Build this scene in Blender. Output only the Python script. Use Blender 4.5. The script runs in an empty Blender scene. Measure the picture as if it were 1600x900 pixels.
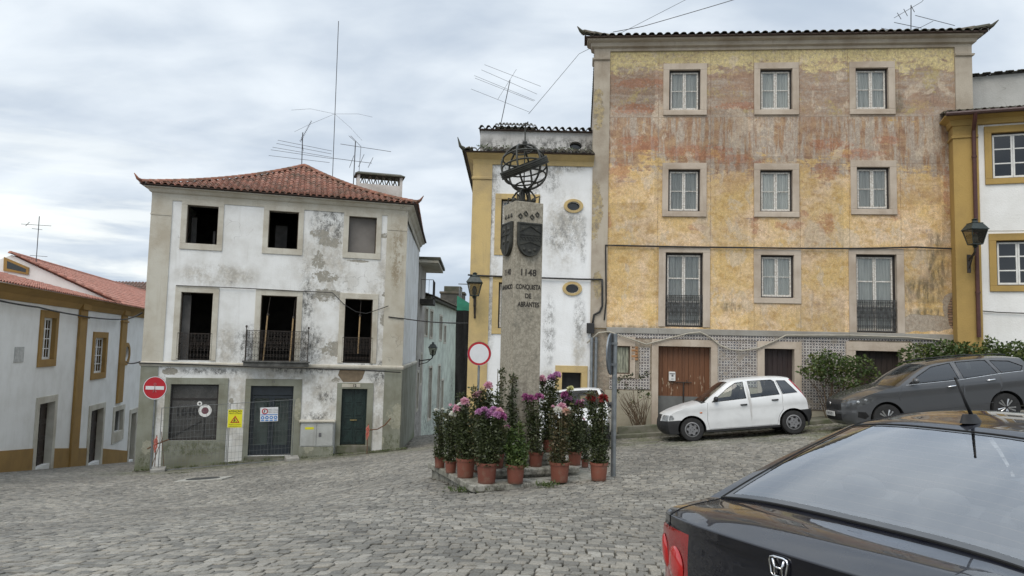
import bpy, bmesh, math, random
import numpy as np
from mathutils import Vector, Matrix
from mathutils.geometry import delaunay_2d_cdt
random.seed(7); RNG = np.random.default_rng(7)
sc = bpy.context.scene
COL = sc.collection
R = math.radians
EYE = 1.75
# ---------------------------------------------------------------- camera, sky, sun, exposure
FPX = 1160.0                      # focal length in pixels of a 1600 px wide photograph
PIT, ROL = R(4.6), R(1.4)
cam_d = bpy.data.cameras.new('camera'); cam = bpy.data.objects.new('camera', cam_d); COL.objects.link(cam)
cF = Vector((0, math.cos(PIT), math.sin(PIT))); cU0 = Vector((0, -math.sin(PIT), math.cos(PIT))); cR0 = Vector((1, 0, 0))
cR = math.cos(ROL)*cR0 + math.sin(ROL)*cU0
cU = -math.sin(ROL)*cR0 + math.cos(ROL)*cU0
m = Matrix((cR, cU, -cF)).transposed().to_4x4(); m.translation = (0, 0, EYE)
cam.matrix_world = m
cam_d.sensor_width = 36; cam_d.lens = 36*FPX/1600; cam_d.clip_end = 3000; cam_d.clip_start = .05
sc.camera = cam
sc.view_settings.view_transform = 'Standard'; sc.view_settings.look = 'None'
sc.view_settings.gamma = 1; sc.view_settings.use_curve_mapping = False
sc.view_settings.exposure = 0.45
SUN_EL, SUN_AZ = R(52), R(205)    # soft light from high up behind the camera, slightly left
sun_d = bpy.data.lights.new('sun', 'SUN'); sun = bpy.data.objects.new('sun', sun_d); COL.objects.link(sun)
sun_d.energy = 1.3; sun_d.angle = R(40); sun_d.color = (1, .90, .77)
sdir = Vector((math.sin(SUN_AZ)*math.cos(SUN_EL), math.cos(SUN_AZ)*math.cos(SUN_EL), math.sin(SUN_EL)))
sun.rotation_euler = sdir.to_track_quat('Z', 'Y').to_euler()
w = bpy.data.worlds.new('World'); sc.world = w; w.use_nodes = True
# ---------------------------------------------------------------- node helpers
class NT:
    def __init__(s, tree): s.t = tree
    def n(s, typ, ins=None, **props):
        nd = s.t.nodes.new(typ)
        for k, v in props.items(): setattr(nd, k, v)
        for k, v in (ins or {}).items(): s.set(nd.inputs[k], v)
        return nd
    def set(s, inp, v):
        if isinstance(v, bpy.types.NodeSocket): s.t.links.new(v, inp)
        else:
            if inp.type == 'RGBA' and not isinstance(v, (int, float)) and len(v) == 3: v = (*v, 1)
            elif inp.type == 'RGBA' and isinstance(v, (int, float)): v = (v, v, v, 1)
            inp.default_value = v
    def math(s, op, a, b=0.0, c=None, clamp=False):
        nd = s.n('ShaderNodeMath', {0: a, 1: b}, operation=op, use_clamp=clamp)
        if c is not None: s.set(nd.inputs[2], c)
        return nd.outputs[0]
    def vmath(s, op, a, b=(0, 0, 0), out=0):
        return s.n('ShaderNodeVectorMath', {0: a, 1: b}, operation=op).outputs[out]
    def mix(s, f, a, b, blend='MIX'):
        nd = s.n('ShaderNodeMix', data_type='RGBA', blend_type=blend)
        s.set(nd.inputs[0], f); s.set(nd.inputs[6], a); s.set(nd.inputs[7], b)
        return nd.outputs[2]
    def rng(s, v, a, b, c=0.0, d=1.0, kind='SMOOTHSTEP'):
        return s.n('ShaderNodeMapRange', {0: v, 1: a, 2: b, 3: c, 4: d}, interpolation_type=kind).outputs[0]
    def noise(s, vec, scale, detail=5, rough=.55, dist=0.0):
        return s.n('ShaderNodeTexNoise', {'Vector': vec, 'Scale': scale, 'Detail': detail, 'Roughness': rough, 'Distortion': dist}).outputs[0]
    def voro(s, vec, scale, feature='F1', out=0):
        return s.n('ShaderNodeTexVoronoi', {'Vector': vec, 'Scale': scale}, feature=feature).outputs[out]
    def obj(s): return s.n('ShaderNodeTexCoord').outputs['Object']
    def sep(s, v):
        nd = s.n('ShaderNodeSeparateXYZ', {0: v}); return nd.outputs
    def scale(s, v, sc3): return s.vmath('MULTIPLY', v, sc3)
    def bump(s, h, strength=.3, dist=.02):
        return s.n('ShaderNodeBump', {'Height': h, 'Strength': strength, 'Distance': dist}).outputs[0]
    def blobs(s, O, lst):
        acc = None
        for (u, z, ru, rz) in lst:
            v = s.vmath('SUBTRACT', O, (u, 0, z)); v = s.vmath('MULTIPLY', v, (1/ru, 0, 1/rz))
            l = s.vmath('LENGTH', v, out=1); l = s.rng(l, 1.25, .45)
            acc = l if acc is None else s.math('MAXIMUM', acc, l)
        return acc
MATS = {}
def newmat(name):
    mt = bpy.data.materials.new(name); mt.use_nodes = True
    t = NT(mt.node_tree); b = mt.node_tree.nodes['Principled BSDF']
    MATS[name] = mt
    return mt, t, b
def simple(name, col, rough=.6, metal=0.0, var=.25, scale=6, bump=.0, col2=None, coat=0, spec=.5, stretch=(1, 1, 1)):
    mt, t, b = newmat(name)
    O = t.scale(t.obj(), stretch)
    f = t.noise(O, scale, 6, .6)
    f2 = t.rng(f, .3, .7)
    c2 = col2 if col2 else tuple(c*(1-var) for c in col)
    t.set(b.inputs['Base Color'], t.mix(f2, col, c2))
    t.set(b.inputs['Roughness'], t.rng(t.noise(O, scale*2.3, 4), .3, .7, max(rough-.08, 0.02), min(rough+.1, 1)))
    b.inputs['Metallic'].default_value = metal
    b.inputs['Specular IOR Level'].default_value = spec
    if coat: b.inputs['Coat Weight'].default_value = coat; b.inputs['Coat Roughness'].default_value = .03
    if bump: t.set(b.inputs['Normal'], t.bump(t.noise(O, scale*4, 8, .65), bump, .02))
    return mt
def glassmat(name, tint=(.8, .85, .85), refl=1.0, rough=.0, dark=.0):
    mt, t, b = newmat(name)
    nodes = mt.node_tree.nodes; nodes.remove(b)
    fr = t.n('ShaderNodeFresnel', {'IOR': 1.52}).outputs[0]
    fr = t.math('MULTIPLY', fr, refl*1.6, clamp=True)
    tr = t.n('ShaderNodeBsdfTransparent', {'Color': tint}).outputs[0]
    gl = t.n('ShaderNodeBsdfGlossy', {'Color': (.95, .97, 1), 'Roughness': rough}).outputs[0]
    mx = t.n('ShaderNodeMixShader', {0: fr, 1: tr, 2: gl}).outputs[0]
    t.set(nodes['Material Output'].inputs[0], mx)
    return mt
# ---------------------------------------------------------------- world: overcast sky
t = NT(w.node_tree); bg = w.node_tree.nodes['Background']
sky = t.n('ShaderNodeTexSky', sky_type='NISHITA', sun_disc=False, sun_elevation=SUN_EL, sun_rotation=SUN_AZ)
D = t.n('ShaderNodeTexCoord').outputs['Generated']
dx, dy, dz = t.sep(D)
den = t.math('ADD', t.math('MAXIMUM', dz, 0.0), .32)
pv = t.n('ShaderNodeCombineXYZ', {0: t.math('DIVIDE', dx, den), 1: t.math('DIVIDE', dy, den), 2: 0.0}).outputs[0]
n1 = t.noise(t.scale(pv, (.8, 1.25, 1)), 1.7, 6, .50, .35)
n2 = t.noise(t.scale(pv, (.7, 1.3, 1)), 5.2, 6, .5, .3)
nn = t.math('ADD', t.math('MULTIPLY', n1, .72), t.math('MULTIPLY', n2, .28))
cf = t.rng(nn, .36, .66)
cloud = t.mix(cf, (4.0, 4.65, 5.5), (6.75, 7.25, 7.7))
# brighter break in the clouds low on the left
lw = t.math('MULTIPLY', t.rng(dx, -.15, -.55), t.rng(dz, .34, .03))
gap = t.math('MULTIPLY', lw, t.rng(t.noise(t.scale(D, (1.2, 1.2, 9)), 3.0, 6, .55, .3), .42, .62))
cloud = t.mix(gap, cloud, (8.4, 8.6, 8.3))
zen = t.rng(dz, .50, 1.0, 1.0, 2.0)
cloud = t.vmath('SCALE', cloud); w.node_tree.links.new(zen, cloud.node.inputs['Scale'])
back = t.rng(dy, .1, -.9, 1.0, 1.15)
cl2 = t.vmath('SCALE', cloud); w.node_tree.links.new(back, cl2.node.inputs['Scale'])
col = t.mix(.96, sky.outputs[0], cl2)
t.set(bg.inputs[0], col); bg.inputs[1].default_value = .1
# ---------------------------------------------------------------- rays and facades
def ray(px, py):
    d = cF + cR*((px-800)/FPX) - cU*((py-450)/FPX)
    return d
def at(px, py, Y):
    d = ray(px, py); d = d*(Y/d.y)
    return Vector((d.x, d.y, d.z+EYE))
class Frame:
    def __init__(s, org, yaw):
        s.o = Vector(org); s.yaw = yaw
        s.u = Vector((math.cos(yaw), math.sin(yaw), 0)); s.n = Vector((-math.sin(yaw), math.cos(yaw), 0))
    def uz(s, px, py, yo=0.0):
        d = ray(px, py); e = Vector((0, 0, EYE))
        k = ((s.o-e).dot(s.n)+yo)/d.dot(s.n)
        p = e+d*k-s.o
        return p.dot(s.u), p.z
    def rect(s, x0, y0, x1, y1, yo=0.0):
        a = s.uz(x0, y0, yo); b = s.uz(x1, y0, yo); c = s.uz(x0, y1, yo); d = s.uz(x1, y1, yo)
        return ((a[0]+c[0])/2, (b[0]+d[0])/2, (c[1]+d[1])/2, (a[1]+b[1])/2)   # u0,u1,z0,z1
    def loc(s, P):
        p = Vector(P)-s.o; return Vector((p.dot(s.u), p.dot(s.n), p.z))
    def wor(s, u, y, z): return s.o+s.u*u+s.n*y+Vector((0, 0, z))
# ---------------------------------------------------------------- object helpers
def props(o, label=None, cat=None, group=None, kind=None):
    if label: o['label'] = label
    if cat: o['category'] = cat
    if group: o['group'] = group
    if kind: o['kind'] = kind
    return o
def thing(name, label, cat, loc=(0, 0, 0), rotz=0, group=None, rot=None):
    o = bpy.data.objects.new(name, None); COL.objects.link(o)
    o.location = loc; o.rotation_euler = rot if rot else (0, 0, rotz); o.empty_display_size = .2
    return props(o, label, cat, group)
def tree_copy(o, parent=None):
    c = o.copy(); COL.objects.link(c)
    if parent is not None: c.parent = parent
    for ch in list(o.children): tree_copy(ch, c)
    return c
class MB:
    def __init__(s): s.v = []; s.f = []; s.mi = []; s.cur = 0
    def add(s, vs, fs):
        b = len(s.v); s.v += [tuple(v) for v in vs]
        for f in fs: s.f.append(tuple(b+i for i in f)); s.mi.append(s.cur)
        return s
    def box(s, x0, x1, y0, y1, z0, z1):
        return s.add([(x0,y0,z0),(x1,y0,z0),(x1,y1,z0),(x0,y1,z0),(x0,y0,z1),(x1,y0,z1),(x1,y1,z1),(x0,y1,z1)],
                     [(0,3,2,1),(4,5,6,7),(0,1,5,4),(1,2,6,5),(2,3,7,6),(3,0,4,7)])
    def tube(s, pts, r, n=6, caps=True, closed=False):
        pts = [Vector(p) for p in pts]; k = len(pts); vs = []; fs = []
        rs = r if isinstance(r, (list, tuple)) else [r]*k
        prev = None
        for i, p in enumerate(pts):
            if closed: d = pts[(i+1) % k]-pts[i-1]
            else: d = pts[min(i+1, k-1)]-pts[max(i-1, 0)]
            d.normalize()
            if prev is None:
                a = Vector((0, 0, 1)) if abs(d.z) < .9 else Vector((1, 0, 0))
                nrm = d.cross(a).normalized()
            else: nrm = (prev-d*prev.dot(d)).normalized()
            prev = nrm; bn = d.cross(nrm)
            for j in range(n):
                a = 2*math.pi*j/n+math.pi/4
                vs.append(p+(nrm*math.cos(a)+bn*math.sin(a))*rs[i])
        for i in range(k if closed else k-1):
            for j in range(n):
                a = i*n+j; b = i*n+(j+1) % n; c = ((i+1) % k)*n
                fs.append((a, b, c+(j+1) % n, c+j))
        if caps and not closed: fs += [tuple(range(n))[::-1], tuple((k-1)*n+j for j in range(n))]
        return s.add(vs, fs)
    def bar(s, a, b, r, n=4): return s.tube([a, b], r, n)
    def lathe(s, prof, n=24, cx=0, cy=0, cz=0, axis='z', cap=True):
        vs = []; fs = []
        for (r, z) in prof:
            for j in range(n):
                a = 2*math.pi*j/n
                if axis == 'z': vs.append((cx+r*math.cos(a), cy+r*math.sin(a), cz+z))
                elif axis == 'y': vs.append((cx+r*math.cos(a), cy+z, cz+r*math.sin(a)))
                else: vs.append((cx+z, cy+r*math.cos(a), cz+r*math.sin(a)))
        k = len(prof)
        for i in range(k-1):
            for j in range(n):
                fs.append((i*n+j, i*n+(j+1) % n, (i+1)*n+(j+1) % n, (i+1)*n+j))
        if cap: fs += [tuple(range(n))[::-1], tuple((k-1)*n+j for j in range(n))]
        return s.add(vs, fs)
    def prism(s, poly, y0, y1):          # poly in (x,z), extruded along y
        k = len(poly)
        vs = [(x, y0, z) for x, z in poly]+[(x, y1, z) for x, z in poly]
        fs = [tuple(range(k)), tuple(range(2*k-1, k-1, -1))]
        fs += [((i+1) % k, i, k+i, k+(i+1) % k) for i in range(k)]
        return s.add(vs, fs)
    def slab(s, poly, z0, z1):           # poly in (x,y)
        k = len(poly)
        vs = [(x, y, z0) for x, y in poly]+[(x, y, z1) for x, y in poly]
        fs = [tuple(range(k))[::-1], tuple(range(k, 2*k))]
        fs += [(i, (i+1) % k, k+(i+1) % k, k+i) for i in range(k)]
        return s.add(vs, fs)
    def sphere(s, c, r, n=12, sq=(1, 1, 1)):
        k = n//2; prof = []
        vs = []; fs = []
        for i in range(k+1):
            th = math.pi*i/k
            for j in range(n):
                a = 2*math.pi*j/n
                vs.append((c[0]+r*sq[0]*math.sin(th)*math.cos(a), c[1]+r*sq[1]*math.sin(th)*math.sin(a), c[2]+r*sq[2]*math.cos(th)))
        for i in range(k):
            for j in range(n): fs.append((i*n+j, (i+1)*n+j, (i+1)*n+(j+1) % n, i*n+(j+1) % n))
        return s.add(vs, fs)
    def build(s, name, mat, parent=None, smooth=False, bevel=0, angle=None, loc=None, rot=None, fixn=True):
        me = bpy.data.meshes.new(name); me.from_pydata(s.v, [], s.f)
        mats = mat if isinstance(mat, (list, tuple)) else [mat]
        for mm in mats: me.materials.append(mm)
        if len(mats) > 1: me.polygons.foreach_set('material_index', s.mi)
        if fixn:
            bm = bmesh.new(); bm.from_mesh(me); bmesh.ops.recalc_face_normals(bm, faces=bm.faces); bm.to_mesh(me); bm.free()
        if smooth: me.polygons.foreach_set('use_smooth', [True]*len(me.polygons))
        if angle is not None:
            try: me.set_sharp_from_angle(angle=R(angle))
            except Exception: pass
        me.update()
        o = bpy.data.objects.new(name, me); COL.objects.link(o)
        if parent is not None: o.parent = parent
        if loc is not None: o.location = loc
        if rot is not None: o.rotation_euler = rot
        if bevel:
            b = o.modifiers.new('bevel', 'BEVEL'); b.width = bevel; b.segments = 2; b.limit_method = 'ANGLE'; b.angle_limit = R(40)
        return o
def npmesh(name, verts, faces, mat, parent=None, smooth=False, fsize=4):
    verts = np.asarray(verts, dtype=np.float32).reshape(-1, 3); faces = np.asarray(faces, dtype=np.int32).reshape(-1, fsize)
    me = bpy.data.meshes.new(name)
    me.vertices.add(len(verts)); me.vertices.foreach_set('co', verts.ravel())
    me.loops.add(faces.size); me.loops.foreach_set('vertex_index', faces.ravel())
    me.polygons.add(len(faces)); me.polygons.foreach_set('loop_start', np.arange(0, faces.size, fsize, dtype=np.int32))
    me.polygons.foreach_set('loop_total', np.full(len(faces), fsize, dtype=np.int32))
    if smooth: me.polygons.foreach_set('use_smooth', np.ones(len(faces), dtype=bool))
    me.materials.append(mat); me.update(calc_edges=True); me.validate()
    o = bpy.data.objects.new(name, me); COL.objects.link(o)
    if parent is not None: o.parent = parent
    return o
def inpoly(x, y, poly):
    c = False; j = len(poly)-1
    for i in range(len(poly)):
        xi, yi = poly[i]; xj, yj = poly[j]
        if (yi > y) != (yj > y) and x < (xj-xi)*(y-yi)/(yj-yi)+xi: c = not c
        j = i
    return c
def cdt(polys, step=None, bbox=None):
    """triangulate with the outlines of all polys as constraints; returns verts2d, tris"""
    vs = []; es = []
    for p in polys:
        b = len(vs); k = len(p); vs += [Vector(q) for q in p]; es += [(b+i, b+(i+1) % k) for i in range(k)]
    if step:
        xs = [p[0] for q in polys for p in q]; ys = [p[1] for q in polys for p in q]
        x = min(xs)+step*.37
        while x < max(xs):
            y = min(ys)+step*.41
            while y < max(ys):
                vs.append(Vector((x, y))); y += step
            x += step
    r = delaunay_2d_cdt(vs, es, [], 0, 1e-5)
    return r[0], r[2]
def wall_panel(outline, holes, thick, name, mat, parent, reveal=.22, yo=0.0):
    """vertical wall in local (x,z) with holes and their reveals; front at y=yo"""
    V, T = cdt([outline]+holes)
    mb = MB(); keep = []
    for tr in T:
        cx = sum(V[i][0] for i in tr)/3; cy = sum(V[i][1] for i in tr)/3
        if inpoly(cx, cy, outline) and not any(inpoly(cx, cy, h) for h in holes): keep.append(tuple(tr))
    mb.add([(v[0], yo, v[1]) for v in V], keep)
    mb.add([(v[0], yo+thick, v[1]) for v in V], [k[::-1] for k in keep])
    for p in [outline]+holes:
        k = len(p)
        mb.add([(x, yo, z) for x, z in p]+[(x, yo+thick, z) for x, z in p], [(i, (i+1) % k, k+(i+1) % k, k+i) for i in range(k)])
    return mb.build(name, mat, parent, fixn=False)
def rpoly(r): return [(r[0], r[2]), (r[1], r[2]), (r[1], r[3]), (r[0], r[3])]
def epoly(cx, cz, ru, rz, n=28): return [(cx+ru*math.cos(2*math.pi*i/n), cz+rz*math.sin(2*math.pi*i/n)) for i in range(n)]
def frame_mb(mb, outer, inner, y0, y1):
    """rectangular ring, pieces butted"""
    u0, u1, z0, z1 = outer; a0, a1, b0, b1 = inner
    if b0 > z0+.001: mb.box(u0, u1, y0, y1, z0, b0)
    mb.box(u0, u1, y0, y1, b1, z1)
    lo = max(b0, z0)
    mb.box(u0, a0, y0, y1, lo, b1); mb.box(a1, u1, y0, y1, lo, b1)
    return mb
def sweep(mb, path, prof, closed=False):
    """path: xy points, prof: (out,z); outward is to the right of travel"""
    k = len(path); offs = []
    for i in range(k):
        p = Vector(path[i]); ds = []
        if i > 0 or closed: ds.append((p-Vector(path[i-1])).normalized())
        if i < k-1 or closed: ds.append((Vector(path[(i+1) % k])-p).normalized())
        ns = [Vector((d.y, -d.x)) for d in ds]
        nn = sum(ns, Vector((0, 0)))/len(ns); nn = nn/nn.length**2 if nn.length > .2 else nn
        offs.append(nn)
    vs = []; q = len(prof)
    for i in range(k):
        for (o, z) in prof: vs.append((path[i][0]+offs[i].x*o, path[i][1]+offs[i].y*o, z))
    fs = []
    for i in range(k if closed else k-1):
        for j in range(q-1):
            a = i*q+j; b = ((i+1) % k)*q+j
            fs.append((a, b, b+1, a+1))
    if not closed: fs += [tuple(range(q)), tuple((k-1)*q+j for j in range(q))[::-1]]
    return mb.add(vs, fs)
def text_mesh(s, size, mat, parent, loc, rot=(math.pi/2, 0, 0), depth=.004, name='lettering', sx=1.0, bold=0.0, align='CENTER'):
    cu = bpy.data.curves.new('lettering', 'FONT'); cu.body = s; cu.size = size; cu.extrude = depth
    cu.align_x = align; cu.align_y = 'CENTER'; cu.offset = bold
    cu.resolution_u = 3
    tmp = bpy.data.objects.new('tmp', cu); COL.objects.link(tmp)
    dg = bpy.context.evaluated_depsgraph_get()
    me = bpy.data.meshes.new_from_object(tmp.evaluated_get(dg)); bpy.data.objects.remove(tmp)
    me.materials.clear(); me.materials.append(mat)
    o = bpy.data.objects.new(name, me); COL.objects.link(o)
    o.parent = parent; o.location = loc; o.rotation_euler = rot; o.scale = (sx, 1, 1)
    return o
def tiles(mb, P, poly, wt=.21, lt=.36, hgt=.055, jit=.006):
    """barrel tiles: P(a,b)->(point,normal); poly convex in (a,b), b up the slope"""
    amin = min(p[0] for p in poly); amax = max(p[0] for p in poly)
    ncol = max(1, round((amax-amin)/wt)); wv = (amax-amin)/ncol
    prof = [(-.5, 0), (-.43, -.012), (-.36, .0), (-.30, .030), (-.18, hgt*.86), (0, hgt), (.18, hgt*.86), (.30, .030), (.36, 0), (.43, -.012), (.5, 0)]
    for c in range(ncol):
        a = amin+(c+.5)*wv
        bs = []
        for i in range(len(poly)):
            (x0, y0), (x1, y1) = poly[i], poly[(i+1) % len(poly)]
            if (x0 <= a < x1) or (x1 <= a < x0): bs.append(y0+(y1-y0)*(a-x0)/(x1-x0))
        if len(bs) < 2: continue
        b0, b1 = min(bs), max(bs)
        if b1-b0 < .05: continue
        nr = max(1, math.ceil((b1-b0)/lt)); st = (b1-b0)/nr
        for r in range(nr):
            q0 = b0+r*st-.03; q1 = b0+(r+1)*st+.02
            j = random.uniform(-jit, jit); ja = random.uniform(-jit, jit)
            vs = []
            for (bb, up, sc_) in ((q0, .022+j, 1.04), (q1, j*.5, .93)):
                for (o, h) in prof:
                    p, nr_ = P(a+ja+o*wv*sc_, bb)
                    vs.append(p+nr_*(h*sc_+up+.01))
            for (o, h) in prof:       # thickness lip at the lower end
                p, nr_ = P(a+ja+o*wv*1.04, q0)
                vs.append(p+nr_*(h*1.04+.022+j-.008))
            k = len(prof)
            fs = [(i, i+1, k+i+1, k+i) for i in range(k-1)]+[(i+1, i, 2*k+i, 2*k+i+1) for i in range(k-1)]
            mb.add(vs, fs)
    return mb
def plane_P(O, A, B):
    O, A, B = Vector(O), Vector(A).normalized(), Vector(B).normalized(); N = A.cross(B).normalized()
    if N.z < 0: N = -N
    return lambda a, b: (O+A*a+B*b, N)
def ridge(mb, pts, r=.09, seg=.38):
    """a line of half-round ridge tiles"""
    for i in range(len(pts)-1):
        a, b = Vector(pts[i]), Vector(pts[i+1]); L = (b-a).length; n = max(1, round(L/seg)); d = (b-a)/n
        s_ = d.cross(Vector((0, 0, 1))).normalized(); u_ = s_.cross(d).normalized()
        for k in range(n):
            p0 = a+d*k-d*.06; p1 = a+d*(k+1); vs = []
            for (p, rr) in ((p0, r*1.1), (p1, r*.95)):
                for j in range(7):
                    an = math.pi*j/6; vs.append(p+s_*math.cos(an)*rr+u_*math.sin(an)*rr*.9)
            mb.add(vs, [(j, j+1, 8+j, 7+j) for j in range(6)]+[tuple(range(7))])
    return mb
# ---------------------------------------------------------------- terrain
CP = [(0, 0, .02), (1.1, 3.0, EYE-1.786), (3.4, 4.5, -.03), (-3, 3, -.1), (0, -20, .1), (20, -20, .6), (-20, -20, -.4), (30, 2, .9), (-30, 5, -1.6), (14, 8, .3)]
CP += [tuple(at(*q)) for q in [(20, 890, 6.0), (800, 895, 5.6), (745, 770, 11.7), (675, 746, 13.3), (949, 750, 12.4), (953, 738, 12.5),
      (210, 738, 25), (400, 721, 26), (605, 706, 27.3), (0, 739, 23.6), (100, 731, 29), (190, 724, 37), (650, 692, 31), (680, 679, 43),
      (729, 696, 22), (945, 683, 21.6), (1080, 690, 18.5), (1237, 679, 18.3), (1383, 677, 17.0), (1566, 661, 16.9), (1620, 656, 16.6), (1150, 745, 12), (400, 790, 14.5), (100, 800, 13.5)]]
CP += [(30, 20, 1.6), (0, 70, -7.5), (-28, 60, -9), (35, 50, .5), (-60, 35, -8), (-26, 22, -3.6), (120, 120, -4), (-120, 120, -12), (120, -120, 2), (-120, -120, -4)]
CPa = np.array(CP)
def _phi(r2): return r2*np.log(r2+1e-9)*.5
def _fit():
    n = len(CPa); X = CPa[:, :2]/20
    r2 = ((X[:, None]-X[None])**2).sum(-1); K = _phi(r2)+np.eye(n)*.004
    Pm = np.c_[np.ones(n), X]; A = np.zeros((n+3, n+3)); A[:n, :n] = K; A[:n, n:] = Pm; A[n:, :n] = Pm.T
    return np.linalg.solve(A, np.r_[CPa[:, 2], np.zeros(3)])
_W = _fit()
def terr(x, y):
    x = np.atleast_1d(np.asarray(x, float)); y = np.atleast_1d(np.asarray(y, float))
    Q = np.stack([x, y], -1)/20
    out = np.zeros(x.shape).ravel(); Qf = Q.reshape(-1, 2)
    for i in range(0, len(Qf), 20000):
        q = Qf[i:i+20000]; r2 = ((q[:, None]-CPa[None, :, :2]/20)**2).sum(-1)
        out[i:i+20000] = _phi(r2)@_W[:-3]+_W[-3]+q@_W[-2:]
    return np.clip(out.reshape(x.shape), -14, 6)
def tz(x, y): return float(terr(x, y)[0])
# ---------------------------------------------------------------- building frames
F_der = Frame(at(212, 737, 25.0), R(15.6))          # derelict house
pL = at(922, 680, 22.0); F_yel = Frame(pL, R(-5.3))  # weathered yellow house
F_cen = Frame(at(729, 696, 22.0), 0.0)               # white corner house
F_rig = Frame(at(1502, 640, 20.6), R(-19.0))         # right white and ochre house
_d = Vector((-4.3, 17.6)).normalized()
F_oc = Frame((-16.5, 24.0, EYE-4.6), math.atan2(_d.y, _d.x))   # left long house; u runs away from us, n points left
# ---------------------------------------------------------------- setting materials
def m_cobble():
    mt, t, b = newmat('granite_setts')
    O = t.obj(); ri = t.n('ShaderNodeNewGeometry').outputs['Random Per Island']
    c = t.n('ShaderNodeValToRGB', {0: ri}).outputs[0]; rp = c.node.color_ramp
    rp.elements[0].color = (.115, .110, .096, 1); rp.elements[1].color = (.255, .243, .213, 1)
    e = rp.elements.new(.5); e.color = (.188, .178, .153, 1); e = rp.elements.new(.8); e.color = (.225, .207, .172, 1)
    fine = t.rng(t.noise(O, 55, 5, .7), .3, .7, .72, 1.22)
    big = t.math('MULTIPLY', t.rng(t.noise(O, .45, 5, .6), .34, .66, .80, 1.16), t.rng(t.noise(O, 2.4, 4, .6), .3, .7, .92, 1.08))
    c = t.mix(1.0, c, t.n('ShaderNodeCombineColor', {0: t.math('MULTIPLY', fine, big), 1: t.math('MULTIPLY', fine, big), 2: t.math('MULTIPLY', fine, big)}).outputs[0], 'MULTIPLY')
    ms = moss_mask(t, O)
    c = t.mix(t.math('MULTIPLY', ms, .7), c, (.085, .10, .035))
    t.set(b.inputs['Base Color'], c)
    t.set(b.inputs['Roughness'], t.rng(t.noise(O, 9, 4), .3, .7, .5, .8))
    t.set(b.inputs['Normal'], t.bump(t.noise(O, 70, 6, .7), .45, .008))
    return mt
def moss_mask(t, O):
    pts = [F_der.wor(1.5, -1, 0), F_der.wor(4.5, -1, 0), F_der.wor(7.5, -1.0, 0), Vector((-1.5, 24.5, 0)), F_yel.wor(2.5, -2.4, 0), F_yel.wor(5.5, -2.9, 0)]
    acc = None
    for p in pts:
        v = t.vmath('MULTIPLY', t.vmath('SUBTRACT', O, (p.x, p.y, 0)), (1/2.9, 1/2.2, 0))
        l = t.rng(t.vmath('LENGTH', v, out=1), 1.3, .2)
        acc = l if acc is None else t.math('MAXIMUM', acc, l)
    nz = t.rng(t.noise(O, 1.6, 6, .65), .38, .62)
    return t.math('MULTIPLY', acc, nz)
def m_ground():
    mt, t, b = newmat('joint_soil')
    O = t.obj()
    c = t.mix(t.rng(t.noise(O, 1.3, 6, .6), .38, .62), (.135, .125, .10), (.065, .064, .048))
    c = t.mix(moss_mask(t, O), c, (.07, .10, .025))
    t.set(b.inputs['Base Color'], c); b.inputs['Roughness'].default_value = .9
    t.set(b.inputs['Normal'], t.bump(t.noise(O, 40, 8, .7), .6, .02))
    return mt
M_cob = m_cobble(); M_grd = m_ground()
M_kerb = simple('kerb_granite', (.17, .16, .13), .75, var=.45, scale=2.5, bump=.4, col2=(.075, .085, .045))
M_moss = simple('moss', (.07, .10, .025), .9, var=.5, scale=9, bump=.6)
M_walk = simple('pavement_slabs', (.155, .148, .12), .8, var=.4, scale=2.2, bump=.4, col2=(.08, .09, .05))
# ---------------------------------------------------------------- ground sheet and setts
def ground():
    xs = np.unique(np.r_[np.linspace(-400, -60, 18), np.linspace(-60, 40, 201), np.linspace(40, 400, 19)])
    ys = np.unique(np.r_[np.linspace(-400, -15, 20), np.linspace(-15, 75, 181), np.linspace(75, 500, 20)])
    X, Y = np.meshgrid(xs, ys); Z = terr(X, Y)-.028
    idx = np.arange(X.size).reshape(X.shape)
    f = np.stack([idx[:-1, :-1], idx[:-1, 1:], idx[1:, 1:], idx[1:, :-1]], -1).reshape(-1, 4)
    o = npmesh('ground', np.stack([X, Y, Z], -1), f, M_grd, smooth=True)
    props(o, kind='structure')
ground()
def poly_mask(x, y, poly):
    c = np.zeros(x.shape, bool); j = len(poly)-1
    for i in range(len(poly)):
        xi, yi = poly[i]; xj, yj = poly[j]
        if yi != yj:
            k = ((yi > y) != (yj > y)) & (x < (xj-xi)*(y-yi)/(yj-yi)+xi); c ^= k
        j = i
    return c
MON_C = (.12, 13.0); MON_A = R(22.5)
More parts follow.
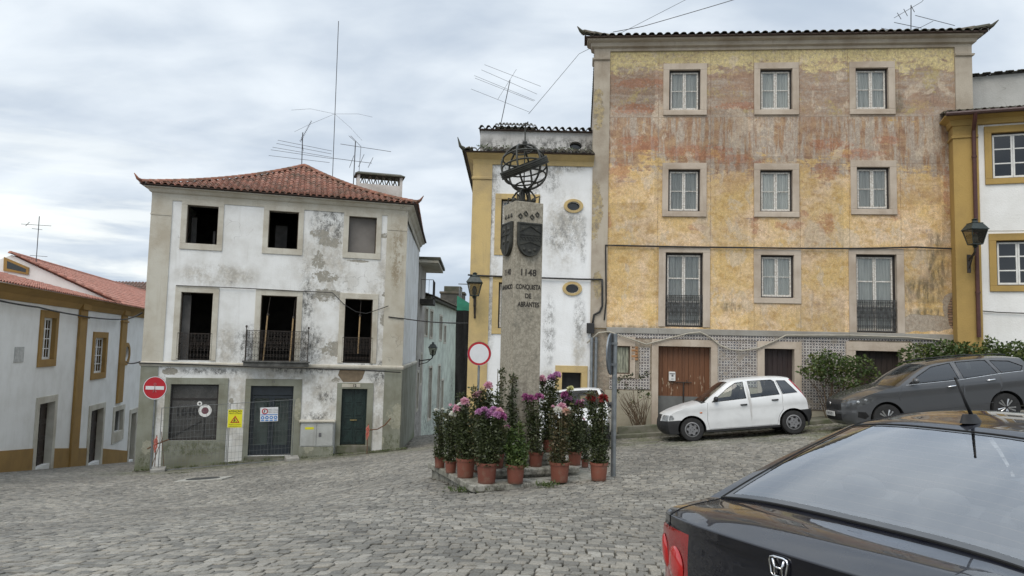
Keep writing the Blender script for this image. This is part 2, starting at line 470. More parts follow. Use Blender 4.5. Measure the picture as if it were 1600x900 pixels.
def setts():
    a = R(-13); ca, sa = math.cos(a), math.sin(a)
    P = []; HX = []; HY = []
    v = -45.0
    while v < 45:
        h = random.uniform(.084, .108); u = -45+random.random()*.1
        n = int(90/.108)
        wd = RNG.uniform(.082, .142, n); us = u+np.cumsum(wd)-wd/2
        P.append(np.c_[us, np.full(n, v+h/2)]); HX.append(wd/2); HY.append(np.full(n, h/2)); v += h
    P = np.concatenate(P); HX = np.concatenate(HX); HY = np.concatenate(HY)
    def warp(u, v):
        uu = u+.35*np.sin(v*.31+.7)+.18*np.sin(v*.83+u*.21)
        vv = v+.75*np.sin(u*.19+.4)+.22*np.sin(u*.52+v*.17+1.1)+.05*np.sin(u*1.7+v*.6)
        x = uu*ca-vv*sa; y = uu*sa+vv*ca+20
        return x, y
    x, y = warp(P[:, 0], P[:, 1])
    # keep what the photograph can see (with a margin), outside the houses
    keep = (y > 4.6) & (y < 46) & (np.abs(x) < .80*y+1.0)
    b0, b1 = F_yel.wor(-.5, -1.35, 0), F_yel.wor(16, -1.35, 0)
    nx, ny = F_yel.n.x, F_yel.n.y
    keep &= ~(((x-b0.x)*nx+(y-b0.y)*ny > 0) & (x > 2.0))
    e0, e1 = F_der.wor(0, -.12, 0), F_der.wor(8.9, -.12, 0)
    dpoly = [(e0.x, e0.y), (e1.x, e1.y), (-4.7, 37.5), (-5.4, 47), (-14, 47), (-14.3, 34)]
    keep &= ~poly_mask(x, y, dpoly)
    keep &= ~poly_mask(x, y, [(-1.25, 22.1), (3, 22.1), (3, 50), (-1.25, 50)])
    g = [F_oc.wor(-6, .1, 0), F_oc.wor(40, .1, 0), F_oc.wor(40, 30, 0), F_oc.wor(-6, 30, 0)]
    keep &= ~poly_mask(x, y, [(p.x, p.y) for p in g])
    c, s = math.cos(MON_A), math.sin(MON_A); lx = (x-MON_C[0])*c+(y-MON_C[1])*s; ly = -(x-MON_C[0])*s+(y-MON_C[1])*c
    keep &= ~((np.abs(lx) < 1.18) & (np.abs(ly) < 1.18))
    keep &= ~((np.abs(x+9.95) < .42) & (np.abs(y-22.9) < .3))
    # thin the far, hidden ones
    P = P[keep]; HX = HX[keep]; HY = HY[keep]; n = len(P)
    print('setts', n)
    gap = RNG.uniform(.0015, .0075, n)
    hx = HX-gap; hy = HY-RNG.uniform(.0015, .0065, n)
    corners = np.array([(-1, -1), (1, -1), (1, 1), (-1, 1)], float)
    lv = []
    tilt = RNG.normal(0, .028, (n, 2)); up = RNG.normal(0, .0030, n)
    jx = RNG.uniform(-.012, .012, (n, 4)); jy = RNG.uniform(-.010, .010, (n, 4))
    rings = [(1.0, -.040), (1.0, -.007), (.95, -.001), (.80, .001)]
    for (sc_, zz) in rings:
        U = P[:, None, 0]+(corners[None, :, 0]*hx[:, None]+jx*.8)*sc_
        V_ = P[:, None, 1]+(corners[None, :, 1]*hy[:, None]+jy*.8)*sc_
        X, Y = warp(U, V_); Z = zz+up[:, None]+corners[None, :, 0]*hx[:, None]*tilt[:, :1]*sc_+corners[None, :, 1]*hy[:, None]*tilt[:, 1:]*sc_
        lv.append(np.stack([X, Y, Z], -1))
    V_ = np.stack(lv, 1)           # n,4 rings,4,3
    T = terr(V_[..., 0].mean((1, 2)), V_[..., 1].mean((1, 2)))
    # follow the slope within a stone
    e = .05; gx = (terr(V_[..., 0].mean((1, 2))+e, V_[..., 1].mean((1, 2)))-T)/e; gy = (terr(V_[..., 0].mean((1, 2)), V_[..., 1].mean((1, 2))+e)-T)/e
    mx = V_[..., 0].mean((1, 2)); my = V_[..., 1].mean((1, 2))
    V_[..., 2] += T[:, None, None]+gx[:, None, None]*(V_[..., 0]-mx[:, None, None])+gy[:, None, None]*(V_[..., 1]-my[:, None, None])
    base = (np.arange(n)*16)[:, None]
    F = []
    for r in range(3):
        for j in range(4):
            F.append([r*4+j, r*4+(j+1) % 4, (r+1)*4+(j+1) % 4, (r+1)*4+j])
    F.append([12, 13, 14, 15]); F = np.array(F)
    faces = (base[:, None, :]+F[None]).reshape(-1, 4)
    o = npmesh('cobblestone_paving', V_.reshape(-1, 3), faces, M_cob)
    props(o, kind='structure')
setts()
def ribbon(name, pts, width, h, mat, drop=.25, side=1, seg=.5, kind='structure', bevel=.02):
    """raised strip along xy points following the terrain; width to the left of travel times side"""
    path = []
    for i in range(len(pts)-1):
        a, b = Vector(pts[i][:2]), Vector(pts[i+1][:2]); n = max(1, int((b-a).length/seg))
        for k in range(n): path.append(a+(b-a)*k/n)
    path.append(Vector(pts[-1][:2])); mb = MB(); vs = []; k = len(path)
    for i, p in enumerate(path):
        d = (path[min(i+1, k-1)]-path[max(i-1, 0)]).normalized(); nn = Vector((-d.y, d.x))*side
        q = p+nn*width; z = tz(p.x, p.y); z2 = tz(q.x, q.y)
        z2 = max(z2, z) if width < .6 else z2
        vs += [(p.x, p.y, z-drop), (p.x, p.y, z+h), (q.x, q.y, z2+h), (q.x, q.y, z2-drop)]
    fs = []
    for i in range(k-1):
        for j in range(3): a = i*4+j; fs.append((a, a+1, a+5, a+4))
    fs += [(0, 1, 2, 3), ((k-1)*4, (k-1)*4+3, (k-1)*4+2, (k-1)*4+1)]
    mb.add(vs, fs)
    o = mb.build(name, mat, bevel=bevel)
    if kind: props(o, kind=kind)
    return o
def W2(F, u, y): p = F.wor(u, y, 0); return (p.x, p.y)
ribbon('pavement', [W2(F_yel, .25, -1.2), W2(F_yel, 11.2, -1.2), W2(F_yel, 15.5, -1.9)], 3.0, .10, M_walk, bevel=0)
ribbon('kerb', [W2(F_yel, .25, -1.35), W2(F_yel, 11.2, -1.35), W2(F_yel, 15.5, -2.05)], .15, .115, M_kerb)
ribbon('kerb', [W2(F_yel, .25, -1.35), W2(F_yel, .25, .1)], .15, .115, M_kerb, side=-1)
ribbon('kerb', [W2(F_der, -.05, -.36), W2(F_der, 3.1, -.36), W2(F_der, 8.9, -.30)], .40, .05, M_kerb)
# ---------------------------------------------------------------- plaster and stone
def plaster(name, base, dirt=(.42, .41, .38), amt=.35, patches=(), pcol=(.27, .26, .225), pcol2=(.36, .34, .29), dark=(), dcol=(.06, .06, .055), streak=.35, crack=True, brick=None, low=None, soft=(), scol=(.47, .44, .38)):
    mt, t, b = newmat(name); O = t.obj()
    x, y, z = t.sep(O)
    n1 = t.rng(t.noise(O, 1.1, 6, .6), .35, .72)
    c = t.mix(t.math('MULTIPLY', n1, amt), base, dirt)
    # rain streaks
    st = t.rng(t.noise(t.scale(O, (5, 5, .35)), 1.4, 6, .65), .52, .75)
    c = t.mix(t.math('MULTIPLY', st, streak*.5), c, dirt)
    fl = t.rng(t.noise(O, 7, 7, .7), .62, .70)
    c = t.mix(t.math('MULTIPLY', fl, amt*.6), c, dirt)
    if soft:
        sm = t.math('MULTIPLY', t.blobs(O, soft), t.rng(t.math('ADD', t.noise(t.scale(O, (1.3, 1, .8)), 1.6, 8, .7), t.math('MULTIPLY', t.math('SUBTRACT', t.noise(O, 12, 8, .75), .5), .45)), .36, .66))
        c = t.mix(t.math('MULTIPLY', sm, .85), c, t.mix(t.rng(t.noise(O, 5, 7, .7), .4, .6), scol, tuple(v*.72 for v in scol)))
    hgt = t.noise(O, 22, 7, .65)
    if low:
        lz, lcol = low
        lm = t.rng(t.math('ADD', z, t.math('MULTIPLY', t.noise(O, 2.2, 6, .65), 1.0)), lz+.75, lz+.25)
        c = t.mix(t.math('MULTIPLY', lm, .8), c, lcol)
    if dark:
        dm = t.math('MULTIPLY', t.blobs(O, dark), t.rng(t.math('ADD', t.noise(t.scale(O, (1.6, 1, 1)), 3.2, 8, .75), t.math('MULTIPLY', t.math('SUBTRACT', t.noise(O, 24, 8, .75), .5), .5)), .42, .62))
        c = t.mix(t.math('MULTIPLY', dm, .85), c, dcol)
    if patches:
        nz = t.math('ADD', t.noise(O, 2.6, 8, .72), t.math('MULTIPLY', t.math('SUBTRACT', t.noise(O, 15, 8, .75), .5), .55)); bl = t.blobs(O, patches)
        pm = t.rng(t.math('ADD', bl, t.math('MULTIPLY', t.math('SUBTRACT', nz, .5), 3.0)), .74, .82)
        c = t.mix(pm, c, t.mix(t.rng(t.noise(O, 9, 6, .7), .35, .65), pcol, pcol2))
        hgt = t.math('SUBTRACT', hgt, t.math('MULTIPLY', pm, .8))
    if crack:
        cr = t.rng(t.voro(t.n('ShaderNodeVectorMath', {0: O, 1: t.vmath('SCALE', t.n('ShaderNodeTexNoise', {'Vector': O, 'Scale': 2.0}).outputs[1])}, operation='ADD').outputs[0], .55, 'DISTANCE_TO_EDGE'), 0.0, .006, 1, 0)
        cr = t.math('MULTIPLY', cr, t.rng(t.noise(O, .8, 3), .5, .6))
        c = t.mix(t.math('MULTIPLY', cr, .45), c, (.12, .11, .10))
    t.set(b.inputs['Base Color'], c); b.inputs['Roughness'].default_value = .88; b.inputs['Specular IOR Level'].default_value = .25
    t.set(b.inputs['Normal'], t.bump(hgt, .35, .03))
    return mt
def uzp(F, px, py): return F.uz(px, py)
def PB(F, lst, k=None):
    """stains given as photo pixel centres and pixel radii"""
    out = []
    for (px, py, rx, ry) in lst:
        u, z = F.uz(px, py); u2, z2 = F.uz(px+rx, py+ry); out.append((u, z, abs(u2-u), abs(z2-z)))
    return out
M_dwall = plaster('derelict_white_plaster', (.76, .77, .76), (.50, .49, .45), .55, streak=.7,
    patches=PB(F_der, [(515, 378, 24, 13), (508, 432, 26, 14), (512, 462, 30, 15), (498, 408, 12, 20), (520, 545, 24, 16), (602, 368, 14, 6), (560, 408, 24, 4), (500, 365, 18, 10), (604, 460, 10, 8), (265, 580, 16, 8), (525, 594, 9, 6), (362, 626, 5, 5), (600, 500, 8, 14)]),
    soft=PB(F_der, [(510, 415, 46, 90), (600, 480, 26, 110), (520, 545, 46, 30), (450, 592, 130, 14), (505, 625, 34, 40), (370, 640, 20, 60), (245, 640, 14, 60), (340, 430, 70, 24), (590, 640, 20, 60), (400, 320, 150, 12), (350, 540, 24, 40)]),
    dark=PB(F_der, [(395, 540, 30, 36), (482, 540, 24, 40), (600, 590, 26, 14), (330, 580, 60, 7), (350, 318, 90, 6), (520, 330, 70, 8), (452, 620, 10, 30), (480, 470, 12, 40), (430, 564, 60, 14), (497, 651, 26, 9), (470, 577, 60, 9), (515, 350, 30, 40), (585, 570, 30, 8), (510, 620, 14, 12)]), low=(-.1, (.23, .24, .16)))
M_dstone = plaster('beige_stone_surround', (.56, .54, .47), (.36, .32, .25), .8, crack=False, streak=.9)
M_dquoin = plaster('grey_green_paint', (.275, .285, .235), (.17, .165, .12), .85, streak=1.0, patches=PB(F_der, [(620, 650, 20, 24), (590, 690, 14, 12), (250, 610, 8, 14), (375, 650, 8, 40), (465, 640, 8, 24), (230, 700, 12, 14)]), pcol=(.38, .37, .30), pcol2=(.29, .29, .22), dark=PB(F_der, [(300, 700, 60, 12), (225, 720, 14, 14), (612, 690, 16, 16)]), dcol=(.09, .10, .05), low=(.15, (.12, .14, .06)))
M_dquoin2 = plaster('beige_quoin_render', (.52, .50, .43), (.36, .31, .23), .65, dark=PB(F_der, [(620, 400, 10, 60)]), dcol=(.25, .2, .13), streak=.8)
M_brownpatch = simple('bare_brown_render', (.22, .17, .115), .9, bump=.4)
M_dark = simple('dark_room', (.06, .056, .05), .95, var=.6, scale=1.2)  # near-black colour carries the dimness of rooms behind the openings
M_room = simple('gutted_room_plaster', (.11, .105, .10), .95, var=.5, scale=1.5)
M_oldwood = simple('old_timber', (.10, .075, .05), .85, var=.5, scale=5, bump=.3, stretch=(6, 6, .6))
M_stick = simple('pale_prop_timber', (.42, .29, .15), .8, stretch=(6, 6, 1))
M_iron = simple('rusted_black_iron', (.03, .028, .026), .6, .3, var=.5, scale=12, col2=(.06, .045, .035))
M_ironl = simple('weathered_grey_iron', (.10, .10, .098), .65, .2, var=.6, scale=10)
def m_tile(name, cols, moss=.3):
    mt, t, b = newmat(name); O = t.obj()
    ri = t.n('ShaderNodeNewGeometry').outputs['Random Per Island']
    nd = t.n('ShaderNodeValToRGB', {0: ri}); rp = nd.color_ramp
    rp.elements[0].color = (*cols[0], 1); rp.elements[1].color = (*cols[-1], 1)
    for i, c in enumerate(cols[1:-1]): rp.elements.new((i+1)/(len(cols)-1)).color = (*c, 1)
    c = nd.outputs[0]
    c = t.mix(t.math('MULTIPLY', t.rng(t.noise(O, 6, 6, .65), .45, .65), .4), c, (.13, .09, .07))
    c = t.mix(t.math('MULTIPLY', t.rng(t.noise(O, 2.3, 7, .7), .44, .60), moss), c, (.045, .05, .03))
    t.set(b.inputs['Base Color'], c); b.inputs['Roughness'].default_value = .85
    t.set(b.inputs['Normal'], t.bump(t.noise(O, 30, 6, .7), .3, .01))
    return mt
M_tile = m_tile('red_clay_tile', [(.21, .085, .052), (.32, .135, .085), (.25, .115, .08), (.37, .18, .125)], .6)
M_tile2 = m_tile('salmon_clay_tile', [(.36, .15, .105), (.43, .19, .14), (.39, .17, .125), (.47, .235, .18)], .18)
M_tiled = m_tile('mossy_dark_tile', [(.075, .065, .05), (.11, .095, .07), (.06, .065, .045), (.14, .12, .09)], .7)
M_under = simple('tile_underside', (.08, .055, .045), .9)
M_ochre = plaster('ochre_paint', (.43, .29, .10), (.30, .205, .08), .6, crack=False, streak=.3)
M_ochre2 = plaster('pale_ochre_paint', (.56, .42, .19), (.36, .28, .16), .75, crack=False, streak=1.0)
M_ochred = plaster('brown_ochre_paint', (.33, .205, .07), (.22, .14, .055), .6, crack=False, streak=.3)
M_white = plaster('white_limewash', (.80, .80, .78), (.60, .59, .55), .45, crack=False, streak=.55)
M_whitec = plaster('white_wall_with_mould', (.80, .81, .81), (.58, .58, .56), .5, soft=PB(F_cen, [(768, 400, 10, 150), (880, 360, 36, 70), (905, 540, 12, 60), (850, 262, 70, 14), (860, 600, 40, 30)]), crack=False, streak=.5,
    dark=PB(F_cen, [(765, 330, 8, 60), (862, 280, 16, 24), (858, 520, 10, 60), (905, 500, 10, 40), (800, 262, 40, 8), (880, 262, 36, 8), (775, 270, 7, 50), (880, 370, 30, 26), (893, 345, 24, 16), (840, 290, 10, 30), (765, 500, 7, 60), (912, 380, 5, 40)]), dcol=(.24, .24, .23))
M_para = plaster('parapet_grey_white', (.58, .57, .55), (.30, .29, .27), .7, dark=[(4.2, 9.0, 6, .45)], crack=False, streak=1)
M_wood = simple('dark_door_timber', (.045, .03, .022), .6, var=.5, scale=4, stretch=(6, 6, .5), bump=.2)
M_whitewood = simple('white_window_paint', (.74, .74, .71), .55, var=.15)
M_peel = simple('peeling_white_paint', (.72, .71, .67), .7, var=.6, scale=22, col2=(.42, .38, .32), bump=.3)
M_frame = simple('dark_brown_frame', (.026, .021, .019), .6, var=.3)
M_glass = glassmat('window_glass', (.93, .94, .93), .5)
M_glassd = glassmat('dark_window_glass', (.25, .27, .28), .8)
M_pane = simple('dark_glazing', (.02, .022, .022), .08, spec=.6)
M_curt = simple('net_curtain', (.82, .81, .76), .9, var=.42, scale=2.5, stretch=(14, 1, .25))
def m_curt():
    mt, t, b = newmat('net_curtain'); O = t.obj(); rnd = t.n('ShaderNodeObjectInfo').outputs['Random']
    f = t.rng(t.noise(t.scale(O, (14, 1, .25)), 2.5, 6, .6), .3, .7); c = t.mix(f, (.84, .83, .78), (.50, .50, .47)); k = t.rng(rnd, 0, 1, .62, 1.0, 'LINEAR')
    t.set(b.inputs['Base Color'], t.mix(1.0, c, t.n('ShaderNodeCombineColor', {0: k, 1: k, 2: k}).outputs[0], 'MULTIPLY')); b.inputs['Roughness'].default_value = .9; return mt
M_curt = m_curt()
M_pvc = simple('cable_black', (.02, .02, .02), .6)
M_cream = simple('cream_cable', (.42, .39, .32), .7)
M_alu = simple('antenna_aluminium', (.10, .10, .105), .45, .5)
M_galv = simple('galvanised_steel', (.30, .32, .33), .4, .7, var=.3)
M_lampg = simple('lantern_green_black', (.022, .034, .032), .5)
M_lglass = glassmat('lantern_glass', (.55, .54, .50), .8, .1)
M_bulb = simple('frosted_lamp_glass', (.36, .35, .30), .25)
# ---------------------------------------------------------------- windows
def casement(parent, r, mat_frame, mat_sash, yo=.12, cols=2, rows=2, curtain=True, glass=None, fr=.045, pane_col=None, name='window', mull=.035, label=None):
    """casement window in local facade coordinates; r=(u0,u1,z0,z1)"""
    u0, u1, z0, z1 = r
    mb = MB(); frame_mb(mb, r, (u0+fr, u1-fr, z0+fr*.8, z1-fr), yo, yo+.07)
    wn = mb.build(name, mat_frame, parent, bevel=.004)
    if label: wn['label'] = label
    s = MB(); a0, a1, b0, b1 = u0+fr+.004, u1-fr-.004, z0+fr*.8+.004, z1-fr-.004; mid = (a0+a1)/2; sw = .045
    leaves = [(a0, mid-.003), (mid+.003, a1)] if cols >= 2 else [(a0, a1)]
    for (c0, c1) in leaves:
        frame_mb(s, (c0, c1, b0, b1), (c0+sw, c1-sw, b0+sw*1.2, b1-sw), yo+.012, yo+.052)
        for k in range(1, rows):
            zz = b0+(b1-b0)*k/rows; s.box(c0+sw, c1-sw, yo+.018, yo+.046, zz-mull/2, zz+mull/2)
        if cols > 2:
            for k in range(1, cols//2):
                uu = c0+(c1-c0)*k/(cols//2); s.box(uu-mull/2, uu+mull/2, yo+.02, yo+.044, b0+sw, b1-sw)
    s.build('sash', mat_sash, wn, bevel=.003)
    g = MB(); g.box(a0+.02, a1-.02, yo+.030, yo+.034, b0+.02, b1-.02); g.build('pane', glass or M_glass, wn)
    if curtain:
        c = MB(); n = 44; vs = []
        for i in range(n+1):
            uu = a0+.02+(a1-a0-.04)*i/n; yy = yo+.085+.018*math.sin(i*1.15)+.012*math.sin(i*.53+1)
            vs += [(uu, yy, b0+.02), (uu, yy+.006, b1-.02)]
        c.add(vs, [(2*i, 2*i+2, 2*i+3, 2*i+1) for i in range(n)]); c.build('curtain', M_curt, wn, smooth=True)
    else:
        c = MB(); c.box(u0, u1, yo+.5, yo+.52, z0, z1); c.build('dark_room', M_dark, wn)  # dark sheet stands in for the unlit room behind the glass
    return wn
def surround(parent, outer, inner, mat, proud=.035, back=.05, name='window_surround', bevel=.008):
    if back == .05: back = .30 if 'door' in name else .118
    e = .012; inner = (inner[0]+e, inner[1]-e, inner[2]+(e if inner[2] > outer[2]+.02 else 0), inner[3]-e)
    mb = MB(); frame_mb(mb, outer, inner, -proud, back)
    return mb.build(name, mat, parent, bevel=bevel)
def scroll_rail(parent, u0, u1, z0, z1, y, mat, name='railing', dens=.105, box_depth=0.0, th=1.15):
    """ironwork panel of bars, rings and scrolls"""
    mb = MB(); r = .007
    def panel(P0, P1):
        P0, P1 = Vector(P0), Vector(P1); L = (P1-P0).length; d = (P1-P0)/L; H = z1-z0
        def pt(a, h): return P0+d*a+Vector((0, 0, h))
        mb.tube([pt(0, H), pt(L, H)], .014, 4); mb.tube([pt(0, .03), pt(L, .03)], .010, 4); mb.tube([pt(0, H*.86), pt(L, H*.86)], .006, 4)
        mb.tube([pt(0, H*.36), pt(L, H*.36)], .006, 4)
        n = max(2, round(L/dens)); w = L/n
        for i in range(n+1): mb.tube([pt(i*w, 0), pt(i*w, H)], .0065*th, 4)
        for i in range(n):
            c = (i+.5)*w
            for (hc, rr) in ((H*.93, w*.36), (H*.18, w*.40), (H*.61, w*.44), (H*.46, w*.30), (H*.75, w*.30)):
                mb.tube([pt(c+rr*math.cos(2*math.pi*k/10), hc+rr*math.sin(2*math.pi*k/10)) for k in range(10)], .0055*th, 4, closed=True)
            if i % 2 == 0: mb.tube([pt(c-w*.4, H*.38), pt(c+w*.4, H*.84)], .0055*th, 4)
            else: mb.tube([pt(c+w*.4, H*.38), pt(c-w*.4, H*.84)], .0055*th, 4)
    if box_depth:
        panel((u0, y, z0), (u1, y, z0)); panel((u0, y, z0), (u0, y+box_depth, z0)); panel((u1, y, z0), (u1, y+box_depth, z0))
        for u in (u0, u1):
            mb.tube([(u, y, z0-.02), (u, y, z1+.08)], .014, 6); mb.sphere((u, y, z1+.13), .038, 8, (1, 1, 1.3))
    else: panel((u0, y, z0), (u1, y, z0))
    return mb.build(name, mat, parent)
# ================================================================ DERELICT HOUSE
H = thing('derelict_house', 'gutted three storey white house with empty window holes and a red hip roof', 'house', F_der.o, F_der.yaw)
DW = F_der.uz(626, 600)[0]
EZ = (F_der.uz(240, 292)[1]+F_der.uz(636, 322)[1])/2      # eave height
br = F_der.loc((-4.75, 37.5, 0)); bl = (1.0, 10.0)
op_top = [F_der.rect(291, 320, 341, 381), F_der.rect(419, 329, 466.5, 388.5), F_der.rect(544, 340, 588.5, 397)]
zt0 = sum(o[2] for o in op_top)/3; zt1 = sum(o[3] for o in op_top)/3
op_top = [(a, b, zt0, zt1) for a, b, _, _ in op_top]
op_mid = [F_der.rect(280, 455, 331, 561), F_der.rect(405.5, 461, 462.5, 566), F_der.rect(537, 469, 581.5, 569)]
zm0 = sum(o[2] for o in op_mid)/3; zm1 = sum(o[3] for o in op_mid)/3
op_mid = [(a, b, zm0, zm1) for a, b, _, _ in op_mid]
sh = F_der.rect(265, 600.5, 340, 688); d4 = F_der.rect(389, 602.5, 457, 712); d5 = F_der.rect(532, 607, 573, 698)
wall_panel([(0, -1.6), (DW, -1.6), (DW, EZ), (0, EZ)], [rpoly(r) for r in op_top+op_mid+[sh, d4, d5]], .42, 'front_wall', M_dwall, H)
# side wall along the alley and the two hidden walls
def wall_strip(parent, path, z0, z1, mat, name, th=.3):
    mb = MB()
    for i in range(len(path)-1):
        a, b = Vector(path[i]), Vector(path[i+1]); d = (b-a).normalized(); n = Vector((-d.y, d.x))*th
        q = [(a.x, a.y), (b.x, b.y), (b.x+n.x, b.y+n.y), (a.x+n.x, a.y+n.y)]
        mb.slab(q, z0, z1)
    return mb.build(name, mat, parent)
wall_strip(H, [(DW, .424), (br.x, br.y)], -3, EZ, M_dwall, 'side_wall')
wall_strip(H, [(br.x-.4, br.y), bl], -3, EZ, M_dwall, 'back_wall')
wall_strip(H, [(bl[0], bl[1]-.1), (0, .424)], -3, EZ, M_dwall, 'side_wall')
# cornice, string course, quoins
zc = F_der.uz(218, 563)[1]; zc2 = F_der.uz(626, 578)[1]; zs = (zc+zc2)/2
mb = MB(); sweep(mb, [(bl[0], bl[1]), (0, 0), (DW, 0), (br.x, br.y)], [(0, EZ-.42), (.03, EZ-.42), (.04, EZ-.2), (.10, EZ-.16), (.16, EZ-.06), (.26, EZ-.03), (.26, EZ), (0, EZ)])
mb.build('cornice', M_dquoin2, H)
mb = MB(); sweep(mb, [(-.0, .5), (0, 0), (DW, 0), (br.x, br.y)], [(0, zs-.09), (.06, zs-.09), (.09, zs-.03), (.09, zs+.03), (.03, zs+.06), (0, zs+.06)])
mb.build('string_course', M_dstone, H)
qa = F_der.uz(263, 420)[0]-.0; qb = F_der.uz(611, 440)[0]
q = MB(); sweep(q, [(0, .6), (0, 0), (.62, 0)], [(0, zs+.06), (.035, zs+.06), (.035, EZ-.42), (0, EZ-.42)])
q.build('quoin', M_dquoin2, H)
q = MB(); sweep(q, [(DW-.70, 0), (DW, 0), (DW-.03, .7)], [(0, zs+.06), (.035, zs+.06), (.035, EZ-.42), (0, EZ-.42)])
q.build('quoin', M_dquoin2, H)
q = MB(); sweep(q, [(0, .6), (0, 0), (.50, 0)], [(0, -1.5), (.04, -1.5), (.04, zs-.09), (0, zs-.09)]); q.build('quoin', M_dquoin, H)
q = MB(); sweep(q, [(DW-.60, 0), (DW, 0), (br.x, br.y)], [(0, -1.5), (.04, -1.5), (.04, zs-.09), (0, zs-.09)]); q.build('quoin', M_dquoin, H)
q = MB(); sweep(q, [(0.0, .6), (0, 0), (.62, 0)], [(.036, EZ-.95), (.05, EZ-.95), (.05, EZ-.90), (.036, EZ-.90)])
sweep(q, [(DW-.7, 0), (DW, 0), (DW-.03, .7)], [(.036, EZ-.95), (.05, EZ-.95), (.05, EZ-.90), (.036, EZ-.90)]); q.build('quoin_moulding', M_dquoin2, H)
labs = ['empty window hole of the top floor, leftmost', 'empty window hole of the top floor, middle', 'top floor window hole backed by a grey sheet for its lighter room']
for i, r in enumerate(op_top):
    w_ = surround(H, (r[0]-.17, r[1]+.17, r[2]-.20, r[3]+.17), r, M_dstone)
    f = MB(); frame_mb(f, (r[0], r[1], r[2], r[3]), (r[0]+.035, r[1]-.035, r[2]+.03, r[3]-.035), .1, .18); f.build('window_frame', M_oldwood, w_)
for i, r in enumerate(op_mid):
    w_ = surround(H, (r[0]-.18, r[1]+.18, r[2], r[3]+.19), r, M_dstone)
    f = MB(); frame_mb(f, (r[0], r[1], r[2], r[3]), (r[0]+.035, r[1]-.035, r[2], r[3]-.035), .1, .18); f.build('window_frame', M_oldwood, w_)
b = MB(); r = op_top[2]; b.box(r[0]+.036, r[1]-.036, .2, .22, r[2]+.031, r[3]-.036); o = b.build('pale_room_sheet', simple('pale_room_grey', (.20, .185, .17), .8, var=.3, scale=1.2), H)  # grey-brown sheet, put in so the room behind this hole looks lighter
b = MB(); r = op_mid[0]; b.box(r[0]+.04, r[0]+.30, .26, .29, r[2], r[3]-.1); b.build('shutter', M_room, H)
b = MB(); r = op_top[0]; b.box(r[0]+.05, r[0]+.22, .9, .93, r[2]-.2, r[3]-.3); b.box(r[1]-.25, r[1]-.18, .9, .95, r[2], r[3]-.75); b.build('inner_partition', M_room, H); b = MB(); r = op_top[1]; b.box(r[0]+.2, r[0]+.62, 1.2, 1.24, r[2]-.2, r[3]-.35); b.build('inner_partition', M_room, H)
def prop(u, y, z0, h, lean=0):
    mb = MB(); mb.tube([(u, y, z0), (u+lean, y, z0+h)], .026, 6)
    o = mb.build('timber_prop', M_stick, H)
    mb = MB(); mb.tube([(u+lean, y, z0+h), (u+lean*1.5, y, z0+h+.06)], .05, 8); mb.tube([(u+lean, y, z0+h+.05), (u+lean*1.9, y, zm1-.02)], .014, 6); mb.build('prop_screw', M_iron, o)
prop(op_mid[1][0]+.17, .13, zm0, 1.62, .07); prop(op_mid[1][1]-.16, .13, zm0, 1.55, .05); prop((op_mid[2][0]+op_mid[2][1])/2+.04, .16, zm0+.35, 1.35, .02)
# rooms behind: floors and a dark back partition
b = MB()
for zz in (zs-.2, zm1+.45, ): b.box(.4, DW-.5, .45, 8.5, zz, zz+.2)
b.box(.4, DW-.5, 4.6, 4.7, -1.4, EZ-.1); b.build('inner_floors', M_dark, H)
# balconies
bz = zm0
slab = MB(); bu0, bu1 = F_der.uz(384, 560)[0], F_der.uz(480, 564)[0]
slab.box(bu0-.05, bu1+.05, -.42, -.095, bz-.16, bz-.02); slab.box(bu0-.09, bu1+.09, -.46, -.095, bz-.02, bz+.03)
o = slab.build('balcony', simple('sooty_balcony_stone', (.13, .13, .12), .9, var=.6, scale=4, bump=.4), H, bevel=.01)
scroll_rail(o, bu0, bu1, bz+.03, bz+.03+1.04, -.40, M_iron, box_depth=.38)
for r in (op_mid[0], op_mid[2]): scroll_rail(H, r[0]-.03, r[1]+.03, zm0+.02, zm0+.92, -.03, M_iron)
# ground floor: shop window, doors
def gsur(r, l, rt, top, z0=-1.0):
    return surround(H, (r[0]-l, r[1]+rt, z0, r[3]+top), (r[0], r[1], z0, r[3]), M_dquoin, proud=.045, name='door_surround')
s_ = MB(); frame_mb(s_, (sh[0]-.17, sh[1]+.30, -1.2, sh[3]+.22), (sh[0], sh[1], sh[2], sh[3]), -.045, .05); s_.build('window_surround', M_dquoin, H, bevel=.008)
gsur(d4, .17, .27, .23); gsur(d5, .16, .20, .20)
f = MB(); frame_mb(f, sh, (sh[0]+.05, sh[1]-.05, sh[2]+.05, sh[3]-.05), .06, .12); zt = sh[3]-.50; f.box(sh[0]+.05, sh[1]-.05, .065, .115, zt-.03, zt+.03)
SW = f.build('shop_window', M_frame, H)
g = MB(); g.box(sh[0]+.05, sh[1]-.05, .085, .092, sh[2]+.05, sh[3]-.05); g.build('pane', simple('dusty_dark_glass', (.085, .083, .078), .25, var=.5, scale=2, col2=(.045, .045, .043)), SW)
M_wh = simple('white_vinyl', (.75, .75, .73), .5, var=.08); M_vgrey = simple('faded_grey_vinyl', (.13, .13, .135), .6); M_maroon = simple('maroon_vinyl', (.16, .06, .075), .6)
def ring(mb, cx, cz, r0, r1, y, n=36):
    vs = []
    for i in range(n):
        a = 2*math.pi*i/n
        for rr in (r0, r1): vs.append((cx+rr*math.cos(a), y, cz+rr*math.sin(a)))
    return mb.add(vs, [(2*i, 2*i+1, (2*i+3) % (2*n), (2*i+2) % (2*n)) for i in range(n)])
def disc(mb, cx, cz, r, y, n=32): return mb.add([(cx+r*math.cos(2*math.pi*i/n), y, cz+r*math.sin(2*math.pi*i/n)) for i in range(n)], [tuple(range(n))])
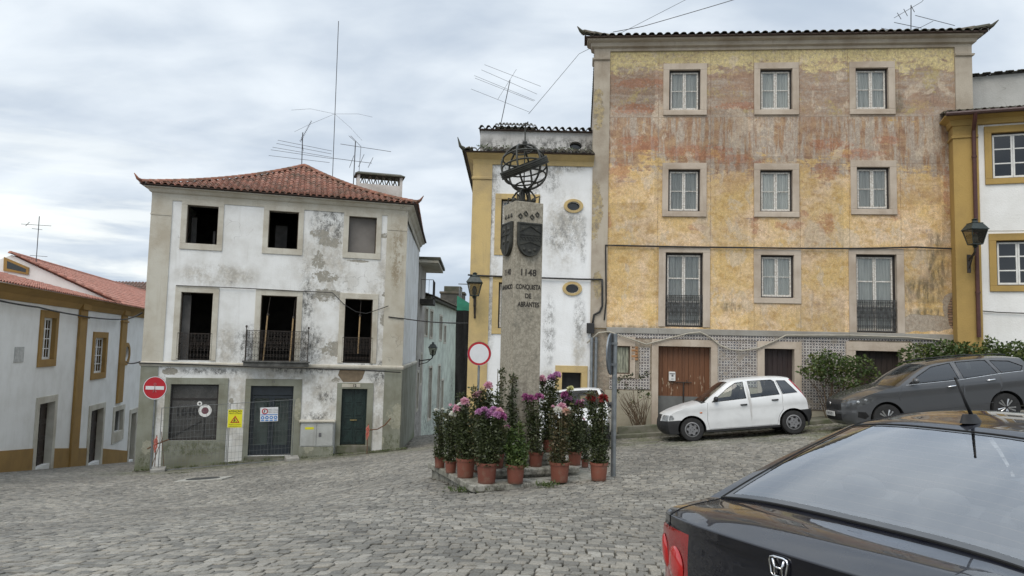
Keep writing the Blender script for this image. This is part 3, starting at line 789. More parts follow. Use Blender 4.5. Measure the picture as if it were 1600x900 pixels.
lg = MB(); cu_, cz_ = F_der.uz(320, 642); ring(lg, cu_, cz_, .115, .21, .075); cu2, cz2 = F_der.uz(311.5, 631); ring(lg, cu2, cz2, .035, .08, .074); lg.build('shop_logo', M_wh, SW, fixn=False)
lg = MB(); disc(lg, cu_, cz_, .11, .072); lg.build('shop_logo', M_maroon, SW, fixn=False)
cu3, cz3 = F_der.uz(291, 644)
text_mesh('1640', .36, M_pvc, SW, (cu3, .078, cz3), depth=.002, bold=.012); text_mesh('restaurante', .13, M_vgrey, SW, (cu3, .077, cz3+.23), depth=.002); text_mesh('bar', .12, M_vgrey, SW, (cu3+.08, .077, cz3-.24), depth=.002)
f = MB(); f.bar((sh[0]+.1, .07, sh[2]+.12), (cu_-.1, .07, cz_-.35), .012); f.bar((cu_-.0, .07, sh[2]+.1), (cu_, .07, cz_-.25), .012); f.build('shop_logo_line', M_pvc, SW)
def door_panel(parent, r, leaves, mat, glassm=None, label=None, y=.12):
    f = MB(); frame_mb(f, (r[0], r[1], r[2], r[3]), (r[0]+.05, r[1]-.05, r[2], r[3]-.05), y-.02, y+.08)
    d = f.build('door', mat, parent, bevel=.004)
    if label: d['label'] = label
    u0, u1 = r[0]+.055, r[1]-.055; w_ = (u1-u0)/leaves
    lf = MB(); gl = MB()
    for k in range(leaves):
        a, b_ = u0+k*w_+.004, u0+(k+1)*w_-.004
        if glassm:
            frame_mb(lf, (a, b_, r[2]+.03, r[3]-.36), (a+.09, b_-.09, r[2]+.35, r[3]-.45), y, y+.05); gl.box(a+.08, b_-.08, y+.022, y+.028, r[2]+.34, r[3]-.44)
        else:
            lf.box(a, b_, y+.02, y+.05, r[2]+.02, r[3]-.055)
            H_ = r[3]-r[2]-.1; k2 = 4
            for j in range(k2):
                zz = r[2]+.08+H_*j/k2; frame_mb(lf, (a+.06, b_-.06, zz, zz+H_/k2-.06), (a+.10, b_-.10, zz+.035, zz+H_/k2-.095), y+.002, y+.021)
    if glassm: lf.box(u0, u1, y, y+.04, r[3]-.34, r[3]-.055)
    lf.build('door_leaf', mat, d, bevel=.003)
    if glassm: gl.build('pane', glassm, d); k_ = MB(); k_.box(u0, u1, y+.35, y+.36, r[2], r[3]); k_.build('paper_lining', simple('pale_green_paper', (.20, .255, .235), .8, var=.45, scale=1.5), d)
    return d
M_blued = simple('blue_black_paint', (.022, .03, .038), .4, var=.3)
M_greend = simple('dark_green_door', (.015, .035, .031), .5, var=.5, scale=6)
door_panel(H, (d4[0], d4[1], d4[2], d4[3]), 2, M_blued, M_glass, 'dark blue glazed double shop door')
dd = door_panel(H, (d5[0], d5[1], d5[2]+.06, d5[3]), 2, M_greend, None, 'dark green panelled street door')
b = MB(); b.box((d5[0]+d5[1])/2-.12, (d5[0]+d5[1])/2+.12, .09, .125, (d5[2]+d5[3])/2-.12, (d5[2]+d5[3])/2-.08); b.build('letter_slot', simple('dull_brass', (.35, .28, .13), .4, .7), dd)
b = MB(); b.box(d5[0]-.1, d5[1]+.1, -.15, .3, d5[2]-.2, d5[2]+.055); b.build('doorstep', M_kerb, H, bevel=.015); b = MB(); b.box(d4[0]-.1, d4[1]+.1, -.12, .3, d4[2]-.25, d4[2]-.003); b.build('doorstep', M_kerb, H, bevel=.015)
b = MB(); u_, z_ = F_der.uz(553, 602.5); b.box(u_-.42, u_+.22, -.058, -.046, z_-.055, z_+.065); o = b.build('house_number', M_dstone, H)
text_mesh('12', .13, M_pvc, o, (u_+.02, -.062, z_), depth=.002, bold=.004)
u_, z_ = F_der.uz(427, 596.5); text_mesh('14', .12, M_vgrey, H, (u_, -.048, z_), depth=.002, name='house_number')
# bare render patch above the green door
pv_ = [(531, 577), (571, 578), (566, 592), (560, 597), (536, 597), (528, 586)]
pb = MB(); pb.prism([F_der.uz(*p) for p in pv_], -.006, .05); pb.build('bare_patch', M_brownpatch, H, fixn=True)
# hipped roof, gently swept up from the eaves
ov = .33
ec = [(-ov, -ov), (DW+ov, -ov), (br.x+ov*.9, br.y+ov), (bl[0]-ov, bl[1]+ov)]
rk = (F_der.loc(at(476, 262, 31.3)))
apex = Vector((rk.x, rk.y, 0)); RH = rk.z-EZ
apb = Vector((rk.x+.2, rk.y+.8, 0))
def roof_face(mb, A, B, C, Hh, z0, curve=.35):
    """triangular hip face with eave A-B and apex C; concave sweep"""
    A, B = Vector(A).to_3d(), Vector(B).to_3d(); C = Vector((C.x, C.y, 0)); L = (B-A).length; a_ = (B-A)/L
    q = C-A; ca_ = q.dot(a_); bv = (q-a_*ca_); bl_ = bv.length; bv.normalize()
    def P(a, b):
        s = max(b, -.2)/bl_; h = Hh*((1-curve)*s+curve*s*abs(s)); sl = Hh*((1-curve)+2*curve*abs(s))/bl_
        n = (Vector((0, 0, 1))-bv*sl).normalized()
        return A+a_*a+bv*b+Vector((0, 0, z0+h)), n
    tiles(mb, P, [(0, 0), (L, 0), (ca_, bl_)])
    vs = []; fs = []; N = 10
    for i in range(N+1):
        s = i/N; zz = z0+Hh*((1-curve)*s+curve*s*s)-.02
        p = A+(C-A)*s; q2 = B+(C-B)*s; vs += [(p.x, p.y, zz), (q2.x, q2.y, zz)]
    return vs, [(2*i, 2*i+1, 2*i+3, 2*i+2) for i in range(N)]
tm = MB(); um = MB(); hips = []
for i in range(4):
    A, B = ec[i], ec[(i+1) % 4]; v_, f_ = roof_face(tm, A, B, apex, RH, EZ+.04); um.add(v_, f_)
RF = tm.build('roof', M_tile, H, fixn=False, smooth=True, angle=40); um.build('roof_boarding', M_under, RF, fixn=False)
rm = MB()
for c in ec[:3]:
    pts = []
    for i in range(13):
        s = i/12; zz = EZ+.09+RH*(.65*s+.35*s*s); pts.append((c[0]+(apex.x-c[0])*s, c[1]+(apex.y-c[1])*s, zz))
    ridge(rm, pts, .10, .36)
for c, dx_ in ((ec[0], -1), (ec[1], 1)): rm.tube([(c[0], c[1], EZ+.12), (c[0]+dx_*.10, c[1]-.10, EZ+.17), (c[0]+dx_*.20, c[1]-.18, EZ+.33)], [.07, .05, .012], 6)
rm.build('ridge_tiles', M_tile, RF, smooth=True)
sf = MB(); sweep(sf, [(bl[0], bl[1]), (0, 0), (DW, 0), (br.x, br.y)], [(.02, EZ+.002), (ov+.02, EZ+.03), (ov+.02, EZ+.055), (.02, EZ+.03)]); sf.build('eave_soffit', M_under, RF)
# chimney with pierced clay top
cb = F_der.loc(at(590, 300, 33.5)); cu0 = F_der.loc(at(556, 300, 33.5)).x; cu1 = F_der.loc(at(628, 300, 33.5)).x; z2 = F_der.loc(at(590, 291, 33.5)).z; z3 = F_der.loc(at(590, 277.5, 33.5)).z; z4 = F_der.loc(at(590, 270, 33.5)).z
c = MB(); y0 = cb.y-.4; y1 = cb.y+.4; c.box(cu0, cu1, y0, y1, EZ, z2)
c.box(cu0, cu0+.12, y0, y1, z2, z3); c.box(cu1-.12, cu1, y0, y1, z2, z3)
CH = c.build('chimney', plaster('chimney_white', (.62, .60, .57), (.35, .32, .28), .7, crack=False, streak=1), RF)
c = MB(); n = 6; wv = (cu1-cu0-.24)/n
for i in range(n):
    for yy in (y0+.04, y1-.08):
        a = cu0+.12+i*wv; c.tube([(a+.02, yy, z2), (a+wv/2, yy, z3)], .028, 4); c.tube([(a+wv-.02, yy, z2), (a+wv/2, yy, z3)], .028, 4)
c.build('chimney_lattice', M_tiled, CH)
c = MB(); c.slab([(cu0-.1, y0-.1), (cu1+.1, y0-.1), (cu1+.1, y1+.1), (cu0-.1, y1+.1)], z3, z3+.05)
c.add([(cu0-.08, y0-.08, z3+.05), (cu1+.08, y0-.08, z3+.05), (cu1+.08, y1+.08, z3+.05), (cu0-.08, y1+.08, z3+.05), (cu0+.05, cb.y, z4), (cu1-.05, cb.y, z4)], [(0, 1, 5, 4), (1, 2, 5), (2, 3, 4, 5), (3, 0, 4)])
c.build('chimney_cap', M_tiled, CH)
# cables along the facade
def cable(name, label, pts, r, mat, sag=0.0, frame=None, n=10, cat='cable', group=None, sides=5):
    P = [frame.wor(*p) if frame else Vector(p) for p in pts]; out = []
    for i in range(len(P)-1):
        for k in range(n):
            s = k/n; q = P[i].lerp(P[i+1], s); q.z -= sag*4*s*(1-s)*((P[i+1]-P[i]).length/4); out.append(q)
    out.append(P[-1]); mb = MB(); mb.tube(out, r, sides); o = mb.build(name, mat, smooth=True)
    return props(o, label, cat, group)
def FP(F, px, py, y): u, z = F.uz(px, py, y); return (u, y, z)
cable('facade_cable', 'black cable bundle running just under the string course of the gutted white house', [FP(F_der, x, y, -.11) for x, y in ((217, 567), (300, 569.5), (385, 572.5))]+[FP(F_der, x, y, -.5) for x, y in ((390, 573), (480, 576))]+[FP(F_der, x, y, -.13) for x, y in ((490, 576), (560, 578), (626, 582))], .022, M_pvc, .005, F_der)
cable('facade_cable', 'thin dark cable drooping across the right upper door hole of the gutted white house', [FP(F_der, x, y, -.06) for x, y in ((275, 446), (340, 448.5), (405, 451.5), (470, 455), (519, 457))]+[FP(F_der, x, y, -.10) for x, y in ((538, 476), (556, 487), (572, 490), (590, 484), (607, 478))], .014, M_pvc, 0, F_der, n=3)
cable('alley_cable', 'black cable spanning the narrow alley at the height of the alley lantern', [tuple(F_der.wor(*FP(F_der, 607, 495, -.06))), tuple(F_der.wor(*FP(F_der, 632, 498, -.06))), tuple(at(731, 505, 21.97))], .02, M_pvc, .03)
# ================================================================ WEATHERED YELLOW HOUSE
def m_yellow(F):
    mt, t, b = newmat('weathered_yellow_plaster'); O = t.obj(); x, y, z = t.sep(O)
    zz = lambda py: F.uz(1200, py)[1]
    nb = t.noise(O, .9, 7, .62, .4); nm = t.noise(t.scale(O, (1, 1, 1.6)), 2.6, 8, .68, .3); nf = t.noise(O, 11, 8, .72)
    ns = t.noise(t.scale(O, (3.2, 1, .35)), 1.5, 8, .7)              # vertical runs
    nh = t.noise(t.scale(O, (.45, 1, 2.6)), 1.7, 8, .68, .2)         # horizontal bands
    yel = t.mix(t.rng(nb, .38, .64), (.62, .44, .20), (.70, .53, .355))
    yel = t.mix(t.math('MULTIPLY', t.rng(nm, .44, .66), .75), yel, (.46, .29, .105))
    yel = t.mix(t.math('MULTIPLY', t.rng(nf, .50, .66), .55), yel, (.76, .61, .40))
    yel = t.mix(t.math('MULTIPLY', t.rng(t.noise(O, 5.5, 8, .72), .54, .64), .28), yel, (.40, .27, .13))
    tan = t.mix(t.rng(nm, .38, .62), (.27, .165, .11), (.41, .28, .17))
    grey = t.mix(t.rng(nf, .35, .65), (.35, .29, .24), (.46, .395, .32))
    red = t.mix(t.rng(nf, .35, .65), (.27, .085, .05), (.42, .19, .105))
    brown = t.mix(t.rng(nf, .35, .65), (.19, .115, .08), (.28, .18, .12))
    hi = lambda a, b_: t.rng(z, zz(a), zz(b_))
    # how far the yellow coat has gone, by storey
    up = t.rng(z, zz(330), zz(215))
    lossn = t.math('ADD', t.math('MULTIPLY', t.math('SUBTRACT', nh, .5), 1.3), t.math('MULTIPLY', t.math('SUBTRACT', nb, .5), 1.5))
    loss = t.rng(t.math('ADD', t.math('ADD', t.math('MULTIPLY', up, .72), t.math('MULTIPLY', t.math('SUBTRACT', nf, .5), .7)), lossn), .32, .50)
    c = t.mix(loss, yel, t.mix(t.rng(ns, .45, .55), tan, grey))
    # plain grey lime band between the two upper storeys
    band = t.math('MULTIPLY', t.rng(z, zz(235), zz(208)), t.rng(z, zz(182), zz(183.5), 1, 0))
    band = t.math('MULTIPLY', band, t.rng(t.math('ADD', nm, t.math('MULTIPLY', band, .45)), .50, .66))
    c = t.mix(band, c, grey)
    # brown and red remains of an older coat
    topz = t.rng(z, zz(183), zz(176))
    topm = t.math('MULTIPLY', topz, t.rng(t.math('ADD', nh, t.math('MULTIPLY', t.math('SUBTRACT', nf, .5), 1.0)), .36, .58))
    c = t.mix(t.math('MULTIPLY', topm, .75), c, t.mix(t.rng(nb, .42, .6), brown, (.33, .22, .14)))
    olive = t.math('MULTIPLY', topz, t.rng(t.math('ADD', t.noise(O, 1.4, 8, .72, .5), t.math('MULTIPLY', t.math('SUBTRACT', nf, .5), .4)), .54, .64))
    c = t.mix(t.math('MULTIPLY', olive, .7), c, (.44, .36, .16))
    crown = t.rng(t.math('ADD', z, t.math('MULTIPLY', t.math('SUBTRACT', nm, .5), 2.2)), zz(112), zz(100))
    c = t.mix(t.math('MULTIPLY', crown, t.rng(nf, .30, .56)), c, (.62, .52, .27))
    rb = PB(F, [(1000, 225, 50, 20), (1090, 238, 80, 18), (1150, 250, 50, 14), (970, 265, 26, 22), (1300, 226, 44, 16), (1385, 219, 30, 9), (1340, 240, 60, 12), (1180, 350, 8, 26), (1235, 352, 34, 12), (1290, 270, 30, 20), (948, 345, 10, 22), (1400, 335, 14, 14), (1255, 335, 14, 10), (1170, 165, 90, 8), (1000, 130, 60, 10), (1480, 300, 10, 60), (1290, 350, 20, 25), (1090, 355, 22, 8), (990, 170, 55, 12)])
    redm = t.rng(t.math('ADD', t.blobs(O, rb), t.math('ADD', t.math('MULTIPLY', t.math('SUBTRACT', t.noise(t.scale(O, (.8, 1, 1.5)), 2.6, 9, .74), .5), 2.6), t.math('MULTIPLY', t.math('SUBTRACT', nf, .5), 2.4))), .70, .98)
    c = t.mix(t.math('MULTIPLY', redm, .55), c, red)
    spk = t.math('MULTIPLY', t.rng(t.noise(O, 7.5, 9, .78), .585, .61), t.rng(t.noise(O, 1.1, 4, .6), .46, .60))
    spk = t.math('MULTIPLY', spk, t.rng(z, zz(400), zz(330)))
    c = t.mix(t.math('MULTIPLY', spk, .7), c, t.mix(t.rng(nb, .4, .6), (.24, .10, .065), (.36, .17, .10)))
    wash = t.math('MULTIPLY', t.rng(t.noise(t.scale(O, (.7, 1, 1.3)), .9, 8, .66, .6), .50, .62), t.rng(z, zz(395), zz(300)))
    c = t.mix(t.math('MULTIPLY', wash, .32), c, (.38, .23, .16))
    pal = t.rng(t.noise(t.scale(O, (1, 1, .7)), 1.3, 8, .7, .4), .54, .60)
    c = t.mix(t.math('MULTIPLY', pal, .6), c, (.57, .48, .37))
    # fine flaking
    fl = t.rng(t.noise(O, 17, 8, .75), .60, .66)
    c = t.mix(t.math('MULTIPLY', fl, .42), c, (.30, .19, .11))
    fl2 = t.rng(t.noise(t.scale(O, (1, 1, 1.4)), 9.5, 8, .75), .62, .67)
    c = t.mix(t.math('MULTIPLY', fl2, .5), c, (.68, .60, .45))
    # soot and damp
    dk = PB(F, [(1465, 420, 22, 40), (1440, 455, 40, 26), (1462, 375, 16, 14), (1450, 490, 40, 12), (985, 512, 60, 6), (1400, 160, 14, 20), (1140, 480, 25, 10)])
    dm = t.math('MULTIPLY', t.blobs(O, dk), t.rng(t.noise(t.scale(O, (2.2, 1, .6)), 3, 8, .75), .38, .6))
    c = t.mix(t.math('MULTIPLY', dm, .8), c, (.13, .115, .075))
    runs = t.math('MULTIPLY', t.rng(ns, .56, .70), t.rng(nf, .3, .6))
    c = t.mix(t.math('MULTIPLY', runs, .4), c, (.27, .20, .12))
    # fallen render at the lower right corner, bricks showing
    pt = PB(F, [(1445, 505, 60, 17), (1490, 480, 22, 28), (1400, 515, 40, 8)])
    nz = t.noise(O, 3.0, 8, .65)
    pm = t.rng(t.math('ADD', t.blobs(O, pt), t.math('MULTIPLY', t.math('SUBTRACT', nz, .5), 1.4)), .5, .54)
    c = t.mix(pm, c, t.mix(t.rng(nf, .35, .65), (.32, .27, .21), (.42, .36, .29)))
    bx = PB(F, [(1494, 490, 16, 30)])
    bm_ = t.rng(t.math('ADD', t.blobs(O, bx), t.math('MULTIPLY', t.math('SUBTRACT', nz, .5), .9)), .42, .46)
    xz = t.n('ShaderNodeCombineXYZ', {0: x, 1: z, 2: 0.0}).outputs[0]
    br_ = t.n('ShaderNodeTexBrick', {'Vector': t.vmath('ADD', xz, t.scale(t.n('ShaderNodeTexNoise', {'Vector': O, 'Scale': 5.0}).outputs[1], (.04, .04, 0))), 'Scale': 1.0, 'Brick Width': .24, 'Row Height': .075, 'Mortar Size': .012, 'Color1': (.28, .17, .11, 1), 'Color2': (.36, .25, .17, 1), 'Mortar': (.12, .095, .075, 1)})
    c = t.mix(bm_, c, br_.outputs[0])
    c = t.mix(t.rng(z, zz(519), zz(520.5), 0, 1), c, t.mix(t.rng(nm, .4, .6), (.33, .285, .225), (.22, .19, .15)))
    gr = t.rng(t.noise(O, 38, 8, .75), .30, .70, .72, 1.25); gr2 = t.rng(t.noise(t.scale(O, (1, 1, .8)), 13, 8, .7), .3, .7, .82, 1.16)
    cell = t.n('ShaderNodeCombineXYZ', {0: t.math('FLOOR', t.math('DIVIDE', t.math('SUBTRACT', x, .43), 1.36)), 1: 0.0, 2: t.math('FLOOR', t.math('DIVIDE', t.math('ADD', z, .2), 1.42))}).outputs[0]
    wn_ = t.n('ShaderNodeTexWhiteNoise', {0: cell}).outputs[0]
    gg = t.math('MULTIPLY', t.math('MULTIPLY', gr, gr2), t.rng(wn_, 0, 1, .84, 1.12, 'LINEAR'))
    c = t.mix(1.0, c, t.n('ShaderNodeCombineColor', {0: gg, 1: gg, 2: gg}).outputs[0], 'MULTIPLY')
    flk = t.rng(t.math('ADD', t.noise(O, 6.5, 10, .8), t.math('MULTIPLY', t.math('SUBTRACT', nb, .5), .35)), .545, .562)
    c = t.mix(t.math('MULTIPLY', flk, .30), c, t.mix(t.rng(ns, .4, .6), (.36, .24, .15), (.24, .145, .10)))
    jl = None
    for pxj in (1028, 1110, 1178, 1250, 1327, 1407):
        l_ = t.rng(t.math('ABSOLUTE', t.math('SUBTRACT', x, F.uz(pxj, 300)[0])), .004, .014, 1, 0); jl = l_ if jl is None else t.math('MAXIMUM', jl, l_)
    for pyj in (182.5, 255, 388):
        jl = t.math('MAXIMUM', jl, t.rng(t.math('ABSOLUTE', t.math('SUBTRACT', z, zz(pyj))), .004, .014, 1, 0))
    c = t.mix(t.math('MULTIPLY', jl, t.rng(nf, .38, .6, .15, .65)), c, (.17, .11, .075))
    t.set(b.inputs['Base Color'], c); b.inputs['Roughness'].default_value = .92; b.inputs['Specular IOR Level'].default_value = .2
    h = t.math('ADD', t.math('MULTIPLY', nf, .6), t.math('MULTIPLY', t.math('ADD', fl, pm), -.4))
    h = t.math('ADD', h, t.math('MULTIPLY', t.math('MULTIPLY', br_.outputs[1], bm_), -.6))
    t.set(b.inputs['Normal'], t.bump(h, .55, .03))
    return mt
M_yel = m_yellow(F_yel)
M_ystone = plaster('pinkish_stone_surround', (.52, .45, .37), (.33, .26, .195), .75, crack=False, streak=.9)
M_yquoin = plaster('grey_brown_quoin_render', (.45, .40, .325), (.27, .22, .165), .8, crack=False, streak=.9, patches=PB(F_yel, [(934, 170, 12, 40), (930, 330, 14, 60), (934, 445, 10, 30)]), pcol=(.24, .205, .155), pcol2=(.45, .36, .20))
M_ygrey = plaster('grey_stone_band', (.33, .32, .29), (.22, .20, .17), .7, crack=False, streak=.8)
def m_azulejo():
    mt, t, b = newmat('patterned_glazed_tile'); O = t.obj(); x, y, z = t.sep(O)
    T = .165
    def tri(v, off): return t.math('ABSOLUTE', t.math('SUBTRACT', t.math('FRACT', t.math('ADD', t.math('DIVIDE', v, T), off)), .5))
    a = tri(x, 0.0); c_ = tri(z, 0.0); s = t.math('ADD', a, c_); d = t.math('ABSOLUTE', t.math('SUBTRACT', a, c_))
    m1 = t.rng(t.math('ABSOLUTE', t.math('SUBTRACT', s, .5)), .075, .10, 1, 0)
    rr = t.math('SQRT', t.math('ADD', t.math('MULTIPLY', a, a), t.math('MULTIPLY', c_, c_)))
    m2 = t.rng(rr, .13, .16, 1, 0)
    a2 = t.math('SUBTRACT', .5, a); c2 = t.math('SUBTRACT', .5, c_); r2 = t.math('SQRT', t.math('ADD', t.math('MULTIPLY', a2, a2), t.math('MULTIPLY', c2, c2)))
    m3 = t.rng(r2, .15, .18, 1, 0)
    m = t.math('MAXIMUM', t.math('MAXIMUM', t.math('MULTIPLY', m1, t.rng(d, .10, .13)), m2), m3)
    hue = t.rng(t.noise(O, 3, 5, .6), .35, .65)
    dark = t.mix(hue, (.085, .065, .06), (.06, .065, .085)); light = t.mix(t.rng(t.noise(O, 8, 5, .6), .4, .7), (.50, .47, .43), (.33, .29, .25))
    c = t.mix(m, light, dark)
    wr = t.rng(t.noise(O, 1.1, 7, .7), .57, .60)
    c = t.mix(t.math('MULTIPLY', wr, .8), c, (.30, .26, .21))
    t.set(b.inputs['Base Color'], c); b.inputs['Roughness'].default_value = .35
    return mt
M_azu = m_azulejo()
Y = thing('weathered_yellow_house', 'four storey house with flaking yellow, grey and rust plaster above a tiled ground floor', 'house', F_yel.o, F_yel.yaw)
YW = (F_yel.uz(1517, 180)[0]+F_yel.uz(1515, 120)[0])/2
YE = (F_yel.uz(930, 64)[1]+F_yel.uz(1500, 59.5)[1])/2
def rows(F, rs, tie=True):
    out = [F.rect(*r) for r in rs]
    if tie:
        z0 = sum(o[2] for o in out)/len(out); z1 = sum(o[3] for o in out)/len(out); out = [(a, b, z0, z1) for a, b, _, _ in out]
    return out
t3 = rows(F_yel, [(1045, 107.5, 1095, 172), (1187, 107.5, 1238.5, 172), (1336, 106.5, 1388.5, 172)])
t2 = rows(F_yel, [(1043.5, 264, 1094.5, 331), (1187, 265, 1239, 331.5), (1338, 260.5, 1391, 327.5)], False)
t1 = rows(F_yel, [(1039, 394, 1099, 511), (1188, 398, 1241, 466), (1337, 397, 1402, 520)], False)
dr = rows(F_yel, [(1027.5, 541, 1111, 664), (1193.5, 544.5, 1241.5, 655), (1336, 548, 1409, 640), (958, 540, 985, 585)], False)
wall_panel([(0, -2), (YW, -2), (YW, YE), (0, YE)], [rpoly(r) for r in t3+t2+t1+dr], .45, 'front_wall', M_yel, Y)
wall_strip(Y, [(YW, .46), (YW, 11)], -2, YE, M_yquoin, 'side_wall'); wall_strip(Y, [(0, 11), (0, .46)], -2, YE, M_yquoin, 'side_wall'); wall_strip(Y, [(YW-.4, 11), (.4, 11)], -2, YE, M_yquoin, 'back_wall')
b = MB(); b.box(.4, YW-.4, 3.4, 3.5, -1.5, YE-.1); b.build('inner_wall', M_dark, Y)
for i, r in enumerate(t3+t2): 
    s_ = surround(Y, (r[0]-.165, r[1]+.175, r[2]-.155, r[3]+.18), r, M_ystone)
    k = MB(); k.box(r[0]-.16, r[1]+.17, -.055, -.0365, r[2]-.15, r[2]-.01); k.build('sill', M_ystone, s_, bevel=.012)
for i, r in enumerate(t1):
    z0 = r[2]-.15 if i == 1 else r[2]
    surround(Y, (r[0]-.19, r[1]+.19, z0, r[3]+.16), r, M_ystone)
for i, r in enumerate(t3+t2+[t1[1]]):
    casement(Y, r, M_frame, M_peel, cols=2, rows=2, fr=.06, mull=.022, yo=.085)
for r in (t1[0], t1[2]):
    casement(Y, r, M_frame, M_peel, cols=2, rows=3, fr=.07, name='french_window')
    scroll_rail(Y, r[0]+.01, r[1]-.01, r[2]+.02, r[2]+.93, .03, M_ironl, dens=.062, th=1.5)
# cornice and corner pilasters
c = MB(); sweep(c, [(0, .35), (0, 0), (YW, 0), (YW, 6)], [(0, YE-.32), (.05, YE-.32), (.06, YE-.24), (.14, YE-.20), (.16, YE-.10), (.26, YE-.05), (.28, YE), (0, YE)])
c.build('cornice', M_yquoin, Y)
q = MB(); sweep(q, [(0, .5), (0, 0), (.43, 0)], [(0, F_yel.uz(930, 512)[1]), (.05, F_yel.uz(930, 512)[1]), (.05, YE-.32), (0, YE-.32)]); q.build('pilaster', M_yquoin, Y)
q = MB(); sweep(q, [(YW-.42, 0), (YW, 0), (YW, .5)], [(0, -1), (.05, -1), (.05, YE-.32), (0, YE-.32)]); q.build('pilaster', M_yquoin, Y)
zc_ = F_yel.uz(930, 94)[1]
for pth in ([(0, .5), (0, 0), (.43, 0)], [(YW-.42, 0), (YW, 0), (YW, .5)]):
    q = MB(); sweep(q, pth, [(.052, zc_-.04), (.10, zc_-.01), (.11, zc_+.04), (.052, zc_+.05)]); q.build('pilaster_moulding', M_yquoin, Y)
# lower band, tiles, plinth
zb0 = F_yel.uz(1200, 523)[1]; zb1 = F_yel.uz(1200, 516.5)[1]
for (a, b_) in ((.43, t1[0][0]-.19), (t1[0][0]-.19, t1[2][0]-.19), (t1[2][0]-.19, YW-.43)):
    q = MB(); q.box(a+.002, b_-.002, -.05, .0, zb0-.05, zb1); q.build('stone_band', M_ygrey, Y, bevel=.01)
ztb = F_yel.uz(1200, 533)[1]
def tilep(x0, y0, x1, y1, name='tile_panel'):
    r = F_yel.rect(x0, y0, x1, y1); q = MB(); q.box(r[0], r[1], -.022, .0, r[2], r[3]); q.build(name, M_azu, Y)
tilep(951, 521, 1326, 531.5); tilep(1120.5, 533, 1184, 604); tilep(1252.5, 533, 1326, 640); tilep(1326.2, 524, 1500, 533)
tilep(999, 543, 1015.5, 608); tilep(952, 592, 998.5, 608); tilep(1425, 534, 1500, 600)
M_pli = plaster('buff_plinth_slabs', (.44, .40, .31), (.30, .27, .20), .75, crack=False, low=(.2, (.16, .15, .09)))
for rr in ((945, 610, 1017, 690), (1121, 606, 1184, 690), (1253, 643, 1325, 690), (1426, 643, 1510, 690)):
    q = MB(); r = F_yel.rect(*rr); q.box(r[0], r[1], -.035, 0, -1, r[3]); q.build('plinth', M_pli, Y)
for (r, l, rt, tp) in ((dr[0], .18, .18, .19), (dr[1], .19, .19, .20), (dr[2], .25, .30, .24)):
    surround(Y, (r[0]-l, r[1]+rt, -1, r[3]+tp), (r[0], r[1], -1, r[3]), M_ystone, proud=.06, name='door_surround')
r = dr[3]; surround(Y, (r[0]-.12, r[1]+.14, r[2]-.1, r[3]+.26), r, M_ystone, proud=.03)
q = MB(); frame_mb(q, r, (r[0]+.05, r[1]-.05, r[2]+.05, r[3]-.05), .06, .12); n = 5
wq = q.build('window', M_oldwood, Y)
q = MB()
for k in range(n):
    a = r[0]+.05+(r[1]-r[0]-.1)*k/n; q.box(a+.003, a+(r[1]-r[0]-.1)/n-.003, .08, .1, r[2]+.05, r[3]-.05)
q.build('boarded_shutter', simple('lichen_grey_boards', (.33, .34, .26), .9, var=.6, scale=5, stretch=(5, 1, .8)), wq)
q = MB(); u, z = F_yel.uz(992, 548)
for k in range(5): q.box(u-.10, u+.09, -.03-.006*(k % 2), .0, z-.28+k*.085, z-.28+k*.085+.065)
q.build('exposed_bricks', simple('exposed_orange_brick', (.38, .20, .09), .9, var=.4, scale=14), Y, bevel=.006)
# doors: brown double garage door with sheet steel foot, dark doors
M_brown = simple('chestnut_door_paint', (.165, .068, .028), .6, var=.25, scale=3, stretch=(9, 1, .4), bump=.15)
M_chip = simple('flaked_pale_wood', (.45, .34, .24), .9)
def plank_door(r, mat, split=True, foot=None, planks=10, label=None, name='door'):
    d = MB(); u0, u1 = r[0]+.002, r[1]-.002; w_ = (u1-u0)/planks; zf = r[2]-.4
    for k in range(planks): d.box(u0+k*w_+.003, u0+(k+1)*w_-.003, .20, .24, (foot or zf), r[3]-.003)
    o = d.build(name, mat, Y, bevel=.003)
    if label: o['label'] = label
    k = MB(); k.box(u0, u1, .245, .26, zf, r[3]); k.build('door_backing', M_dark, o)
    if foot:
        f = MB(); m_ = (u0+u1)/2
        f.box(u0+.005, m_-.006, .17, .199, zf, foot+.02); f.box(m_+.006, u1-.005, .17, .199, zf, foot+.02)
        f.build('steel_kick_plate', simple('dull_grey_sheet_steel', (.16, .165, .16), .6, .1, var=.3, scale=2.5), o)
    return o
zf = F_yel.uz(1068, 621)[1]
GD = plank_door(dr[0], M_brown, foot=zf, label='brown double garage door with grey steel foot', name='garage_door')
mu = (dr[0][0]+dr[0][1])/2
k = MB(); k.box(mu-.03, mu+.03, .175, .199, zf+.03, dr[0][3]-.01); k.build('door_batten', M_brown, GD)
k = MB(); u, z = F_yel.uz(1072, 598); k.bar((u-.28, .16, z), (u+.18, .16, z), .014, 6); k.bar((u+.05, .16, z), (u+.05, .19, z+.07), .014, 6); k.bar((mu+.0, .165, z), (mu+.0, .165, z-.9), .022, 6); k.build('door_bolt', M_iron, GD)
k = MB(); random.seed(3)
for i in range(34):
    u = random.choice([random.gauss(mu+.38, .12), random.gauss(mu-.45, .12)]); z = random.uniform(zf+.02, zf+.65); w_ = random.uniform(.006, .014); h_ = random.uniform(.02, .10)
    k.prism([(u-w_, z), (u, z-h_*.6), (u+w_, z-.01), (u+w_*.6, z+h_), (u-w_*.5, z+h_*.7)], .1975, .1995)
k.build('flaked_paint', M_chip, GD)
k = MB(); u, z = F_yel.uz(1051, 588); k.box(u-.095, u+.095, .10, .199, z-.14, z+.13); mbx = k.build('mailbox', simple('white_mailbox_paint', (.68, .68, .66), .5, var=.1), GD, bevel=.012)
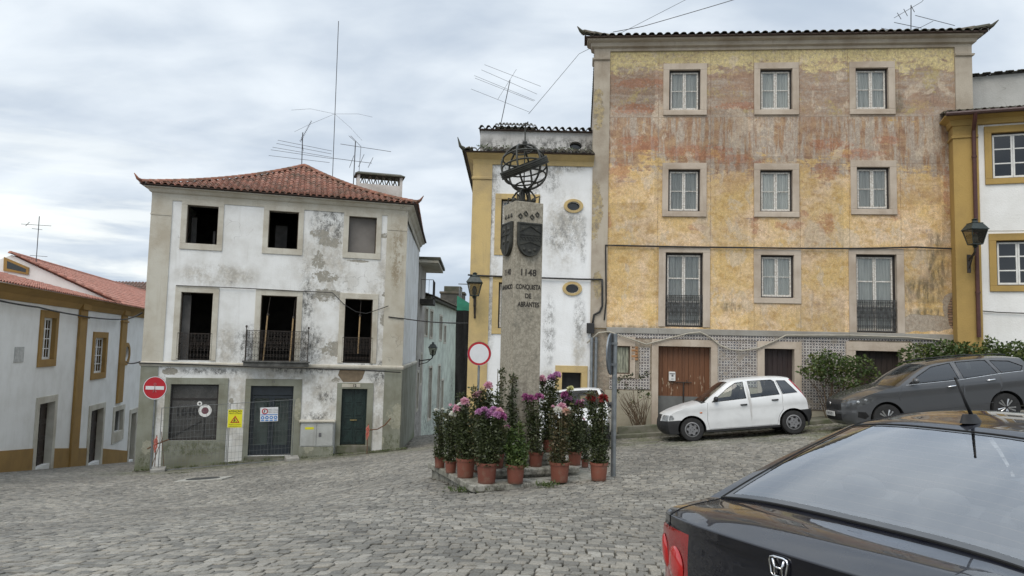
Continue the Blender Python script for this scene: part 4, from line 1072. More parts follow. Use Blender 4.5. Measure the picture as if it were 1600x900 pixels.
k = MB(); k.box(u-.075, u+.075, .094, .0995, z+.06, z+.085); k.box(u-.02, u+.035, .094, .0995, z-.01, z+.045); k.box(u-.03, u+.04, .094, .0995, z-.085, z-.07); k.build('mail_slot', M_vgrey, mbx)
plank_door(dr[1], simple('dark_maroon_door', (.045, .028, .026), .6, var=.4, scale=3, stretch=(9, 1, .5)), planks=6, label='narrow dark maroon plank door')
plank_door(dr[2], simple('brown_black_door', (.045, .032, .026), .7, var=.5, scale=3, stretch=(9, 1, .5)), planks=8, label='wide dark brown plank door behind the bushes')
# roof
ovy = .36
ty = MB(); YD = 11.0
P = plane_P((-ovy, -ovy, YE+.03), (1, 0, 0), (0, math.cos(R(17)), math.sin(R(17))))
tiles(ty, P, [(0, 0), (YW+2*ovy, 0), (YW/2+ovy+1.2, 4.6), (YW/2+ovy-1.2, 4.6)], wt=.235)
P = plane_P((YW+ovy, -ovy, YE+.03), (0, 1, 0), (-math.cos(R(17)), 0, math.sin(R(17)))); tiles(ty, P, [(0, 0), (YD, 0), (YD/2, 6)], wt=.235)
P = plane_P((.0, YD, YE+.03), (0, -1, 0), (math.cos(R(17)), 0, math.sin(R(17)))); tiles(ty, P, [(0, 0), (YD, 0), (YD/2, 6)], wt=.235)
YR = ty.build('roof', M_tiled, Y, fixn=False, smooth=True, angle=40)
s_ = MB(); s_.slab([(-ovy, -ovy), (YW+ovy, -ovy), (YW+ovy, YD), (0, YD), (0, .3), (-ovy, .3)], YE+.005, YE+.04); s_.build('roof_boarding', M_under, YR)
s_ = MB(); zr = YE+.04+YW/2*math.tan(R(16)); s_.add([(-.05, -ovy, YE+.05), (YW+ovy, -ovy, YE+.05), (YW+ovy, YD, YE+.05), (-.0, YD, YE+.05), (YW/2, YD/2, YE+1.6)], [(0, 1, 4), (1, 2, 4), (2, 3, 4), (3, 0, 4)]); s_.build('roof_core', M_tiled, YR)
rm = MB(); ridge(rm, [(YW+ovy, -ovy, YE+.12), (YW/2+1, YD/2-.3, YE+1.5)], .11, .4); ridge(rm, [(-ovy, -ovy, YE+.12), (-ovy+1.2, -ovy+1.2, YE+.42), (YW/2-1, YD/2-.3, YE+1.5)], .11, .4)
rm.tube([(YW+ovy, -ovy, YE+.12), (YW+ovy+.08, -ovy-.08, YE+.15), (YW+ovy+.20, -ovy-.16, YE+.27)], [.08, .05, .012], 6); rm.tube([(-ovy, -ovy, YE+.12), (-ovy-.12, -ovy-.1, YE+.16), (-ovy-.22, -ovy-.18, YE+.26)], [.08, .05, .012], 6)
rm.build('ridge_tiles', M_tiled, YR, smooth=True)
# facade cables
cable('facade_cable', 'black cable running level across the yellow facade above its lowest windows', [FP(F_yel, x, y, -.075) for x, y in ((944, 500), (947, 470), (946, 383), (1040, 385), (1180, 387), (1260, 388), (1345, 388), (1430, 386), (1497, 389))], .024, M_pvc, .006, F_yel, n=6)
cable('facade_cable', 'thick black cable dropping down the left edge of the yellow house to the meter box', [FP(F_yel, x, y, -.09) for x, y in ((941, 436), (941, 478), (937, 487), (928, 492), (926, 505))], .03, M_pvc, 0, F_yel, n=3)
cable('facade_cable', 'pale cream cable looping in waves over the patterned tiles', [FP(F_yel, x, y, -.10) for x, y in ((917, 536), (935, 520), (951, 518), (975, 526), (1010, 538), (1040, 530), (1075, 521), (1094, 519), (1110, 527), (1124, 539), (1140, 546), (1160, 548), (1185, 544), (1210, 533), (1228, 524), (1250, 524), (1330, 524), (1420, 527), (1500, 534), (1530, 536))], .022, M_cream, 0, F_yel, n=4)
k = MB(); r = F_yel.rect(916.5, 505, 928.5, 521); k.box(r[0], r[1], -.18, -.055, r[2], r[3]); o = k.build('meter_box', M_pvc, None, bevel=.015, loc=F_yel.o, rot=(0, 0, F_yel.yaw)); props(o, 'small black electrical box mounted at the left edge of the yellow house', 'meter box')
for i, (px, lab) in enumerate(((924.5, 'left one of two grey pipes climbing the left edge of the yellow house'), (931.5, 'right one of two grey pipes climbing the left edge of the yellow house'))):
    k = MB(); u, z = F_yel.uz(px, 527); k.tube([(u, -.11, z), (u, -.11, -.6)], .045, 10)
    for zz in (z-.15, z-1.0, z-1.9): k.lathe([(.055, 0), (.055, .04)], 10, u, -.11, zz)
    o = k.build('wall_pipe', M_galv, None, smooth=True, angle=30, loc=F_yel.o, rot=(0, 0, F_yel.yaw)); props(o, lab, 'pipe', 'pipes beside the meter box')
# ================================================================ WHITE CORNER HOUSE
C_ = thing('white_corner_house', 'narrow white house with ochre corner pilaster and two oval windows behind the monument', 'house', F_cen.o, 0)
CW = F_cen.loc(F_yel.wor(0, 0, 0)).x-.02
CE = F_cen.uz(820, 243)[1]
wA = F_cen.rect(782, 311, 834, 391); wB = F_cen.rect(778, 441, 832, 514); gr = F_cen.rect(877, 581.5, 908.5, 640); sm = F_cen.rect(775, 578, 830, 610)
ov_ = [F_cen.uz(896, 322), F_cen.uz(894, 451)]
wall_panel([(0, -2), (CW, -2), (CW, CE), (0, CE)], [rpoly(wA), rpoly(wB), rpoly(gr), epoly(*ov_[0], .19, .13), epoly(*ov_[1], .19, .13)], .4, 'front_wall', M_whitec, C_)
wall_strip(C_, [(0, 9), (0, .41)], -3, CE, M_whitec, 'side_wall'); wall_strip(C_, [(CW, 9.0), (0.3, 9)], -3, CE, M_whitec, 'back_wall')
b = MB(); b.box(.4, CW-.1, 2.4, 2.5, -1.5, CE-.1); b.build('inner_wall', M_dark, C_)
q = MB(); sweep(q, [(0, .9), (0, 0), (.54, 0)], [(0, -2), (.04, -2), (.04, CE-.3), (0, CE-.3)]); q.build('pilaster', M_ochre2, C_)
q = MB(); sweep(q, [(0, .9), (0, 0), (.54, 0)], [(.042, CE-.78), (.075, CE-.76), (.075, CE-.70), (.042, CE-.68)]); q.build('pilaster_moulding', M_ochre2, C_)
q = MB(); sweep(q, [(0, 9), (0, 0), (CW, 0)], [(0, CE-.30), (.045, CE-.30), (.06, CE-.16), (.16, CE-.08), (.24, CE-.02), (.24, CE), (0, CE)]); q.build('cornice', M_ochre2, C_)
for r in (wA, wB):
    surround(C_, (r[0]-.17, r[1]+.17, r[2]-.16, r[3]+.15), r, M_ochre2); casement(C_, r, M_frame, M_peel, cols=2, rows=2)
surround(C_, (gr[0]-.19, gr[1]+.17, -1, gr[3]+.19), (gr[0], gr[1], -1, gr[3]), M_ochre2, name='door_surround'); b = MB(); b.box(gr[0], gr[1], .3, .32, -1, gr[3]); b.build('door', M_pvc, C_)
for (u, z) in ov_:
    k = MB(); k.lathe([(.19, .0), (.19, -.045), (.29, -.045), (.29, .0)], 32, 0, 0, 0, 'y', cap=False); o = k.build('oval_window_surround', M_ochre2, C_, loc=(u, 0, z)); o.scale = (1, 1, .72)
    k = MB(); k.lathe([(.2, 0), (.2, .02)], 24, 0, 0, 0, 'y'); o = k.build('oval_window', M_pane, C_, loc=(u, .12, z)); o.scale = (1, 1, .72)
# parapet with tile coping, eave tiles, chimney
pz1 = F_cen.uz(840, 206, .5)[1]; pu0 = F_cen.uz(750, 225, .5)[0]
po = F_cen.uz(899.5, 228, .5)
wall_panel([(pu0, CE), (CW, CE), (CW, pz1), (pu0, pz1)], [epoly(po[0], po[1], .19, .14)], .35, 'parapet', M_para, C_, yo=.5)
k = MB(); k.lathe([(.2, 0), (.2, .02)], 24, 0, 0, 0, 'y'); o = k.build('oval_window', M_pane, C_, loc=(po[0], .7, po[1])); o.scale = (1, 1, .75)
tc = MB(); P = plane_P((-.32, -.34, CE+.02), (1, 0, 0), (0, math.cos(R(20)), math.sin(R(20)))); tiles(tc, P, [(0, 0), (CW+.30, 0), (CW+.30, .85), (.55, .85)], wt=.20)
P = plane_P((-.32, 9.0, CE+.02), (0, -1, 0), (math.cos(R(30)), 0, math.sin(R(30)))); tiles(tc, P, [(0, 0), (9.34, 0), (9.2, .28), (0, .34)], wt=.2)
CRf = tc.build('roof', M_tiled, C_, fixn=False, smooth=True, angle=40)
tc = MB(); P = plane_P((pu0-.06, .38, pz1+.02), (1, 0, 0), (0, math.cos(R(14)), math.sin(R(14)))); tiles(tc, P, [(0, 0), (CW-pu0+.06, 0), (CW-pu0+.06, .75), (0, .75)], wt=.205, hgt=.085); tc.build('parapet_coping', M_tiled, C_, fixn=False, smooth=True, angle=40)
s_ = MB(); s_.slab([(-.30, -.32), (CW, -.32), (CW, .495), (-.0, .495), (-.0, 9), (-.30, 9)], CE+.005, CE+.03); s_.build('eave_soffit', M_under, CRf)
s_ = MB(); s_.slab([(pu0-.03, .40), (CW, .40), (CW, 1.1), (pu0-.03, 1.1)], pz1+.003, pz1+.03); s_.slab([(pu0, 1.12), (CW, 1.12), (CW, 9), (pu0, 9)], CE+.1, pz1-.1); s_.build('roof_boarding', M_under, CRf)
s_ = MB(); s_.tube([(-.32, -.34, CE+.07), (-.42, -.42, CE+.13), (-.50, -.48, CE+.38)], [.07, .045, .01], 6); s_.build('eave_finial', M_tiled, CRf)
k = MB(); a = F_cen.loc(at(776, 205, 23.6)); b_ = F_cen.loc(at(835, 205, 23.6)); zt = F_cen.loc(at(800, 192, 23.6)).z; k.box(a.x, b_.x, a.y-.3, a.y+.3, pz1-.2, a.z); k.slab([(a.x-.04, a.y-.36), (b_.x+.04, a.y-.36), (b_.x+.04, a.y+.36), (a.x-.04, a.y+.36)], a.z, a.z+.05)
k.build('chimney', M_tiled, CRf); k = MB(); P = plane_P((a.x-.05, a.y-.36, a.z+.06), (1, 0, 0), (0, .36, zt-a.z-.1)); tiles(k, P, [(0, 0), (b_.x-a.x+.1, 0), (b_.x-a.x-.02, .42), (.10, .42)], wt=.11, hgt=.035, lt=.2); k.build('chimney_tiles', M_tiled, CRf, fixn=False)
cable('facade_cable', 'black cable crossing the white corner house level with its lower oval window', [FP(F_cen, x, y, -.07) for x, y in ((731, 429.5), (757, 431), (842, 434), (900, 436), (918, 436.5))]+[tuple(F_cen.loc(F_yel.wor(*FP(F_yel, 940, 436.5, -.09))))], .026, M_pvc, .003, F_cen, n=5)
# weeds growing in the gutter of the corner house
def leafcloud(name, pts, size, mat, parent=None, up=.3, smooth=False, aspect=.45):
    """many folded leaves at given points (numpy n,3)"""
    n = len(pts); d = RNG.normal(size=(n, 3)); d[:, 2] = d[:, 2]*.6+up; d /= np.linalg.norm(d, axis=1)[:, None]
    s = np.cross(d, RNG.normal(size=(n, 3))); s /= np.linalg.norm(s, axis=1)[:, None]; nn = np.cross(d, s)
    L = (size*RNG.uniform(.6, 1.3, n))[:, None]; Wd = L*aspect
    p = np.asarray(pts)
    V = np.stack([p, p+d*L*.5+s*Wd*.5+nn*L*.08, p+d*L, p+d*L*.5-s*Wd*.5+nn*L*.08], 1)
    F = np.arange(n*4).reshape(n, 4)
    T = np.concatenate([F[:, [0, 1, 2]], F[:, [0, 2, 3]]])
    return npmesh(name, V.reshape(-1, 3), T, mat, parent, fsize=3)
def m_leaf(name, c1, c2, c3, trans=.25):
    mt, t, b = newmat(name); O = t.obj(); ri = t.n('ShaderNodeNewGeometry').outputs['Random Per Island']
    c = t.mix(ri, c1, c2); c = t.mix(t.rng(t.noise(O, 2.5, 4, .6), .5, .7), c, c3)
    t.set(b.inputs['Base Color'], c); b.inputs['Roughness'].default_value = .5
    tr = t.n('ShaderNodeBsdfTranslucent', {'Color': c}).outputs[0]
    mx = t.n('ShaderNodeMixShader', {0: trans, 1: b.outputs[0], 2: tr}).outputs[0]
    t.set(mt.node_tree.nodes['Material Output'].inputs[0], mx)
    return mt
M_weed = m_leaf('weed_leaf', (.06, .10, .025), (.10, .13, .04), (.13, .12, .05))
M_leaf = m_leaf('hydrangea_leaf', (.035, .062, .014), (.085, .13, .03), (.15, .165, .045))
M_leafd = m_leaf('chrysanthemum_leaf', (.024, .034, .012), (.07, .088, .03), (.11, .10, .04))
M_leafy = m_leaf('withering_leaf', (.10, .09, .03), (.17, .12, .045), (.12, .08, .04))
pts = np.c_[RNG.uniform(0, CW, 420), RNG.uniform(-.25, .45, 420), np.full(420, 0.0)]; pts[:, 2] = CE+.08+(pts[:, 1]+.34)*.36+RNG.uniform(-.02, .07, 420)
o = leafcloud('gutter_weeds', pts[RNG.random(420) < .12+.55*(np.sin(pts[:, 0]*3)+np.sin(pts[:, 0]*7.3) > .4)], .075, M_weed); o.location = F_cen.o; props(o, 'weeds and moss growing along the tiled eave of the white corner house', 'weeds', kind='stuff')
# ================================================================ RIGHT HOUSE
Rr = thing('ochre_trimmed_house', 'white house with ochre pilaster and white multi pane windows at the right edge', 'house', F_rig.o, F_rig.yaw)
RW = 6.5; RE = F_rig.uz(1560, 180)[1]
w1 = F_rig.rect(1548.5, 206, 1602, 279); w2 = F_rig.rect(1556, 375, 1606, 447)
w1 = (w1[0], w1[0]+1.08, w1[2], w1[3]); w2 = (w2[0], w2[0]+1.08, w2[2], w2[3])
wall_panel([(0, -2), (RW, -2), (RW, RE), (0, RE)], [rpoly(w1), rpoly(w2)], .4, 'front_wall', M_white, Rr)
wall_strip(Rr, [(0, 2.5), (0, .41)], -2, RE, M_ochre, 'side_wall')
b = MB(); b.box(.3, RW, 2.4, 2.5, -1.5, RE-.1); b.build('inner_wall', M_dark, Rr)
q = MB(); sweep(q, [(0, .6), (0, 0), (.56, 0)], [(0, -2), (.06, -2), (.06, RE-.25), (0, RE-.25)]); q.build('pilaster', M_ochre, Rr)
q = MB(); sweep(q, [(0, .6), (0, 0), (.56, 0)], [(.062, RE-.62), (.10, RE-.6), (.10, RE-.54), (.062, RE-.52)]); q.build('pilaster_moulding', M_ochre, Rr)
q = MB(); sweep(q, [(0, 1.5), (0, 0), (RW, 0)], [(0, RE-.25), (.10, RE-.25), (.14, RE-.1), (.30, RE-.03), (.30, RE), (0, RE)]); q.build('cornice', M_ochre, Rr)
for r in (w1, w2):
    surround(Rr, (r[0]-.16, r[1]+.17, r[2]-.15, r[3]+.18), r, M_ochre, proud=.05)
    casement(Rr, r, M_frame, M_whitewood, cols=2, rows=3, curtain=False, glass=M_glassd, fr=.05, yo=.06)
tr_ = MB(); P = plane_P((-.28, -.42, RE+.02), (1, 0, 0), (0, math.cos(R(16)), math.sin(R(16)))); tiles(tr_, P, [(0, 0), (RW, 0), (RW, 2.6), (.0, 2.6)], wt=.2, hgt=.065)
RRf = tr_.build('roof', M_tiled, Rr, fixn=False, smooth=True, angle=40)
s_ = MB(); s_.slab([(-.28, -.42), (RW, -.42), (RW, 2.1), (-.28, 2.1)], RE+.003, RE+.03); s_.build('roof_boarding', M_frame, RRf)
gz = MB(); gz.tube([(-.30, -.47, RE-.0), (RW, -.47, RE+.0)], .06, 8); gz.build('gutter', simple('maroon_gutter', (.07, .035, .03), .5), RRf)
pb0 = F_rig.uz(1518, 172, 2.1); zt0_ = F_rig.uz(1520, 121, 2.1)[1]
pw = MB(); pw.prism([(-.3, RE+.2), (RW+2, RE+.2), (RW+2, zt0_+.05), (-.3, zt0_)], 2.12, 5); pw.build('upper_wall', plaster('grey_upper_render', (.50, .50, .48), (.36, .36, .34), .6), Rr)
pw = MB(); P = plane_P((-.35, 2.0, zt0_+.02), (1, 0, .006), (0, .97, .2)); tiles(pw, P, [(0, 0), (RW+2, 0), (RW+2, 1), (0, 1)], wt=.3, hgt=.03); pw.build('upper_roof', M_tiled, Rr, fixn=False)
up, zp = F_rig.uz(1524, 300, -.16)
k = MB(); k.tube([(up-.02, -.47, RE-.02), (up-.02, -.40, RE-.18), (up, -.16, RE-.42), (up, -.14, RE-.6), (up, -.14, F_rig.uz(1530, 527, -.14)[1])], .055, 10)
for zz in (RE-1.2, RE-3.2, RE-5.0): k.lathe([(.07, 0), (.07, .05)], 10, up, -.14, zz)
o = k.build('drainpipe', simple('maroon_drainpipe', (.085, .03, .025), .45), Rr, smooth=True, angle=30)
cable('facade_cable', 'dark cable with clamps crossing the white wall low beside the maroon drainpipe', [FP(F_rig, x, y, -.05) for x, y in ((1536, 486), (1560, 488), (1600, 489.5), (1640, 491))], .014, M_pvc, .0, F_rig, n=5)
cable('facade_cable', 'thin cable running from the right lantern over the lower ochre window', [FP(F_rig, x, y, -.12) for x, y in ((1543, 361), (1600, 360.5), (1650, 360))], .012, M_cream, .0, F_rig, n=5)
# ================================================================ LEFT LONG HOUSE (u runs away from the camera, facade seen from the n<0 side)
LH = thing('long_white_house', 'long white house with brown ochre pilasters and salmon tiled roof at the left', 'house', F_oc.o, F_oc.yaw)
# in this frame y>0 is inside the building
LE = (F_oc.uz(30, 448)[1]+F_oc.uz(215, 486)[1])/2
wl1 = F_oc.rect(64.5, 496, 84, 562); wl2 = F_oc.rect(146, 527.5, 163, 583)
dl1 = F_oc.rect(57, 629.5, 81, 727); dl2 = F_oc.rect(139, 640, 158, 722); wl3 = F_oc.rect(178, 641, 191, 674); dl3 = F_oc.rect(202, 646, 210, 718)
ovl = F_oc.uz(197, 553)
u00 = -7.0; u99 = 38
wall_panel([(u00, -6), (u99, -6), (u99, LE), (u00, LE)], [rpoly(r) for r in (wl1, wl2, dl1, dl2, wl3, dl3)]+[epoly(ovl[0], ovl[1], .45, .38)], .4, 'front_wall', M_white, LH)
b = MB(); b.box(u00, u99, 2.2, 2.3, -6, LE-.1); b.build('inner_wall', M_dark, LH)
for r in (wl1, wl2):
    surround(LH, (r[0]-.28, r[1]+.28, r[2]-.26, r[3]+.26), r, M_ochred, proud=.06); casement(LH, r, M_whitewood, M_whitewood, cols=4, rows=4, curtain=False, glass=M_glassd, fr=.05, yo=.10)
for r in (dl1, dl2, dl3):
    surround(LH, (r[0]-.28, r[1]+.28, -6, r[3]+.24), (r[0], r[1], -6, r[3]), M_dstone, proud=.05, name='door_surround')
    d = MB(); d.box(r[0], r[1], .22, .27, -6, r[3])
    for k in range(4):
        for j in range(2):
            zz = r[3]-.1-(k+1)*.62; uu = r[0]+.08+j*(r[1]-r[0]-.1)/2; frame_mb(d, (uu, uu+(r[1]-r[0])/2-.14, zz, zz+.52), (uu+.05, uu+(r[1]-r[0])/2-.19, zz+.05, zz+.47), .19, .219)
    d.build('door', M_wood, LH)
r = wl3; surround(LH, (r[0]-.25, r[1]+.25, r[2]-.5, r[3]+.22), r, M_dstone, proud=.05); k = MB(); k.box(r[0], r[1], .2, .22, r[2], r[3]); k.build('window', M_pane, LH)
k = MB(); k.lathe([(.45, .0), (.45, -.06), (.66, -.06), (.66, .0)], 28, 0, 0, 0, 'y', cap=False); o = k.build('oval_window_surround', M_ochred, LH, loc=(ovl[0], 0, ovl[1])); o.scale = (1, 1, .9)
k = MB(); k.lathe([(.47, 0), (.47, .02)], 24, 0, 0, 0, 'y'); k.build('oval_window', M_pane, LH, loc=(ovl[0], .15, ovl[1]))
def pil(px0, px1, py, zl=-6):
    a = F_oc.uz(px0, py)[0]; b_ = F_oc.uz(px1, py)[0]
    q = MB(); q.box(a, b_, -.10, 0, zl, LE-.42); q.box(a-.08, b_+.08, -.15, -.0, LE-.78, LE-.70); q.box(a-.03, b_+.03, -.2, -.0, LE-.42, LE-.12); q.build('pilaster', M_ochred, LH, bevel=.01)
pil(115, 126.5, 600); pil(185, 193, 560, F_oc.uz(189, 628)[1])
q = MB(); sweep(q, [(u00, 0), (u99, 0)], [(0, LE-.42), (.06, LE-.42), (.12, LE-.30), (.16, LE-.2), (.30, LE-.10), (.42, LE-.02), (.42, LE), (0, LE)]); q.build('cornice', M_ochred, LH)
pl0 = F_oc.uz(0, 706)[1]; pl1 = F_oc.uz(105, 684)[1]
for (a, b_) in ((u00, dl1[0]-.29), (dl1[1]+.29, F_oc.uz(115, 600)[0]-.002), (F_oc.uz(126.5, 600)[0]+.002, dl2[0]-.29), (dl2[1]+.29, dl3[0]-.29), (dl3[1]+.29, u99)):
    q = MB(); zf_ = lambda u: tz(F_oc.wor(u, 0, 0).x, F_oc.wor(u, 0, 0).y)-F_oc.o.z+.78
    q.prism([(a, -6), (b_, -6), (b_, zf_(b_)), (a, zf_(a))], -.035, .0); q.build('plinth', M_ochred, LH)
# gable position
Gp = F_oc.loc((-19.3, 35.6, 0)).x
sl = math.tan(R(13.6)); tl = MB()
P = plane_P((u00, -.52, LE+.03), (1, 0, 0), (0, math.cos(R(13.6)), math.sin(R(13.6)))); tiles(tl, P, [(0, 0), (Gp-u00, 0), (Gp-u00, 5.4), (0, 5.4)], wt=.22, lt=.4)
P = plane_P((Gp-.12, -.52, LE+.03), (1, 0, 0), (0, math.cos(R(24.5)), math.sin(R(24.5)))); tiles(tl, P, [(0, 0), (u99-Gp, 0), (u99-Gp, 5.25), (0, 5.25)], wt=.24, lt=.42)
LR = tl.build('roof', M_tile2, LH, fixn=False, smooth=True, angle=40)
s_ = MB(); s_.box(u00, u99, -.50, .0, LE+.002, LE+.03); s_.build('eave_soffit', M_ochred, LR)
zg = LE+.03+5.25*math.sin(R(24.5)); yg = -.52+5.25*math.cos(R(24.5))
g = MB(); vs = [(-.3, LE), (yg, zg-.03), (2*yg+.3, LE), (2*yg+.3, -5), (-.3+.3, -5)]
g2 = [(Gp, y_, z_) for y_, z_ in [(0.0, LE-.05), (-.45, LE+.02), (yg, zg-.04), (2*yg, LE)]]+[(Gp+.3, y_, z_) for y_, z_ in [(0.0, LE-.05), (-.45, LE+.02), (yg, zg-.04), (2*yg, LE)]]
g.add(g2, [(3, 2, 1, 0), (4, 5, 6, 7), (0, 1, 5, 4), (1, 2, 6, 5), (2, 3, 7, 6)]); LG = g.build('gable_wall', M_white, LH)
gw = [F_oc.loc(at(px, py, 35.3)) for px, py in ((18, 404.5), (53, 420), (52, 431), (17, 425.5))]
g = MB(); g.add([(Gp-.06, p.y, p.z) for p in gw]+[(Gp-.005, p.y, p.z) for p in gw], [(0, 1, 2, 3), (7, 6, 5, 4), (0, 4, 5, 1), (1, 5, 6, 2), (2, 6, 7, 3), (3, 7, 4, 0)]); GW = g.build('gable_window_surround', M_ochred, LH)
gi = [F_oc.loc(at(px, py, 35.3)) for px, py in ((22.5, 410.5), (49, 422.5), (48.5, 427.5), (22, 422))]; cx = sum((p for p in gi), Vector())/4
g = MB(); g.add([(Gp-.065, p.y, p.z) for p in gi], [(0, 1, 2, 3)]); g.build('gable_window', M_pane, GW, fixn=False)
rm = MB(); ridge(rm, [(Gp-.1, yg, zg+.03), (u99, yg, zg+.03)], .11, .42); ridge(rm, [(Gp-.08, -.5, LE+.12), (Gp-.08, yg, zg+.06)], .09, .42); rm.build('ridge_tiles', M_tile2, LR, smooth=True)
s_ = MB(); s_.add([(Gp+.31, yg, zg-.03), (u99, yg, zg-.03), (u99, 2*yg, LE), (Gp+.31, 2*yg, LE)], [(0, 1, 2, 3)]); s_.build('rear_roof_slope', M_tile2, LR)
q = MB(); r = F_oc.rect(22, 542, 36, 566); q.box(r[0], r[1], -.03, .0, r[2], r[3]); q.build('wall_plaque', simple('grey_stone_plaque', (.50, .50, .48), .7, var=.3, scale=8), LH, bevel=.006)
cable('facade_cable', 'black sagging cable under the eave of the long white house at left', [FP(F_oc, x, y, -.2) for x, y in ((0, 470), (60, 480), (118, 492), (160, 498), (190, 499))]+[tuple(F_oc.loc(at(222, 489, 25.6)))], .03, M_pvc, .02, F_oc, n=6)
cable('alley_cable', 'short black cable reaching from the long white house to the gutted house corner', [tuple(F_oc.wor(*FP(F_oc, 198, 566, -.2))), tuple(at(205, 568, 30)), tuple(at(219, 565, 25.1))], .025, M_pvc, .01)
# dark roofed house beyond
DH = thing('far_house', 'far house with dark brown tiled roof showing above the salmon roof', 'house', at(200, 560, 62))
p0, p1 = DH.location.copy(), at(250, 560, 62)
a = at(160, 443, 62)-p0; b_ = at(215, 447, 62)-p0; c_ = at(235, 462, 62)-p0; 
g = MB(); g.slab([(a.x-6, 0), (c_.x+5, 0), (c_.x+5, 9), (a.x-6, 9)], -8, at(200, 485, 62).z-p0.z); g.build('wall', M_white, DH)
g = MB(); ze = at(200, 485, 62).z-p0.z; zr = a.z+.3
P = plane_P((a.x-6.4, -.5, ze), (1, 0, 0), Vector((0, 4.5, zr-ze))); L_ = math.hypot(5, zr-ze)
tiles(g, P, [(0, 0), (c_.x-a.x+12, 0), (c_.x-a.x+7.5, L_), (.5, L_)], wt=.3, lt=.5); 
g.add([(a.x-6, 4.4, zr-.1), (b_.x, 4.4, zr-.1), (b_.x+4, 9, ze), (a.x-6, 9, ze)], [(0, 1, 2, 3)]); g.build('roof', m_tile('dark_brown_tile', [(.10, .055, .045), (.15, .08, .06), (.12, .07, .055)], .4), DH, fixn=False)
# ================================================================ ALLEY HOUSES
def simplehouse(name, label, path, z0, z1, mat, wins, roofmat, ovh=.35, eave=True, th=.3):
    """row house whose visible wall runs along path (world xy); wins: (s along, z, w, h)"""
    a, b_ = Vector(path[0]), Vector(path[1]); F = Frame((a.x, a.y, 0), math.atan2(b_.y-a.y, b_.x-a.x)); L = (b_-a).length
    h = thing(name, label, 'house', (a.x, a.y, 0), F.yaw)
    hs = [rpoly((s-w/2, s+w/2, z, z+hh)) for s, z, w, hh in wins]
    wall_panel([(0, z0), (L, z0), (L, z1), (0, z1)], hs, th, 'side_wall', mat, h)
    for s, z, w, hh in wins:
        surround(h, (s-w/2-.12, s+w/2+.12, z-.1, z+hh+.12), (s-w/2, s+w/2, z, z+hh), M_dstone, proud=.03)
        k = MB(); frame_mb(k, (s-w/2, s+w/2, z, z+hh), (s-w/2+.06, s+w/2-.06, z+.06, z+hh-.06), .08, .13); k.box(s-.02, s+.02, .085, .125, z+.06, z+hh-.06); wq = k.build('window', M_peel, h)
        k = MB(); k.box(s-w/2, s+w/2, .14, .15, z, z+hh); k.build('pane', M_pane, wq)
    return h, F, L
M_alleyw = plaster('dirty_pale_green_wall', (.60, .66, .58), (.28, .30, .26), .55, dark=[(4, -3, 5, 1.8), (10, -3.5, 6, 2.0), (7, -.5, .8, 1.5), (13, -1.5, 1.5, 2)], dcol=(.10, .105, .095), streak=1)
M_alleyw2 = plaster('dirty_beige_wall', (.44, .42, .38), (.22, .20, .18), .8, dark=[(2, -2.5, 3, 2)], dcol=(.10, .09, .08), streak=1)
def ez(px, py, Yd): return at(px, py, Yd).z
# house 2 with the little balcony
h2, F2, L2 = simplehouse('balcony_house', 'narrow beige alley house with a small iron balcony beyond the gutted house', [(-4.72, 37.65), (-4.95, 42.5)], -6, ez(655, 415, 39), M_alleyw2, [(1.2, ez(648, 640, 38.8), .9, 1.9), (3.2, ez(650, 600, 40.5), .8, 1.6)], M_tiled)
zt = ez(655, 415, 39)
k = MB(); k.slab([(-.3, -.95), (L2+.35, -.95), (L2+.35, 4), (-.3, 4)], zt, zt+.14); h2r = k.build('roof', M_dstone, h2)
k = MB(); k.slab([(-.35, -1.05), (L2+.4, -1.05), (L2+.4, 4), (-.35, 4)], zt+.142, zt+.28); k.build('roof_tiles', M_tiled, h2r)
zb = ez(650, 468, 39); k = MB(); k.box(.6, 2.6, -.7, -.002, zb-.25, zb); bo = k.build('balcony', M_dark, h2)
k = MB()
for y_ in (-.66,):
    k.tube([(.62, y_, zb+1.0), (2.58, y_, zb+1.0)], .02, 4)
    for j in range(12): k.tube([(.62+j*.178, y_, zb), (.62+j*.178, y_, zb+1.0)], .012, 4)
for j in range(4): k.tube([(.62, -.66+j*.2, zb), (.62, -.66+j*.2, zb+1.0)], .012, 4)
k.tube([(.62, -.66, zb+1), (.62, -.04, zb+1)], .02, 4); k.build('railing', M_iron, bo)
# house 3 pale green
def ws(px, py0, py1, F, L):
    u, za = F.uz(px, py1); _, zb_ = F.uz(px, py0); return u, za, zb_
F3 = Frame((-4.95, 42.5, 0), math.atan2(15, .75))
wins = []
for px, y0, y1, wd in ((665, 482, 524, .9), (673, 486, 527, .9), (688, 494, 531, 1.0), (694.5, 509, 535, .9), (670, 575, 655, 1.0), (684, 572, 640, .9), (689, 595, 660, .9)):
    u, za = F3.uz(px, y1); _, zb_ = F3.uz(px, y0); wins.append((u, za, wd*1.1, zb_-za))
zt = ez(663, 466, 42.5)
h3, F3b, L3 = simplehouse('green_alley_house', 'long grimy pale green house curving along the alley behind the balcony house', [(-4.95, 42.5), (-4.2, 57.5)], -8.5, zt, M_alleyw, wins, M_tiled)
k = MB(); k.slab([(-.1, -.35), (L3, -.35), (L3, 4), (-.1, 4)], zt+.001, zt+.12); P = plane_P((0, -.42, zt+.13), (1, 0, 0), (0, .95, .3)); tiles(k, P, [(0, 0), (L3, 0), (L3, 3), (0, 3)], wt=.25); k.build('roof', M_tiled, h3, fixn=False)
k = MB(); k.box(L3, L3+.3, -3.2, 0, -9, zt-.2); k.build('end_wall', M_alleyw, h3)
